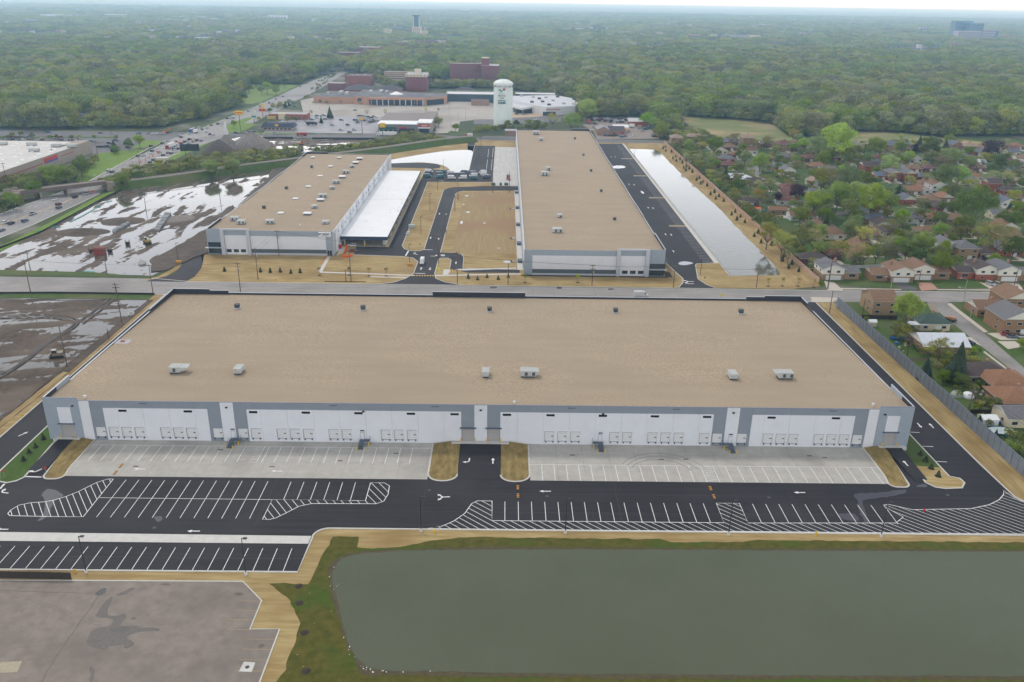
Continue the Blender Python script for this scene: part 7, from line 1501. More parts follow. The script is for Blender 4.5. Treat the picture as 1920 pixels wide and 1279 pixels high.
for dx,k_ in((-1,'left'),(1,'right')):wire([wz(37,0,dx),wz(38,0,dx),wz(39,0,dx),wz(40,0,dx),(PW[40][0]+14+dx,PW[40][1]-60,8)],'power_line','power line over the gardens behind the sound wall, %s of the pair'%k_,.045)
def light_pole(x,y,h,lb,two=0,conc=True,m=DKM,arm=(.9,0),group='light poles of the yards'):
 t=thing('light_pole',lb,'light pole',(x,y,0),0,group)
 if conc:b=MB();b.tube((0,0,0),(0,0,.75),.36,CONC2,10);b.build('footing',t)
 b=MB();b.tube((0,0,0),(0,0,h),.13,m,6,.09);b.build('pole',t)
 for s in((1,-1)if two else(1,)):b=MB();b.box(min(0,s*1.1),max(0,s*1.1),-.05,.05,h-.12,h-.02,m)if arm[0]else None;b.box(s*.75-.42,s*.75+.42,-.3,.3,h-.16,h+.04,m);b.build('lamp_head',t)
 return t
for i,(x,y,lb)in enumerate(((-92.4,154.7,'leftmost tall dark light pole along the kerb of the lower parking strip'),(-56.8,154.5,'tall dark light pole near the end of the lower parking strip'),(-19.4,171.6,'tall dark light pole on the bank, opposite the central drive'),(15.6,171.4,'tall dark light pole on the pond bank, just right of the first hatching'),(55.3,171.3,'tall dark light pole on the pond bank by the middle hatched bay'),(92.5,171.2,'tall dark light pole on the pond bank near the big hatched corner'))):light_pole(x,y,9.8,lb)
for r,f,tp,lb in(('F',(105,615),(108,490),'on the straw strip beside the inner road, third going back'),('F',(38,800),(36,660),'on the straw strip, second going back'),('Y',(1437,412),(1430,170),'x'),('F',(163,468),(162,385),'on the straw strip, last before the vans'),('E',(1600,0),(1,1),'x'),('F',(470,235),(470,140),'right of the small pond by the rear drive, farther one'),('F',(452,320),(453,220),'right of the small pond by the rear drive, nearer one'),('F',(205,312),(206,238),'on the loop of the rear drive'),('F',(487,150),(485,60),'by the far street behind the small pond'),('G',(425,1115),(425,1000),'by the entrance of the parking field'),('F',(1635,220),(1637,165),'at the far end of the retaining wall'),('E',(1550,1020),(1550,870),'beside the orange planter at the site entrance'),('D',(1335,1005),(1320,860),'beside the bend of the left drive')):
 if lb=='x':continue
 x,y=gd(r,*f);light_pole(x,y,max(5,min(11,top_h((r,*tp),None,x,y))),'slim dark light pole '+lb,conc=False)
for i,(r,f,tp)in enumerate((('S',(170,445),(172,360)),('S',(320,470),(320,375)),('S',(572,545),(570,385)),('S',(725,500),(722,430)),('S',(940,455),(938,395)),('S',(1120,450),(1120,400)),('S',(1205,415),(1205,375)),('S',(1585,500),(1583,405)),('S',(1762,550),(1762,370)),('S',(1683,575),(1683,485)),('S',(1598,640),(1598,525)),('T',(1440,370),(1435,190)),('S',(65,495),(60,390)),('T',(1590,220),(1572,10)),('S',(1905,500),(1905,380)))):
 x,y=gd(r,*f);light_pole(x,y,max(6,min(13,top_h((r,*tp),None,x,y))),'tall lot light in the mall parking, %s going from the road to the right'%ORD[i],two=1,conc=False,m=GALV,group='light poles of the mall lot')
for i,(r,f,tp,lb)in enumerate((('D',(150,755),(40,560),'curved-arm street light at the left edge of the divided road'),('Z',(1140,838),(1040,800),'curved-arm street light beyond the railway bridge'),('Z',(235,1230),(75,1125),'curved-arm street light just in front of the bridge abutment'),('H',(560,1230),(555,1145),'pale street light before the brown-roofed split-level'),('H',(1085,1240),(1090,1150),'pale street light before the dark red split-level'),('a',(1140,185),(1170,20),'pale street light at the mouth of the side street'),('a',(1230,380),(1265,220),'pale street light on the corner lawn'))):
 x,y=gd(r,*f);t=thing('street_light',lb,'street light',(x,y,0),0,'curved street lights');h=max(7,min(10,top_h((r,f[0],tp[1]),None,x,y)));b=MB();b.tube((0,0,0),(0,0,h-.8),.12,GALV,6);b.tube((0,0,h-.8),(-1.3,0,h-.15),.07,GALV,5);b.tube((-1.3,0,h-.15),(-2.8,0,h),.07,GALV,5);b.build('pole',t);b=MB();b.box(-3.6,-2.7,-.18,.18,h-.08,h+.1,FRAME);b.build('lamp_head',t)
# sound wall of separate panels
t=thing('sound_wall','tall grey concrete panel wall between the dry strip and the gardens','wall');SW=M('sound_wall_panel',(.15,.17,.20),(.19,.215,.245),scale=.25,detail=6,stretch=(1,1,3),rough=.85)
fx=lambda y:142.0+(335-y)*.0125
n=0;y=337.6
while y>118:
 y1=y-3.05;xa,xb=fx(y),fx(y1);b=MB();p0,p1=(xa,y),(xb,y1);b.prism([(xa,y1+.04),(xa+.16,y1+.04),(xb+.16,y-.04),(xa,y-.04)],0,4.5+(.06 if n%2 else 0),SW);b.build('wall_panel',t);b=MB();b.box(xa-.1,xa+.28,y1-.14,y1+.02,0,4.68,M('sound_wall_post',(.21,.23,.26),rough=.85));b.build('post',t);y=y1;n+=1
t=thing('brick_wall','long pinkish brick boundary wall between the pond bank and the houses','wall');PW_=M('pink_wall',(.40,.26,.19),(.47,.32,.24),scale=1.5,rough=.9);y=369
while y<772:
 b=MB();b.box(145.4-(y-369)*.0035,145.65-(y-369)*.0035,y+.05,y+7.95,0,2.3,PW_);b.box(145.35-(y-369)*.0035,145.7-(y-369)*.0035,y+.03,y+7.97,2.3,2.42,PW_);b.build('wall_panel',t);y+=8
t=thing('retaining_wall','low pale concrete retaining wall with a railing along the long narrow pond','wall')
for k in range(40):b=MB();y=379.3+k*9.05;x=106.35+.0;b.box(x,x+.3,y+.02,y+9.03,-.1,.5,CONC2);b.build('wall_block',t)
b=MB()
for k in range(145):y=379.5+k*2.5;b.tube((106.5,y,.5),(106.5,y,1.5),.04,DKM,4)
b.box(106.46,106.54,379.5,741,1.5,1.56,FRAME);b.box(106.47,106.53,379.5,741,1.0,1.04,DKM);b.build('railing',t,kind='stuff')
def fence(lb,pts,h,mat,nm='fence',post=2.6,slat=False,pm=None):
 t=thing(nm,lb,'fence')
 for a,c in zip(pts,pts[1:]):
  L_=math.dist(a,c);n=max(1,round(L_/post));ang=math.atan2(c[1]-a[1],c[0]-a[0])
  for k in range(n):
   x,y=a[0]+(c[0]-a[0])*(k+.5)/n,a[1]+(c[1]-a[1])*(k+.5)/n;b=MB();b.box(-L_/n/2+.06,L_/n/2-.06,-.04,.04,.08,h,mat);o=b.build('fence_panel',t);o.location=(x,y,0);o.rotation_euler=(0,0,ang)
   b=MB();b.box(-.06,.06,-.07,.07,0,h+.1,pm or mat);o=b.build('post',t);o.location=(a[0]+(c[0]-a[0])*k/n,a[1]+(c[1]-a[1])*k/n,0);o.rotation_euler=(0,0,ang)
 return t
DW=M('dark_wood',(.035,.03,.028),(.055,.045,.04),scale=2,rough=.9);WF=M('white_fence',(.6,.6,.58),rough=.7);SILT=M('black_mesh',(.03,.03,.032),rough=.9)
fence('dark slatted wooden fence at the left edge below the lower parking strip',P('K',(0,1258),(480,1268)),1.9,DW,post=2.4)
fence('dark timber garden fence behind the yellow brick house',P('I',(385,232),(645,240)),1.8,DW);fence('dark timber fence beside the garden shed and round pool',P('I',(1190,945),(1500,945)),1.6,DW)
fence('white garden fence behind the first split-levels',P('H',(235,1068),(520,1060)),1.6,WF,post=6);fence('white fence along a lane in the right part of the neighbourhood',P('H',(1215,470),(1400,500)),1.6,WF,post=5);fence('low white fence between the split-level and its left neighbour',P('H',(40,1140),(95,1135)),1.3,WF)
fence('black silt fence along the street edge of the muddy yard',P('J',(-60,45),(400,42),(1160,52)),.9,SILT,post=6);fence('black silt fence at the edge of the flooded lot beside the bright verge',P('D',(0,905),(300,790),(560,650),(800,520),(940,455)),1.0,SILT,post=8)
fence('black mesh fence between the wet lot and the far street, left stretch',P('T',(470,450),(830,452)),1.8,SILT,post=10);fence('black mesh fence between the wet lot and the far street, right stretch',P('T',(1060,458),(1830,462)),1.8,SILT,post=10);fence('rust-coloured barrier lying along the street edge before the signed warehouse',P('Y',(200,1018),(725,1024)),.35,M('rusty',(.10,.05,.03),rough=.9),post=12)
# conifers are with the trees; hydrants
def hydrant(x,y,lb):t=thing('hydrant',lb,'hydrant',(x,y,0),0,'yellow hydrants');b=MB();b.lathe(0,0,[(.24,0),(.22,.1),(.19,.12),(.19,.75),(.24,.78),(.2,.95),(.08,1.05)],YEL,10);b.build('barrel',t);b=MB();b.tube((-.32,0,.6),(.32,0,.6),.1,YEL,6);b.build('nozzles',t)
for r,x,y,lb in(('K',502,1222,'yellow hydrant on the straw strip by the lower parking row'),('L',1187,955,'yellow hydrant on the bank beside the opposite light pole'),('O',462,972,'yellow hydrant on the pond bank below the right parking row'),('K',146,182,'yellow hydrant beside the left drive of the front warehouse'),('e',0,0,None),('G',575,1268,None),('F',1852,1180,'yellow hydrant in the straw right of the narrow warehouse'),('E',548,1142,'yellow hydrant on the straw before the signed warehouse'),('F',370,1168,'yellow hydrant near the striped crossing of the narrow warehouse')):
 if lb:hydrant(*gd(r,x,y),lb)
t=thing('warning_sign','yellow diamond sign by the street behind the front warehouse','sign',(*gd('G',573,1290),0));b=MB();b.tube((0,0,0),(0,0,2.2),.04,GALV,5);b.build('post',t);b=MB();b.box(-.5,.5,-.03,.03,2.0,3.0,M('bright_yellow',(.75,.72,.02),rough=.5));b.build('panel',t)
t=thing('warning_sign','bright yellow sign on the straw beside the site entrance','sign',(*gd('Y',1655,905),0));b=MB();b.tube((0,0,0),(0,0,2.0),.05,GALV,5);b.build('post',t);b=MB();b.box(-.6,.6,-.03,.03,1.2,2.6,MATS['bright_yellow']);b.build('panel',t)
for r,x,y,lb in(('K',312,575,'red stop sign on the tip of the left straw island'),('K',33,595,'red stop sign on the left grass island'),('K',122,575,None),('F',30,905,'red stop sign at the front of the straw strip'),('G',455,1165,'dark red-backed sign on the straw by the parking field entrance')):
 if lb:t=thing('stop_sign',lb,'sign',(*gd(r,x,y),0));b=MB();b.tube((0,0,0),(0,0,2.1),.04,GALV,5);b.build('post',t);b=MB();b.tube((0,-.03,2.4),(0,.03,2.4),.38,MATS['sign_red'],8);b.build('panel',t)
t=thing('delineator','small red marker post standing in the hatched corner','marker post',(*gd('O',1180,822),.08));b=MB();b.tube((0,0,0),(0,0,1.1),.09,M('bright_red',(.6,.02,.02),rough=.5),6);b.box(-.25,.25,-.1,.1,.6,.95,MATS['bright_red']);b.build('post',t)
t=thing('person','person in dark clothes standing on the walk by the signed warehouse door','person',(*gd('Y',250,705),.08));b=MB();b.lathe(0,0,[(.10,0),(.13,.45),(.17,.85),(.2,1.1),(.23,1.4),(.12,1.5),(.06,1.54)],HVACD,10);b.build('body',t);b=MB();b.ico(0,0,1.64,.1,.11,.13,M('skin',(.35,.2,.14),rough=.6),0,1);b.build('head',t)
for k,s in enumerate((-1,1)):b=MB();b.tube((s*.22,0,1.38),(s*.27,.04,1.05),.05,HVACD,6);b.tube((s*.27,.04,1.05),(s*.24,.12,.78),.04,HVACD,6);b.build('arm',t)
BAR=M('barrier_orange',(.75,.13,.02),rough=.6)
def barrier(x,y,rz,lb):t=thing('barrier',lb,'barrier',(x,y,.07),rz,'orange water barriers');b=MB();b.prism([(-.9,-.22),(.9,-.22),(.9,.22),(-.9,.22)],0,.35,BAR);b.box(-.9,.9,-.12,.12,.35,.95,BAR);b.build('body',t)
for i,(x,y,rz)in enumerate(((470,570,0),(485,590,1.2),(472,612,1.2),(462,635,1.2),(450,655,1.2),(440,700,0),(470,702,0),(500,702,0),(525,696,.5),(542,678,1.3))):a=gd('Y',x,y);barrier(a[0],a[1],rz,'%s orange water barrier at the canopy corner, counted from the building round'%ORD[i])
for i,(x,y)in enumerate(((222,700),(210,715),(203,735),(193,752),(182,770),(172,785),(158,790))):a=gd('Y',x,y);t=thing('traffic_cone','%s orange cone along the walk to the signed warehouse, from the door'%ORD[i],'traffic cone',(a[0],a[1],.05),0,'cones along the walk');b=MB();b.box(-.2,.2,-.2,.2,0,.05,BAR);b.cone(0,0,.05,.75,.16,BAR);b.build('body',t)
for i,(x,y)in enumerate(((130,1135),(280,1050),(345,1030),(400,1000),(462,960),(515,925),(585,895),(640,860),(695,832),(1075,632),(1110,620),(1145,605),(1180,590))):
 a=gd('V',x,y);t=thing('traffic_drum','%s orange marker along the middle of the busy divided road, from the left'%ORD[i],'traffic drum',(a[0],a[1],.08),0,'orange drums on the divided road');t.scale=(1.5,1.5,1.5);b=MB();b.lathe(0,0,[(.3,0),(.28,.4),(.24,1.0),(.1,1.1)],BAR,8);b.build('body',t)
for r,x,y,lb in(('Z',1305,1010,'red diamond work sign on the road by the bridge'),('V',775,790,'red diamond work sign in the queue of cars')):t=thing('work_sign',lb,'sign',(*gd(r,x,y),.07));b=MB();b.tube((0,0,0),(0,0,.6),.05,GALV,4);b.build('post',t);b=MB();b.face([(-.9,0,1.5),(0,0,.6),(.9,0,1.5),(0,0,2.4)],MATS['bright_red']);b.face([(0,.04,2.4),(.9,.04,1.5),(0,.04,.6),(-.9,.04,1.5)],MATS['bright_red']);b.build('panel',t)
t=thing('portable_toilet','red portable toilet at the corner of the loading canopy','portable toilet',(*gd('Y',393,590),.08));b=MB();b.box(-.75,.75,-.75,.75,0,2.3,M('toilet_red',(.55,.05,.03),rough=.5));b.box(-.8,.8,-.8,.8,2.3,2.5,FRAME);b.build('body',t);b=MB();b.box(-.4,.4,-.78,-.755,.1,2.0,MATS['red_band']);b.build('door',t)
for x in(372,400):t=thing('safety_post','yellow safety post by the canopy corner, %s of two'%('left' if x==372 else 'right'),'bollard',(*gd('Y',x,668),.08));b=MB();b.tube((0,0,0),(0,0,1.2),.15,YEL,8);b.build('post',t)
t=thing('planter_box','orange crate at the foot of the light pole by the site entrance','crate',(*gd('Y',1292,810),.03));b=MB();b.box(-1.1,1.1,-.8,.8,0,1.1,M('ochre',(.5,.25,.03),rough=.7));b.build('box',t)
t=thing('planter_box','ochre crate at the light pole by the bend of the left drive','crate',(*gd('D',1340,1012),.03));b=MB();b.box(-1.2,1.2,-.8,.8,0,1.1,MATS['ochre']);b.build('box',t)
for i,(x,y)in enumerate(((1315,322),(1275,395),(1262,415))):a=gd('Y',x,y);t=thing('transformer_box',['pale green utility box on the straw strip by the canopy drive','white utility box below the pale green one on the straw strip','lowest white utility box on the straw strip'][i],'utility box',(a[0],a[1],.03));b=MB();s=1.6 if i==0 else.9;b.box(-s,s,-s*.7,s*.7,0,s*1.1,M('utility_green',(.42,.5,.5),rough=.6)if i==0 else FRAME);b.build('body',t)
for i,(x,y)in enumerate(((463,765),(560,765),(634,765))):a=gd('c',x,y);t=thing('dumpster','green waste container at the near edge of the concrete yard, %s from the left'%ORD[i],'waste container',(a[0],a[1],.1),0,'green containers');b=MB();s=1.3 if i!=1 else.8;b.prism([(-s,-.8),(s,-.8),(s,.8),(-s,.8)],.15,1.5,M('bin_green',(.02,.12,.08),rough=.5));b.build('body',t);b=MB();b.box(-s-.05,s+.05,-.85,.85,1.5,1.62,HVACD);b.build('lid',t)
t=thing('container','rust-red site container standing in the flooded lot','container',(*gd('D',752,945),.02),.25);b=MB();b.box(-2.6,2.6,-1.5,1.5,0,3.4,M('rust_red',(.17,.04,.03),(.22,.07,.05),scale=1.5,rough=.8));b.build('body',t)
for k in range(6):b=MB();b.box(-2.5+k*.9,-2.3+k*.9,-1.58,-1.51,.1,3.3,MATS['red_band']);b.build('rib',t)
for i,(pl,lb)in enumerate(((P('D',(840,775),(960,712),(978,722),(858,790)),'left stack of grey concrete slabs in the flooded lot'),(P('D',(1155,770),(1240,640),(1285,645),(1195,775)),'right stack of grey concrete slabs in the flooded lot'))):
 t=thing('slab_stack',lb,'concrete slabs');SL=M('slab_grey',(.20,.21,.22),(.27,.28,.29),scale=1,rough=.8)
 for k in range(8):
  f=lambda a,c,q:(a[0]+(c[0]-a[0])*q,a[1]+(c[1]-a[1])*q);b=MB();b.prism([f(pl[0],pl[1],k/8+.01),f(pl[0],pl[1],(k+.88)/8),f(pl[3],pl[2],(k+.88)/8),f(pl[3],pl[2],k/8+.01)],.05,.9+.2*(k%3),SL);b.build('slab',t)
for r,x,y,lb in(('D',825,930,'rusty steel frame beside the rust-red container'),('D',685,930,'thin steel frame left of the rust-red container'),('D',958,875,'small brown barrel in the flooded lot'),('D',655,790,'black barrel on the long mound of the flooded lot')):
 t=thing('site_equipment',lb,'equipment',(*gd(r,x,y),.05));b=MB()
 for sx in(-1,1):b.tube((sx*.9,-.6,0),(sx*.9,-.6,2.6),.1,MATS['rusty'],5);b.tube((sx*.9,.6,0),(sx*.9,.6,2.6),.1,MATS['rusty'],5)
 b.box(-1.1,1.1,-.7,.7,1.1,1.4,MATS['rusty']);b.box(-.8,.8,-.5,.5,0,1.1,DKM);b.build('body',t)
PIPE=M('teal_pipe',(.02,.40,.33),rough=.5)
for i,(a,c)in enumerate((((275,782),(315,770)),((525,705),(600,670)),((600,670),(700,615)),((700,610),(760,580)),((800,560),(840,545)),((625,1078),(720,1082)),((390,748),(450,740)))):
 p,q=gd('D',*a),gd('D',*c);b=MB();b.tube((*p,.3),(*q,.3),.18,PIPE,6);tag(b.build('plastic_pipe'),'%s teal plastic pipe lying in the flooded lot, counted from the left'%ORD[i],'pipe','teal pipes in the flooded lot')
for r,x,y,s,lb in(('J',225,878,1.0,'x'),('D',1065,1015,1.8,'round concrete ring near the side drive'),('J',985,200,1.2,'pale concrete ring near the wall of the front warehouse'),('J',545,492,.9,'small concrete ring by the bulldozer')):
 if lb=='x':continue
 t=thing('concrete_ring',lb,'concrete ring',(*gd(r,x,y),.03));b=MB();b.lathe(0,0,[(s,0),(s,.7*s),(s*.8,.7*s),(s*.8,.2)],CONC2,16);b.build('ring',t)
# gardens
def pool(r,x,y,rx,ry,lb,col=(.05,.35,.45)):
 a=gd(r,x,y);t=thing('pool',lb,'swimming pool',(a[0],a[1],0));b=MB();n=24;pts=[(rx*math.cos(2*PI*i/n),ry*math.sin(2*PI*i/n))for i in range(n)];b.prism(pts,0,1.2,M('pool_wall',(.03,.09,.15),rough=.5),cap=False);b.build('wall',t)
 b=MB();b.face([(p[0]*.97,p[1]*.97,1.0)for p in pts],M('pool_water_%d'%int(col[0]*100),col,rough=.1));b.build('water',t)
pool('b',1510,850,4.4,2.6,'big oval pool with a pale cover, in the nearest garden at the right',(.42,.5,.52));pool('G',920,598,2.6,2.6,'round blue pool in a middle garden');pool('G',1025,548,3.6,2.2,'bright blue oval pool beside the dark red house',(.02,.28,.6))
for r,x,y,s,m,lb in(('b',1345,725,2.4,WROOF,'white metal garden shed behind the sound wall'),('I',455,285,1.5,CREAM,'cream garden shed by the timber fence'),('G',825,665,2.0,BAR,'orange and white shed in the cluttered yard'),('b',1260,440,.1,None,None),('G',595,490,1.6,WROOF,'white shed beside the pink wall'),('I',560,0,.1,None,None),('G',500,360,1.0,WROOF,'tiny white shed near the tree belt')):
 if not lb:continue
 t=thing('shed',lb,'shed',(*gd(r,x,y),0));b=MB();b.box(-s,s,-s*.8,s*.8,0,2.0,m if m is not BAR else WROOF);b.build('wall',t);b=MB();gable(b,-s,s,-s*.8,s*.8,2.0,2.8,m if m is BAR else WROOF,WROOF,'x',.15);b.build('roof',t)
for r,x,y,w_,d,h,m,lb in(('a',530,540,7.5,4,2.8,RC['w'],'pale metal patio roof behind the green-roofed house'),('a',600,680,5,4,2.6,RC['p'],'pinkish patio roof next to the white metal roof'),('G',680,520,.1,.1,1,None,None),('b',1450,450,6,3,1.2,M('deck_wood',(.36,.2,.11),rough=.8),'low wooden deck in the cluttered garden')):
 if not lb:continue
 t=thing('patio_cover',lb,'patio cover',(*gd(r,x,y),0));b=MB();b.box(-w_/2,w_/2,-d/2,d/2,h,h+.15,m);b.build('roof',t)
 for sx in(-1,1):
  for sy in(-1,1):b=MB();b.box(sx*(w_/2-.2)-.08,sx*(w_/2-.2)+.08,sy*(d/2-.2)-.08,sy*(d/2-.2)+.08,0,h,FRAME);b.build('post',t)
t=thing('parasol','dark garden parasol over a table behind the sound wall','parasol',(*gd('a',445,720),0));b=MB();b.tube((0,0,0),(0,0,2.4),.04,GALV,5);b.build('pole',t);b=MB();b.lathe(0,0,[(2.3,2.1),(1.2,2.5),(.05,2.8)],DKM,8);b.build('canopy',t)
t=thing('tarpaulin','bright blue tarpaulin draped over the garden fence','tarpaulin',(*gd('a',285,665),0));b=MB();b.face([(-2.6,-.6,.5),(2.6,-.6,.5),(2.6,.2,1.6),(-2.6,.2,1.6)],M('blue_tarp',(.02,.12,.42),rough=.5));b.face([(2.6,.21,1.6),(2.6,.3,0),(-2.6,.3,0),(-2.6,.21,1.6)],MATS['blue_tarp']);b.build('sheet',t)
for i,(r,x,y)in enumerate((('b',985,395),('b',1115,410))):t=thing('covered_mound',['grey-covered garden object beside the conifer, left of two','white domed cover in the garden beside the conifer, right of two'][i],'cover',(*gd(r,x,y),0));b=MB();b.lathe(0,0,[(2.0,0),(1.9,.6),(1.4,1.3),(.7,1.7),(.05,1.85)],WROOF if i else HVAC,14);b.build('cover',t)
g6=random.Random(8);CL=[M('clutter_%d'%i,c,rough=.8)for i,c in enumerate(((.5,.5,.5),(.25,.1,.06),(.05,.06,.08),(.05,.15,.35),(.3,.25,.18)))];b=MB()
for r,x0,x1,y0,y1,n in(('I',640,880,330,480,26),('b',1180,1560,270,520,34),('b',1420,1700,690,730,12),('G',820,1060,590,720,40),('G',540,640,280,480,20),('H',560,1300,700,860,60),('H',0,1400,250,620,200)):
 for i in range(n):a=gd(r,g6.uniform(x0,x1),g6.uniform(y0,y1));s=g6.uniform(.25,.9);b.box(a[0]-s,a[0]+s,a[1]-s*.6,a[1]+s*.6,0,s*g6.uniform(.4,1.3),g6.choice(CL),rot=g6.uniform(0,3))
b.build('garden_clutter',kind='stuff')
# stones and flotsam along the pond edge
b=MB();g5=random.Random(6);line_=[(-37.9,158),(-37.9,154),(-35.7,147),(-33.1,139),(-30.6,132.5),(-27.2,127),(-24,125.6),(-14,125.4),(-3,125.3)]
for i in range(24):
 k=g5.randrange(len(line_)-1);u=g5.random();k=k if g5.random()<.4 else g5.choice([4,5,6]);x=line_[k][0]+(line_[k+1][0]-line_[k][0])*u+g5.uniform(-.5,.5);y=line_[k][1]+(line_[k+1][1]-line_[k][1])*u+g5.uniform(-.4,.4);s=g5.uniform(.04,.1);b.box(x-s,x+s,y-s*.8,y+s*.8,.06,.1+s,WROOF,rot=g5.uniform(0,3))
for i in range(10):x,y=g5.uniform(-42,-34),g5.uniform(126,152);s=g5.uniform(.03,.06);b.box(x-s,x+s,y-s,y+s,.05,.1+s*.5,WROOF,rot=g5.uniform(0,3))
o=b.build('pale_stones',kind='stuff')
for i,(x,y)in enumerate(((1537,163),(1540,250),(1567,402),(1575,600))):a=gd('P',x,y);b=MB();b.lathe(a[0],a[1],[(.9,.05),(.7,.12),(.2,.3)],MATS['mulch'],14);tag(b.build('mulch_ring'),'%s dark mulch ring on the green bank left of the pond, from the top'%ORD[i],'mulch ring','mulch rings on the bank')
t=thing('manhole','round iron cover on its pale concrete square in the old lot','manhole cover',(*gd('P',1272,580),.066));b=MB();b.tube((0,0,0),(0,0,.03),.42,DKM,16);b.build('cover',t)
# foliage
LEAF={
 'mid':M('leaf_green',(.13,.205,.014),(.25,.335,.028),scale=.45,rough=.6,trans=.4,jit=.75,ocol=1),
 'wild':M('leaf_wild',(.18,.215,.03),(.30,.315,.055),scale=.22,rough=.7,trans=.35,jit=1.0,ocol=1),
 'dark':M('leaf_conifer',(.018,.042,.020),(.035,.065,.028),scale=1.2,rough=.6,ocol=1),
 'purple':M('leaf_purple',(.035,.014,.022),(.06,.022,.03),scale=.6,rough=.6,trans=.15),
}
BARK=M('bark',(.10,.08,.06),(.16,.13,.10),scale=2,rough=.9,stretch=(1,1,.2))
def leaf_mesh(name,blobs,n,size,mat,seed=1,squash=.85,shell=.72,trunk=None,dens=None):
 g=np.random.default_rng(seed)
 B=np.array(blobs,float);w_=B[:,3]**2;w_/=w_.sum();k=g.choice(len(B),n,p=w_)
 d=g.normal(size=(n,3));d/=np.linalg.norm(d,axis=1)[:,None];d[:,2]=np.where(d[:,2]<-.35,-d[:,2]*.6,d[:,2])
 rr=B[k,3]*g.uniform(shell,1.06,n);c=B[k,:3]+d*rr[:,None]*np.array([1,1,squash])
 nn=d*1.5+g.normal(size=(n,3))*.45;nn/=np.linalg.norm(nn,axis=1)[:,None]
 t=np.cross(nn,g.normal(size=(n,3)));t/=np.linalg.norm(t,axis=1)[:,None];u=np.cross(nn,t)
 s=size*g.uniform(.55,1.35,n)[:,None];a=g.uniform(.6,1.0,n)[:,None]
 V=np.stack([c-t*s*.5,c+u*s*.42*a,c+t*s*.5,c-u*s*.42*a],1).reshape(-1,3)
 me=bpy.data.meshes.new(name);me.vertices.add(n*4);me.vertices.foreach_set('co',V.ravel())
 me.loops.add(n*4);me.loops.foreach_set('vertex_index',np.arange(n*4));me.polygons.add(n)
 me.polygons.foreach_set('loop_start',np.arange(n)*4);me.update(calc_edges=True);me.materials.append(mat)
 return me
def blobs_round(seed,r,h0,h1,k=9,spread=.55,br=.5):
 g=random.Random(seed);out=[(0,0,(h0+h1)/2+.1*(h1-h0),r*.72)]
 for i in range(k):
  a=6.283*i/k+g.uniform(-.4,.4);q=r*spread*g.uniform(.7,1.2);z=h0+(h1-h0)*g.uniform(.2,.85)
  out.append((q*math.cos(a),q*math.sin(a),z,r*br*g.uniform(.7,1.15)))
 out.append((r*.1,-r*.1,h1-r*.35,r*.48));return out
def trunk_mb(h,r,limbs=5,seed=0,up=.9,spread=2.6,sub=0):
 b=MB();g=random.Random(seed);b.tube((0,0,-.2),(g.uniform(-.15,.15),g.uniform(-.15,.15),h),r,BARK,7,r*.6)
 for i in range(limbs):
  a=6.283*i/limbs+g.uniform(-.5,.5);z=h*g.uniform(.75,1.0);q=spread*g.uniform(.6,1.1)
  e=Vector((q*math.cos(a),q*math.sin(a),z+up*q*g.uniform(.7,1.5)));b.tube((0,0,z),e,r*.5,BARK,5,r*.16)
  for j in range(sub):
   t=g.uniform(.35,.95);p=Vector((0,0,z)).lerp(e,t)
   b.tube(p,p+Vector((g.uniform(-1,1),g.uniform(-1,1),g.uniform(.4,1.4)))*q*.45,r*.2,BARK,4,r*.05)
 return b
FT=[]
fc=bpy.data.collections.new('forest_kinds')
def forest_kind(name,seed,r,h0,h1,n,size,mat,trunk=1,squash=.8,k=8):
 me=leaf_mesh(name,blobs_round(seed,r,h0,h1,k,.6,.48),n,size,mat,seed,squash)
 o=bpy.data.objects.new(name,me);fc.objects.link(o)
 if trunk:
  b=MB();b.tube((0,0,-.3),(0,0,h0+2),.28,BARK,5,.2);m2=b.mesh('t');bm=bmesh.new();bm.from_mesh(me);nf=len(bm.faces)
  bm.from_mesh(m2);bm.faces.ensure_lookup_table()
  me.materials.append(BARK)
  for f in bm.faces[nf:]:f.material_index=1
  bm.to_mesh(me);bm.free()
 return o
for i in range(5):forest_kind('a_tree%d'%i,20+i,8.2+.7*(i%3),5,17+i%3,620,1.6,LEAF['wild']if i%2 else LEAF['mid'])
def canopy_patch(name,seed,mat):
 g=random.Random(seed);bl=[]
 for i in range(11):q=g.uniform(4.5,8.5);bl.append((g.uniform(-19,19),g.uniform(-19,19),g.uniform(6,10),q))
 me=leaf_mesh(name,bl,700,2.6,mat,seed,.8,.85);o=bpy.data.objects.new(name,me);fc.objects.link(o)
for i in range(4):canopy_patch('b_patch%d'%i,50+i,LEAF['mid']if i%2 else LEAF['wild'])
shr=forest_kind('c_shrub0',77,2.2,.8,3.2,190,.8,LEAF['mid'],0)
shr=forest_kind('c_shrub1',78,2.6,.8,4.6,220,.8,LEAF['wild'],0)
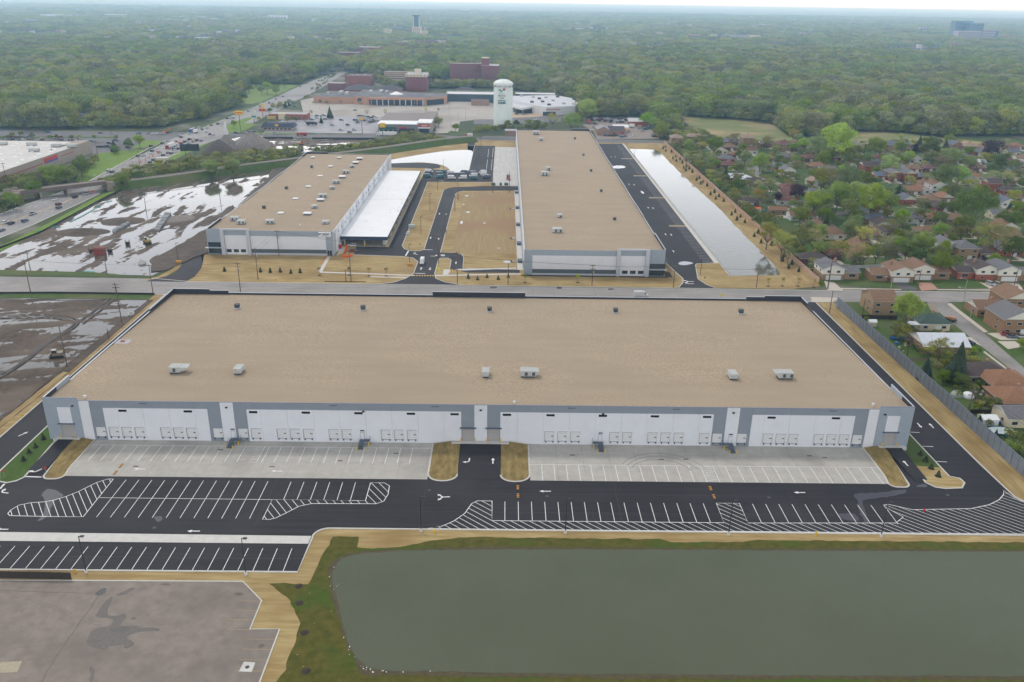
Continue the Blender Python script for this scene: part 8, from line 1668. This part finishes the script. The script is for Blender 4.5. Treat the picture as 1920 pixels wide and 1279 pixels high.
def scatter(name,pts,label=None,cat=None):
 """pts: (x, y, z, kind index, scale, angle)"""
 A=np.array(pts,float);n=len(A);me=bpy.data.meshes.new(name);me.vertices.add(n);me.vertices.foreach_set('co',A[:,:3].ravel())
 for nm,ty,col in(('kd','INT',3),('sc','FLOAT',4),('an','FLOAT',5)):
  at=me.attributes.new(nm,ty,'POINT');at.data.foreach_set('value',A[:,col].astype(np.int32 if ty=='INT' else np.float32))
 o=bpy.data.objects.new(name,me);C.objects.link(o);o['kind']='stuff'
 g=bpy.data.node_groups.new(name,'GeometryNodeTree');g.interface.new_socket('Geometry',in_out='INPUT',socket_type='NodeSocketGeometry')
 g.interface.new_socket('Geometry',in_out='OUTPUT',socket_type='NodeSocketGeometry')
 N=g.nodes.new;l=g.links.new;gi=N('NodeGroupInput');go=N('NodeGroupOutput');ip=N('GeometryNodeInstanceOnPoints')
 ci=N('GeometryNodeCollectionInfo');ci.inputs[0].default_value=fc;ci.inputs[1].default_value=True;ci.inputs[2].default_value=True
 def att(nm,ty):
  a=N('GeometryNodeInputNamedAttribute');a.data_type=ty;a.inputs[0].default_value=nm;return[q for q in a.outputs if q.enabled][0]
 l(gi.outputs[0],ip.inputs['Points']);l(ci.outputs[0],ip.inputs['Instance']);ip.inputs['Pick Instance'].default_value=True
 l(att('kd','INT'),ip.inputs['Instance Index']);cx=N('ShaderNodeCombineXYZ');l(att('an','FLOAT'),cx.inputs[2]);l(cx.outputs[0],ip.inputs['Rotation'])
 l(att('sc','FLOAT'),ip.inputs['Scale']);l(ip.outputs[0],go.inputs[0])
 md=o.modifiers.new('s','NODES');md.node_group=g
 if label:o['label']=label
 if cat:o['category']=cat
 return o
# where woods stand, in outlines traced on the ground
def line_at(pts,x):
 for a,b in zip(pts,pts[1:]):
  if a[0]<=x<=b[0]:return a[1]+(b[1]-a[1])*(x-a[0])/(b[0]-a[0])
 return pts[0][1]if x<pts[0][0]else pts[-1][1]
EDGE=[(-400,246),(0,243),(300,240),(385,222),(425,206),(456,196),(412,180),(413,160),(560,158),(574,150),(632,136),(640,131),(652,137),
  (700,150),(735,168),(850,166),(940,166),(1010,176),(1089,190),(1092,222),(1210,218),(1225,232),(1268,246),(1275,218),
  (1390,226),(1450,233),(1485,257),(1540,258),(1605,246),(1690,250),(1760,256),(1920,256),(2300,262)]
EXC=[(-98,-5,1150,1345),(-195,-100,1170,1352),(-255,-185,1150,1310)]
def wood_ok(px,py):
 return py<line_at([e for e in EDGE],px)if not(412<px<462 and 180<py<197)else False
g_=np.random.default_rng(5);pts=[]
def road_gap(x,y):
 px,py=pix(x,y)
 return abs(px-(632+(136-py)*-3.05))<14 and py>136
n=0
for k in range(21000):
 y=math.sqrt(g_.uniform(780**2,2150**2));x=g_.uniform(-.72,.72)*y+5
 px,py=pix(x,y)
 if not wood_ok(px,py)or px<-60 or px>1985 or any(e[0]<x<e[1]and e[2]<y<e[3]for e in EXC)or any(e[0]-12<x<e[1]+12 and e[2]-110<y<e[3]+15 for e in FARB):continue
 if noise.noise(Vector((x*.012,y*.012,3)))<-.33 and y>1500:continue
 big=noise.noise(Vector((x*.006,y*.006,9)))
 kd=int(g_.integers(0,5));kd=[1,3,1,3,kd][int(g_.integers(0,5))]if big>-.05 else[0,2,4,0,kd][int(g_.integers(0,5))]
 pts.append((x,y,0,kd,g_.uniform(.7,1.3),g_.uniform(0,6.28)))
for k in range(60000):
 y=math.sqrt(g_.uniform(780**2,1400**2));x=g_.uniform(-.72,.72)*y;px,py=pix(x,y)
 if wood_ok(px,py)and not wood_ok(px,py+5):pts.append((x,y,0,9+int(g_.integers(0,2)),g_.uniform(1.4,2.4),g_.uniform(0,6.28)))
scatter('forest',pts);print('forest',len(pts))
pts=[]
for k in range(36000):
 y=math.sqrt(g_.uniform(2050**2,8500**2));x=g_.uniform(-.66,.66)*y+10
 if noise.noise(Vector((x*.004,y*.006,13)))<-.12 or any(e[0]-20<x<e[1]+20 and e[2]-130<y<e[3]+20 for e in FARB):continue
 pts.append((x,y,g_.uniform(-2.5,.5),5+int(g_.integers(0,4)),g_.uniform(.8,1.3),g_.uniform(0,6.28)))
scatter('distant_trees',pts)
b=MB();RFM=[M('far_roof_%d'%i,c,rough=.9)for i,c in enumerate(((.5,.5,.5),(.3,.2,.17),(.2,.2,.23),(.42,.36,.3)))];gq=random.Random(31)
for k in range(2600):
 y=math.sqrt(gq.uniform(1900**2,6500**2));x=gq.uniform(-.64,.64)*y
 if noise.noise(Vector((x*.002,y*.002,5)))<-.25 or(x>0 and y<2100):continue
 w_=gq.uniform(4,8)*(1+(y>3500)*gq.choice([0,0,1.5]));z=gq.uniform(8,14);b.box(x-w_,x+w_,y-6,y+6,0,z,RFM[gq.randrange(4)],RFM[gq.choice([0,1,2,2])])
b.build('distant_houses',kind='stuff')
# trees one can tell apart
def tree_proto(nm,blobs,n,size,mat,tr,seed,squash=.85,shell=.72):
 t=thing(nm,nm,'tree',(0,0,-500));m=leaf_mesh('crown',blobs,n,size,mat,seed,squash,shell);link('crown',m,t);tr.build('trunk',t);return Proto(t)
TP={}
for i in range(4):TP['round',i]=tree_proto('broadleaf_tree',blobs_round(100+i,4.6,2.6,9.5,12,.62,.42),5200,.46,LEAF['mid'],trunk_mb(3.4,.26,6,i,.9,2.6),100+i,.9,.6)
for i in range(3):TP['tall',i]=tree_proto('broadleaf_tree',blobs_round(120+i,5.2,3.8,12.5,15,.66,.38),6500,.5,LEAF['mid'],trunk_mb(4.2,.34,7,i+5,1.1,3.2),120+i,1.0,.6)
for i in range(3):TP['thin',i]=tree_proto('sparse_tree',blobs_round(140+i,4.8,3.5,11,13,.72,.34),2000,.38,LEAF['wild'],trunk_mb(3.6,.26,9,i+9,1.0,3.0,6),140+i,.9,.35)
TP['purple',0]=tree_proto('purple_tree',blobs_round(160,4.2,2.0,9,12,.6,.44),2800,.55,LEAF['purple'],trunk_mb(2.8,.26,5,3),160,.95,.7)
TP['bush',0]=tree_proto('shrub',blobs_round(170,2.0,.4,2.6,7,.55,.5),500,.38,LEAF['mid'],trunk_mb(.5,.08,4,2,.9,.6),170,.85,.6)
TP['sapling',0]=tree_proto('young_tree',blobs_round(171,.9,1.3,2.9,6,.5,.5),160,.28,LEAF['wild'],trunk_mb(1.5,.05,3,2,.9,.4),171,.95,.3)
def conifer_proto(nm,h,r,n,size,seed,pw=1.0):
 g=np.random.default_rng(seed);t=thing(nm,nm,'tree',(0,0,-500));z=h*(1-np.sqrt(g.uniform(0,1,n)))*.93+h*.06;lay=np.abs(((z/h*11)%1)-.3)
 rr=r*(1-z/h)**pw*(1.05-.35*lay)*g.uniform(.72,1.05,n);a=g.uniform(0,6.28,n);c=np.stack([rr*np.cos(a),rr*np.sin(a),z-.1*rr],1)
 nn=np.stack([np.cos(a)*.7,np.sin(a)*.7,np.full(n,.6)],1)+g.normal(size=(n,3))*.3;nn/=np.linalg.norm(nn,axis=1)[:,None];tt=np.cross(nn,g.normal(size=(n,3)));tt/=np.linalg.norm(tt,axis=1)[:,None];u=np.cross(nn,tt);s=size*g.uniform(.5,1.2,n)[:,None]
 V=np.stack([c-tt*s*.5,c+u*s*.4,c+tt*s*.5,c-u*s*.4],1).reshape(-1,3);me=bpy.data.meshes.new('crown');me.vertices.add(n*4);me.vertices.foreach_set('co',V.ravel());me.loops.add(n*4);me.loops.foreach_set('vertex_index',np.arange(n*4));me.polygons.add(n);me.polygons.foreach_set('loop_start',np.arange(n)*4);me.update(calc_edges=True);me.materials.append(LEAF['dark']);link('crown',me,t)
 b=MB();b.tube((0,0,-.1),(0,0,h*.9),h*.018+.03,BARK,5,.02);b.build('trunk',t);return Proto(t)
TP['conifer',0]=conifer_proto('conifer',9.5,3.2,3200,.6,5);TP['fir',0]=conifer_proto('young_conifer',2.2,.75,260,.32,6,.9)
HUE={'bright':(1.25,1.35,.8),'green':(1,1,1),'dark':(.62,.72,.7),'olive':(1.15,1.0,.9),'yellow':(1.7,1.6,.9),'brown':(1.2,.85,.8),'pale':(1.35,1.3,1.2)}
TREES=[]
def T(r,x,y,rp,kind,hue,lb,hs=1.0,foot=None,cat='tree'):
 """crown centre and radius in the photo"""
 base={'round':4.9,'tall':5.5,'thin':5.4,'purple':4.6,'bush':2.2,'conifer':3.0,'sapling':1.0}[kind];hc={'round':6.2,'tall':8.2,'thin':7.2,'purple':5.6,'bush':1.5,'conifer':5,'sapling':2}[kind]
 s=1.0
 for _ in range(4):a=gd(r,x,y,hc*s);k=Vector((a[0],a[1],hc*s-CH)).dot(AF);s=max(.25,min(2.6,1.1*(rp/REG[r][2])*k/FPX/base))
 v=[q for q in TP if q[0]==kind];TREES.append((a[0],a[1]));p=TP[v[len(TREES)%len(v)]]
 return p.place(a[0],a[1],0,gc.uniform(0,6),(s,s,s*hs),HUE[hue],lb,cat)
RWH=['in the second band of gardens','in the third band of gardens','in the middle gardens','in the upper middle gardens','in the far gardens','near the wild meadow']
extra={};tries=0
while sum(map(len,extra.values()))<34 and tries<9000:
 tries+=1;y=gc.uniform(410,760);x=gc.uniform(175,.66*y);px,py=pix(x,y)
 if px>1930 or any(abs(x-h[0])<h[2]+9 and abs(y-h[1])<h[2]+9 for h in HOUSES)or any(inside(x,y,s_[0])for s_ in STR):continue
 HOUSES.append((x,y,6.5));extra.setdefault(int((y-410)//60),[]).append((x,y))
for k,ps in extra.items():
 for i,(x,y)in enumerate(sorted(ps)):rc_=gc.choice('bgdmugb');house(gc.choice(['hip','gable','gablef']),x,y,rc_,gc.choice('trdcpw'),gc.uniform(12,15),gc.uniform(12,14),'small %s-roofed house among trees %s, %s from the left'%(RN[rc_],RWH[min(k,5)],ORD[i]))
NEAR=[('H',200,150,130,'tall','yellow','huge pale yellow-green tree standing over the houses below the meadow'),('H',470,195,68,'round','green','big round mid-green tree above the roofs, right of the huge pale one'),('H',755,225,48,'purple','green','round dark purple tree in the upper middle of the neighbourhood'),('H',850,195,80,'round','dark','wide dark green tree right of the round purple one'),
 ('H',1280,215,68,'purple','green','large dark purple tree near the right edge'),('H',1370,185,50,'thin','pale','thin pale tree right of the large purple one'),('H',1000,270,72,'round','green','full green tree behind the upper street, right of centre'),('H',560,315,66,'round','bright','bright green round tree between maroon roofs'),('H',640,300,40,'round','green','smaller green tree beside the bright round one'),('H',855,270,48,'round','green','round tree below the wide dark one'),('H',920,315,60,'thin','brown','brownish sparse tree in the upper middle'),
 ('H',90,285,52,'round','green','round tree beyond the orange-roofed house at the upper left'),('H',280,280,42,'round','green','small round tree left of the little white gable row'),('H',400,285,46,'round','bright','small bright tree behind the navy-roofed red house'),('H',150,410,88,'thin','olive','wide olive feathery tree above the dense green belt'),('H',290,410,88,'round','dark','dark broad tree left of the white-fronted red houses'),('H',370,430,58,'round','green','tree touching the left of the white-fronted red house'),
 ('H',950,400,95,'round','dark','dark half of the big double tree in the right middle'),('H',1045,405,78,'round','bright','bright half of the big double tree in the right middle'),('H',200,530,100,'round','green','left tree of the dense green belt'),('H',320,520,85,'round','bright','brighter tree in the dense green belt'),('H',440,560,105,'tall','bright','tallest bright tree of the dense green belt'),('H',545,600,72,'round','green','right end of the dense green belt'),('H',80,580,95,'round','bright','bright tree over the back lane at the left'),('H',90,660,60,'round','green','low tree above the short dead-end street'),
 ('H',1170,610,125,'tall','dark','biggest dark green tree of the neighbourhood'),('H',1275,415,58,'thin','bright','sparse bright tree behind the white fence'),('H',1385,415,55,'thin','bright','sparse bright tree right of its twin behind the white fence'),('H',1345,300,56,'round','dark','dark round tree below the large purple one'),('H',1130,310,48,'round','green','green tree on the lane in the upper right'),('H',1130,470,62,'thin','green','loose green tree left of the white fence'),('H',1015,500,56,'thin','green','loose tree right of the big white gabled house'),
 ('H',820,620,38,'round','green','small dark round tree on the lawn of the blue-roofed house'),('H',938,622,40,'round','dark','small round tree right of the brown-roofed tan house'),('H',1020,640,55,'round','dark','round tree left of the biggest dark one'),('H',650,735,62,'thin','dark','sparse dark tree before the blue-grey long house'),('H',320,745,68,'round','bright','bright tree covering the pale gable by the dead-end street'),('H',380,825,82,'thin','pale','pale open tree in the left middle'),('H',625,885,58,'round','bright','bright green tree above the dark hidden house'),('H',805,880,82,'tall','green','upright green tree before the cream hipped house'),
 ('H',195,920,78,'thin','brown','bare-looking tree above the pink wall corner'),('H',320,950,92,'thin','brown','rusty brown sparse tree behind the first split-level'),('H',470,940,72,'thin','dark','dark sparse tree behind the first brown roof'),('H',570,950,78,'thin','dark','second dark sparse tree behind the brown roofs'),('H',765,975,62,'round','dark','dark tree between the hidden house and the white gable'),('H',935,1015,82,'round','green','green tree right behind the second brown-roofed split-level'),('H',1325,840,130,'thin','green','broad open tree at the right, with visible limbs'),('H',1440,900,90,'round','dark','dark tree at the right behind the last split-level'),
 ('H',1300,1000,55,'round','bright','small bright tree behind the grey-roofed split-level'),('H',1440,715,68,'round','dark','round dark tree near the right edge, middle rows'),('H',1480,640,62,'round','bright','bright tree cut by the right edge, middle rows'),('H',1190,810,60,'thin','green','loose tree right of the tan brown-roofed bungalow'),('H',1000,850,45,'thin','dark','dark thin tree right of the cream house'),('H',30,850,82,'thin','olive','olive tree at the left behind the pink wall'),('H',60,920,60,'round','bright','low bright bush-like tree on the green lawn'),('H',110,740,36,'conifer','green','dark conifer beside the dead-end street'),
 ('H',625,508,24,'conifer','green','small conifer left of the parked blue car'),('H',1408,628,26,'conifer','green','narrow conifer near the right edge'),('H',770,175,30,'conifer','green','conifer tip behind the round purple tree'),('H',955,190,26,'conifer','green','small conifer right of the wide dark tree'),('H',640,130,26,'thin','bright','slim lone tree in the wild meadow'),('H',1165,378,20,'conifer','green','dark shrub-like conifer before the red bungalow'),('H',1430,610,40,'round','dark','x'),
 ('I',735,150,118,'tall','bright','tall bright green tree beside the side street, nearest the sound wall'),('I',980,440,95,'thin','olive','leafless spreading tree before the white metal roof'),('I',1112,540,92,'conifer','green','tall dark spruce behind the sound wall'),('I',870,600,56,'conifer','dark','broad dark evergreen left of the tall spruce'),('I',900,460,55,'thin','bright','wispy light green tree left of the leafless one'),('I',1590,410,45,'round','bright','bright bush-like tree at the right edge by the street'),('I',1268,985,24,'conifer','green','columnar evergreen beside the white metal shed'),('I',1390,1095,26,'conifer','green','round-topped evergreen in front of the oval pool'),
 ('I',1140,690,60,'round','dark','low dark tree at the foot of the tall spruce'),('I',1000,650,50,'round','dark','dark shrub mass between the two evergreens'),('I',1220,462,34,'bush','yellow','yellow-green hedge bush beside the driveway'),('I',1268,458,20,'bush','dark','round dark bush right of the yellow-green one'),('I',420,225,24,'bush','bright','light bush behind the sound wall by the timber fence'),('I',810,450,24,'bush','bright','light bush by the garden parasol'),('I',690,450,20,'bush','bright','small light bush below the blue tarpaulin'),('I',1490,1180,70,'bush','green','long hedge bush at the lower right behind the sound wall'),('I',1580,1210,60,'bush','green','hedge bush in the lower right corner'),('I',1440,1130,30,'bush','green','hedge bush next to the round-topped evergreen'),
 ('G',850,300,62,'round','bright','round bright tree at the bend of the curving street'),('G',742,275,48,'round','green','round tree left of the bright one at the bend'),('G',525,190,68,'round','green','tall green tree beyond the first flats'),('G',350,195,48,'round','bright','bright tree beside the first tan flats'),('G',500,285,45,'round','green','green tree inside the tree belt by the pink wall'),('G',1112,520,60,'purple','green','round purple tree beside the dark red house'),('G',970,560,40,'purple','green','low maroon shrub-tree left of the round purple one'),('G',1265,190,78,'round','green','big green tree beside the brown flats'),('G',1300,265,48,'round','bright','bright tree below the big green one by the flats'),
 ('G',1110,335,46,'thin','olive','olive open tree right of the blue-grey roof'),('G',835,545,62,'thin','brown','reddish bare tree on the lawn before the white bungalow'),('G',702,470,44,'round','dark','dark tree before the twin white roofs'),('G',605,405,34,'conifer','green','dark conifer left of the white roofs'),('G',1290,420,85,'thin','olive','sparse olive tree right of the purple tree'),('G',1240,590,90,'round','bright','large bright tree at the right of the white bungalow'),('G',1310,680,60,'round','green','green tree below the large bright one'),('G',905,810,88,'thin','olive','grey-green willow-like tree by the kink of the pink wall'),('G',1010,870,92,'thin','green','large open tree behind the pink wall, middle of three'),('G',1160,830,92,'thin','green','large leafy tree behind the pink wall, right of three'),
 ('G',1050,960,56,'thin','dark','dark undergrowth tree close behind the pink wall'),('G',420,330,44,'thin','green','shrubby tree right behind the pink wall'),('G',330,280,40,'thin','green','shrubby tree near the far end of the pink wall'),('G',450,130,60,'thin','dark','dark tree beyond the far flats'),('G',660,150,50,'thin','brown','bare tree below the meadow, left one'),('G',790,180,50,'thin','brown','bare tree below the meadow, right one'),('G',900,165,50,'thin','brown','bare brown tree before the dark brick building'),('G',1085,115,44,'thin','brown','leafless tree at the meadow edge behind the maroon flats'),('G',855,410,22,'bush','green','green bush in the curve of the street'),
 ('G',820,455,24,'bush','dark','x'),('G',1240,1070,0,'bush','dark','x'),('G',1275,1170,24,'bush','dark','dark bush at the corner of the pink wall and the wide street'),('G',880,840,24,'sapling','pale','young pale tree on the straw beside the pink wall'),('D',560,370,0,'round','green','x')]
for a in NEAR:
 if a[6]!='x' and a[3]:T(*a)
WEST=[('D',400,340,85,'round','bright','broad bright tree before the long wall of the big store'),('D',490,330,80,'round','green','round tree right of the broad one before the store wall'),('D',600,265,72,'round','green','green tree near the corner of the big store'),('D',560,330,45,'round','dark','dark lower tree among those before the store wall'),('D',185,410,55,'round','green','green tree by the near end of the store wall'),('D',250,440,60,'round','dark','dark tree above the railway bridge'),('D',85,530,62,'round','bright','bright tree at the left edge beside the road'),('D',15,570,50,'round','dark','dark tree cut by the left edge'),('D',30,460,40,'round','dark','dark bush-tree at the left edge near the store'),
 ('D',910,375,62,'round','bright','bright round tree at the right end of the railway bridge'),('D',800,395,38,'round','bright','small bright tree beside the bridge end'),('D',1030,355,45,'round','dark','dark tree in the hedge beyond the bridge'),('D',855,155,58,'bush','dark','long dark hedge before the store lot'),('D',850,130,26,'conifer','green','conifer at the edge of the store lot'),('D',960,110,40,'round','dark','dark tree right of the store lot conifer'),('D',1040,85,46,'round','pale','pale tree on the corner grass by the junction'),
 ('D',1570,290,62,'round','bright','biggest round shrub tree of the railway hedge'),('D',1740,280,62,'round','bright','bright shrub tree of the railway hedge, near the signed warehouse'),('E',60,290,58,'round','green','round hedge tree left of the signed warehouse'),('E',220,290,62,'round','bright','bright hedge tree behind the dark bank'),
 ('T',115,260,42,'round','green','lone green tree beside the yellow pole sign'),('T',760,205,40,'round','dark','left dark round tree before the burger restaurant'),('T',862,205,34,'round','dark','right dark round tree before the burger restaurant'),('T',1268,125,40,'conifer','green','pointed conifer at the corner of the shop lot'),('T',1165,215,24,'conifer','green','smaller conifer below the pointed one'),('T',735,35,22,'conifer','green','first slim conifer along the road by the mall lot'),('T',778,25,16,'conifer','green','second slim conifer along the road by the mall lot'),('T',545,105,45,'bush','dark','dark shrubs behind the golden arches'),('T',420,205,34,'bush','green','green shrubs by the pale pylon sign'),('T',1050,125,26,'thin','pale','thin young tree in the mall lot near the road'),
 ('S',1465,560,50,'round','olive','olive tree at the right end of the shop row'),('S',1655,625,42,'round','green','green tree by the water tower drive'),('S',985,365,16,'thin','yellow','tiny yellow tree before the glazed mall front'),('S',685,460,28,'thin','pale','bare young tree in the mall lot'),('S',885,455,32,'thin','pale','second bare young tree in the mall lot'),('S',1330,430,26,'thin','yellow','yellow-flowering young tree in the mall lot'),('S',1465,435,20,'thin','bright','small bright tree near the end of the mall'),('S',175,345,18,'round','green','small round tree at the mall wall, left'),('S',245,355,20,'round','green','small round tree at the mall wall, second'),('S',100,362,16,'round','bright','tiny bright tree at the road end of the mall lot'),('S',400,350,22,'thin','green','thin tree before the blank mall wall'),('S',615,360,18,'thin','yellow','thin yellow tree by the mall entrance'),
 ('Q',1190,800,110,'thin','olive','olive open tree in front of the low white store'),('Q',1500,830,160,'round','bright','big bright green tree right of the white store'),('Q',1750,620,170,'round','bright','larger bright tree beside the car yard'),('Q',1880,560,120,'round','green','tree behind the larger bright one by the car yard'),('Q',450,880,62,'round','green','green tree right at the foot of the water tower'),('Q',600,880,62,'round','dark','purplish dark tree right of the water tower foot'),('Q',790,870,60,'round','green','third tree in the row right of the water tower'),('Q',930,880,70,'round','dark','fourth, darker tree in the row right of the water tower'),('Q',1060,900,50,'round','olive','olive bush-tree ending the row right of the water tower'),('Q',130,960,60,'round','olive','tree left of the water tower foot'),('Q',250,970,50,'round','olive','tree between the tower and its left neighbour'),
 ('X',1150,180,110,'round','bright','bright tree at the right end of the car yard'),('X',1400,330,130,'round','green','green tree above the dark hedge by the car yard'),('X',1290,240,90,'round','bright','middle bright tree at the car yard end'),('X',1520,270,90,'round','olive','olive tree right of the car yard trees'),('X',1460,440,70,'bush','dark','dark shrub mass behind the street at the car yard end'),('X',30,180,110,'round','green','green tree at the left end of the car yard'),('X',1850,640,80,'round','green','green tree behind the first flats and the pink wall'),('X',1700,330,100,'thin','dark','bare dark tree behind the first flats')]
for a in WEST:T(*a)
# trees of the park meadow
for i,(x,y,s,h_)in enumerate(((1375,540,20,'dark'),(1400,490,24,'pale'),(1470,500,24,'bright'),(1500,485,30,'bright'),(1435,450,30,'green'),(1550,500,26,'bright'),(1310,530,26,'bright'),(1600,460,26,'dark'),(1180,420,52,'green'),(1330,395,50,'pale'))):T('A',x,y,s,'round',h_,'%s tree around the bright park meadow, counted along it'%ORD[i])
# young conifers: on the straw banks and islands
fir=[]
for r,pts,lb in(('K',[(157,480),(193,430),(236,392),(288,338)],'on the left grass island'),('O',[(1158,440),(1192,485),(1230,533),(1276,585)],'on the right grass and straw island'),
                   ('E',[(163,1075),(433,1080),(506,1084),(581,1081),(660,1090),(730,1086)],'on the straw before the signed warehouse'),('F',[(391,1128),(461,1138),(532,1122),(616,1136),(691,1120)],'between walk and street left of the narrow warehouse'),
                   ('G',[(163,225),(178,215),(182,242),(222,248),(232,296),(252,282),(255,312),(282,303),(298,325),(326,352),(308,362),(347,368),(323,380),(369,392),(418,436),(399,448),(443,462),(428,474),(473,488),(524,534),(497,550),(556,562),(534,580),(589,596),(671,673),(646,692),(708,708),(683,728),(739,745),(833,820),(805,844),(853,889),(929,904),(1015,988),(1004,1017),(1070,1040),(1047,1068),(1119,1091)],'on the straw bank along the pink wall')):
 for i,p in enumerate(pts):
  a=gd(r,*p);k=1.35 if r=='G' else 1.1 if r in 'EF' else.95;TP['fir',0].place(a[0],a[1]+.2,.03,gc.uniform(0,6),k*gc.uniform(.9,1.15),None,'%s young conifer %s, %s'%(ORD[i],lb,'counted from the far end' if r=='G' else 'counted from the left' if r in 'EF' else 'counted from the pond side' if r=='K' else 'counted from the building'),'young conifer','young conifers '+lb)
  if r!='G':b=MB();b.lathe(a[0],a[1]+.2,[(.95,.17 if r in 'KO' else.03),(.7,.22 if r in 'KO' else.1)],MATS['mulch'],12);b.build('mulch',kind='structure')
for i,(r,x,y)in enumerate((('Y',130,935),('Y',515,935),('Y',770,945),('Y',988,945),('d',130,480),('d',657,480),('G',903,1192),('G',1005,1190),('G',1115,1192),('G',1225,1200))):
 REG['d']=(960,440,5.333);a=gd(r,x,y);TP['sapling',0].place(a[0],a[1],.03,i,1.35,HUE['bright' if r=='d' else 'olive'],'%s staked young tree on the straw verge of the main street, from the left'%ORD[i],'young tree','young trees along the main street');b=MB();b.lathe(a[0],a[1],[(.9,.05),(.6,.12)],MATS['mulch'],12);b.build('mulch',kind='structure')
for i,(x,y)in enumerate(((40,205),(110,200),(700,195),(800,190),(1005,200),(1110,195),(1325,195),(1640,200),(170,165),(290,150),(450,170))):T('Z',x,y,32 if i<8 else 40,'round',['bright','purp','bright','green','olive','bright','bright','green','brown','olive','olive'][i].replace('purp','brown'),'%s small tree in the planting strip of the store parking, from the left'%ORD[i])
# shrub belts and hedges
pts=[]
gs=random.Random(21)
def belt(poly,n,k0,s0,s1):
 xs=[p[0]for p in poly];ys=[p[1]for p in poly];c=0;tries=0
 while c<n and tries<n*40:
  tries+=1;x,y=gs.uniform(min(xs),max(xs)),gs.uniform(min(ys),max(ys))
  if inside(x,y,poly)and not any(abs(x-h[0])<h[2]+1 and abs(y-h[1])<h[2]+1 for h in HOUSES):pts.append((x,y,0,k0+gs.randrange(2),gs.uniform(s0,s1),gs.uniform(0,6)));c+=1
SH=9
belt(P('D',(760,440),(1000,340),(1250,300),(1500,255),(1918,190),(1918,270),(1500,330),(1200,370),(950,440),(820,460)),330,SH,.7,1.5)
belt(P('E',(0,290),(300,240),(640,180),(740,170),(730,215),(560,270),(0,350)),190,SH,.7,1.4);belt(P('E',(800,180),(1200,140),(1550,80),(1800,85),(1830,110),(1500,140),(1200,185),(960,195)),250,SH,.6,1.3);belt(P('E',(1450,60),(1620,50),(1640,80),(1450,100)),40,SH,.7,1.1)
belt(P('D',(-20,400),(150,400),(560,330),(690,240),(720,270),(600,400),(200,480),(-20,520)),110,SH,.7,1.5);belt(P('D',(-20,560),(140,520),(150,590),(-20,640)),26,SH,.8,1.3)
belt(P('F',(-180,110),(150,80),(220,90),(200,120),(0,140),(-200,140)),90,SH,.6,1.1);belt(P('Q',(-100,980),(400,960),(1080,940),(1100,985),(500,1000),(0,1040),(-100,1040)),70,SH,.7,1.2)
belt(P('X',(1220,420),(1560,500),(1560,540),(1370,530)),34,SH,.9,1.5);belt(P('G',(150,110),(420,130),(520,190),(420,230),(330,190),(210,140)),80,SH,1,1.8);belt([(147,470),(156,470),(162,760),(147,760)],130,SH,.8,1.6);belt([(147,380),(152,380),(154,470),(147,470)],50,SH,.7,1.3)
belt([(146,200),(150,120),(156,120),(150,200)],26,SH,.6,.9);belt(P('T',(560,65),(820,10),(850,25),(620,110)),30,SH,.6,1);belt(P('B',(20,560),(200,400),(230,410),(60,560)),40,SH,.6,1.1)
belt([(165,400),(300,380),(420,560),(560,780),(160,780)],330,SH,.8,1.9)
belt(P('I',(640,240),(860,260),(1150,480),(1400,720),(1599,1000),(1599,1279),(1480,1200),(1180,900),(840,520),(560,330)),80,SH,.3,.9)
scatter('shrubs',pts)
# further garden trees, told apart by their place
hx=HOUSES;placed=0;names=[]
def near_house(x,y,d):return any(abs(x-h[0])<h[2]+d and abs(y-h[1])<h[2]+d-1 for h in hx)
tries=0;rows={}
while placed<100 and tries<4000:
 tries+=1;y=gc.uniform(395,770);x=gc.uniform(160,.70*y+10);px,py=pix(x,y)
 if px>1960 or near_house(x,y,2.5)or any(math.dist((x,y),t_)<8.5 for t_ in TREES):continue
 if any(inside(x,y,s_[0])for s_ in STR)or(1290<px<1480 and py<262)or py<268:continue
 TREES.append((x,y));rows.setdefault(int((y-395)//62),[]).append((x,y));placed+=1
RW=['just behind the wide street','in the second band of gardens','in the third band of gardens','in the middle gardens','in the upper middle gardens','in the far gardens','at the edge of the meadow']
for r_i,ps in rows.items():
 for i,(x,y)in enumerate(sorted(ps)):
  kind=gc.choice(['round','round','thin','tall']);hue=gc.choice(['green','dark','bright','olive','green']);v=[q for q in TP if q[0]==kind];s=gc.uniform(.7,1.15)
  TP[v[i%len(v)]].place(x,y,0,gc.uniform(0,6),s,HUE[hue],'%s of the smaller %s trees %s, from the left'%(ORD[i],{'green':'garden','dark':'garden','bright':'garden','olive':'garden'}[hue],RW[min(r_i,6)]),'tree','smaller garden trees')
# the air
hz=MB();hz.box(-21000,21000,-400,31000,-1.0,135,M('none',(1,1,1)))
hm=bpy.data.materials.new('air');hm.use_nodes=True;hm.node_tree.nodes.remove(hm.node_tree.nodes['Principled BSDF'])
pv=hm.node_tree.nodes.new('ShaderNodeVolumePrincipled');pv.inputs['Color'].default_value=(.42,.70,1,1);pv.inputs['Density'].default_value=1.3e-4
pv.inputs['Absorption Color'].default_value=(1,1,1,1);pv.inputs['Anisotropy'].default_value=.7
hm.node_tree.links.new(pv.outputs[0],hm.node_tree.nodes['Material Output'].inputs['Volume'])
ho=hz.build('haze',kind='stuff');ho.data.materials.clear();ho.data.materials.append(hm)
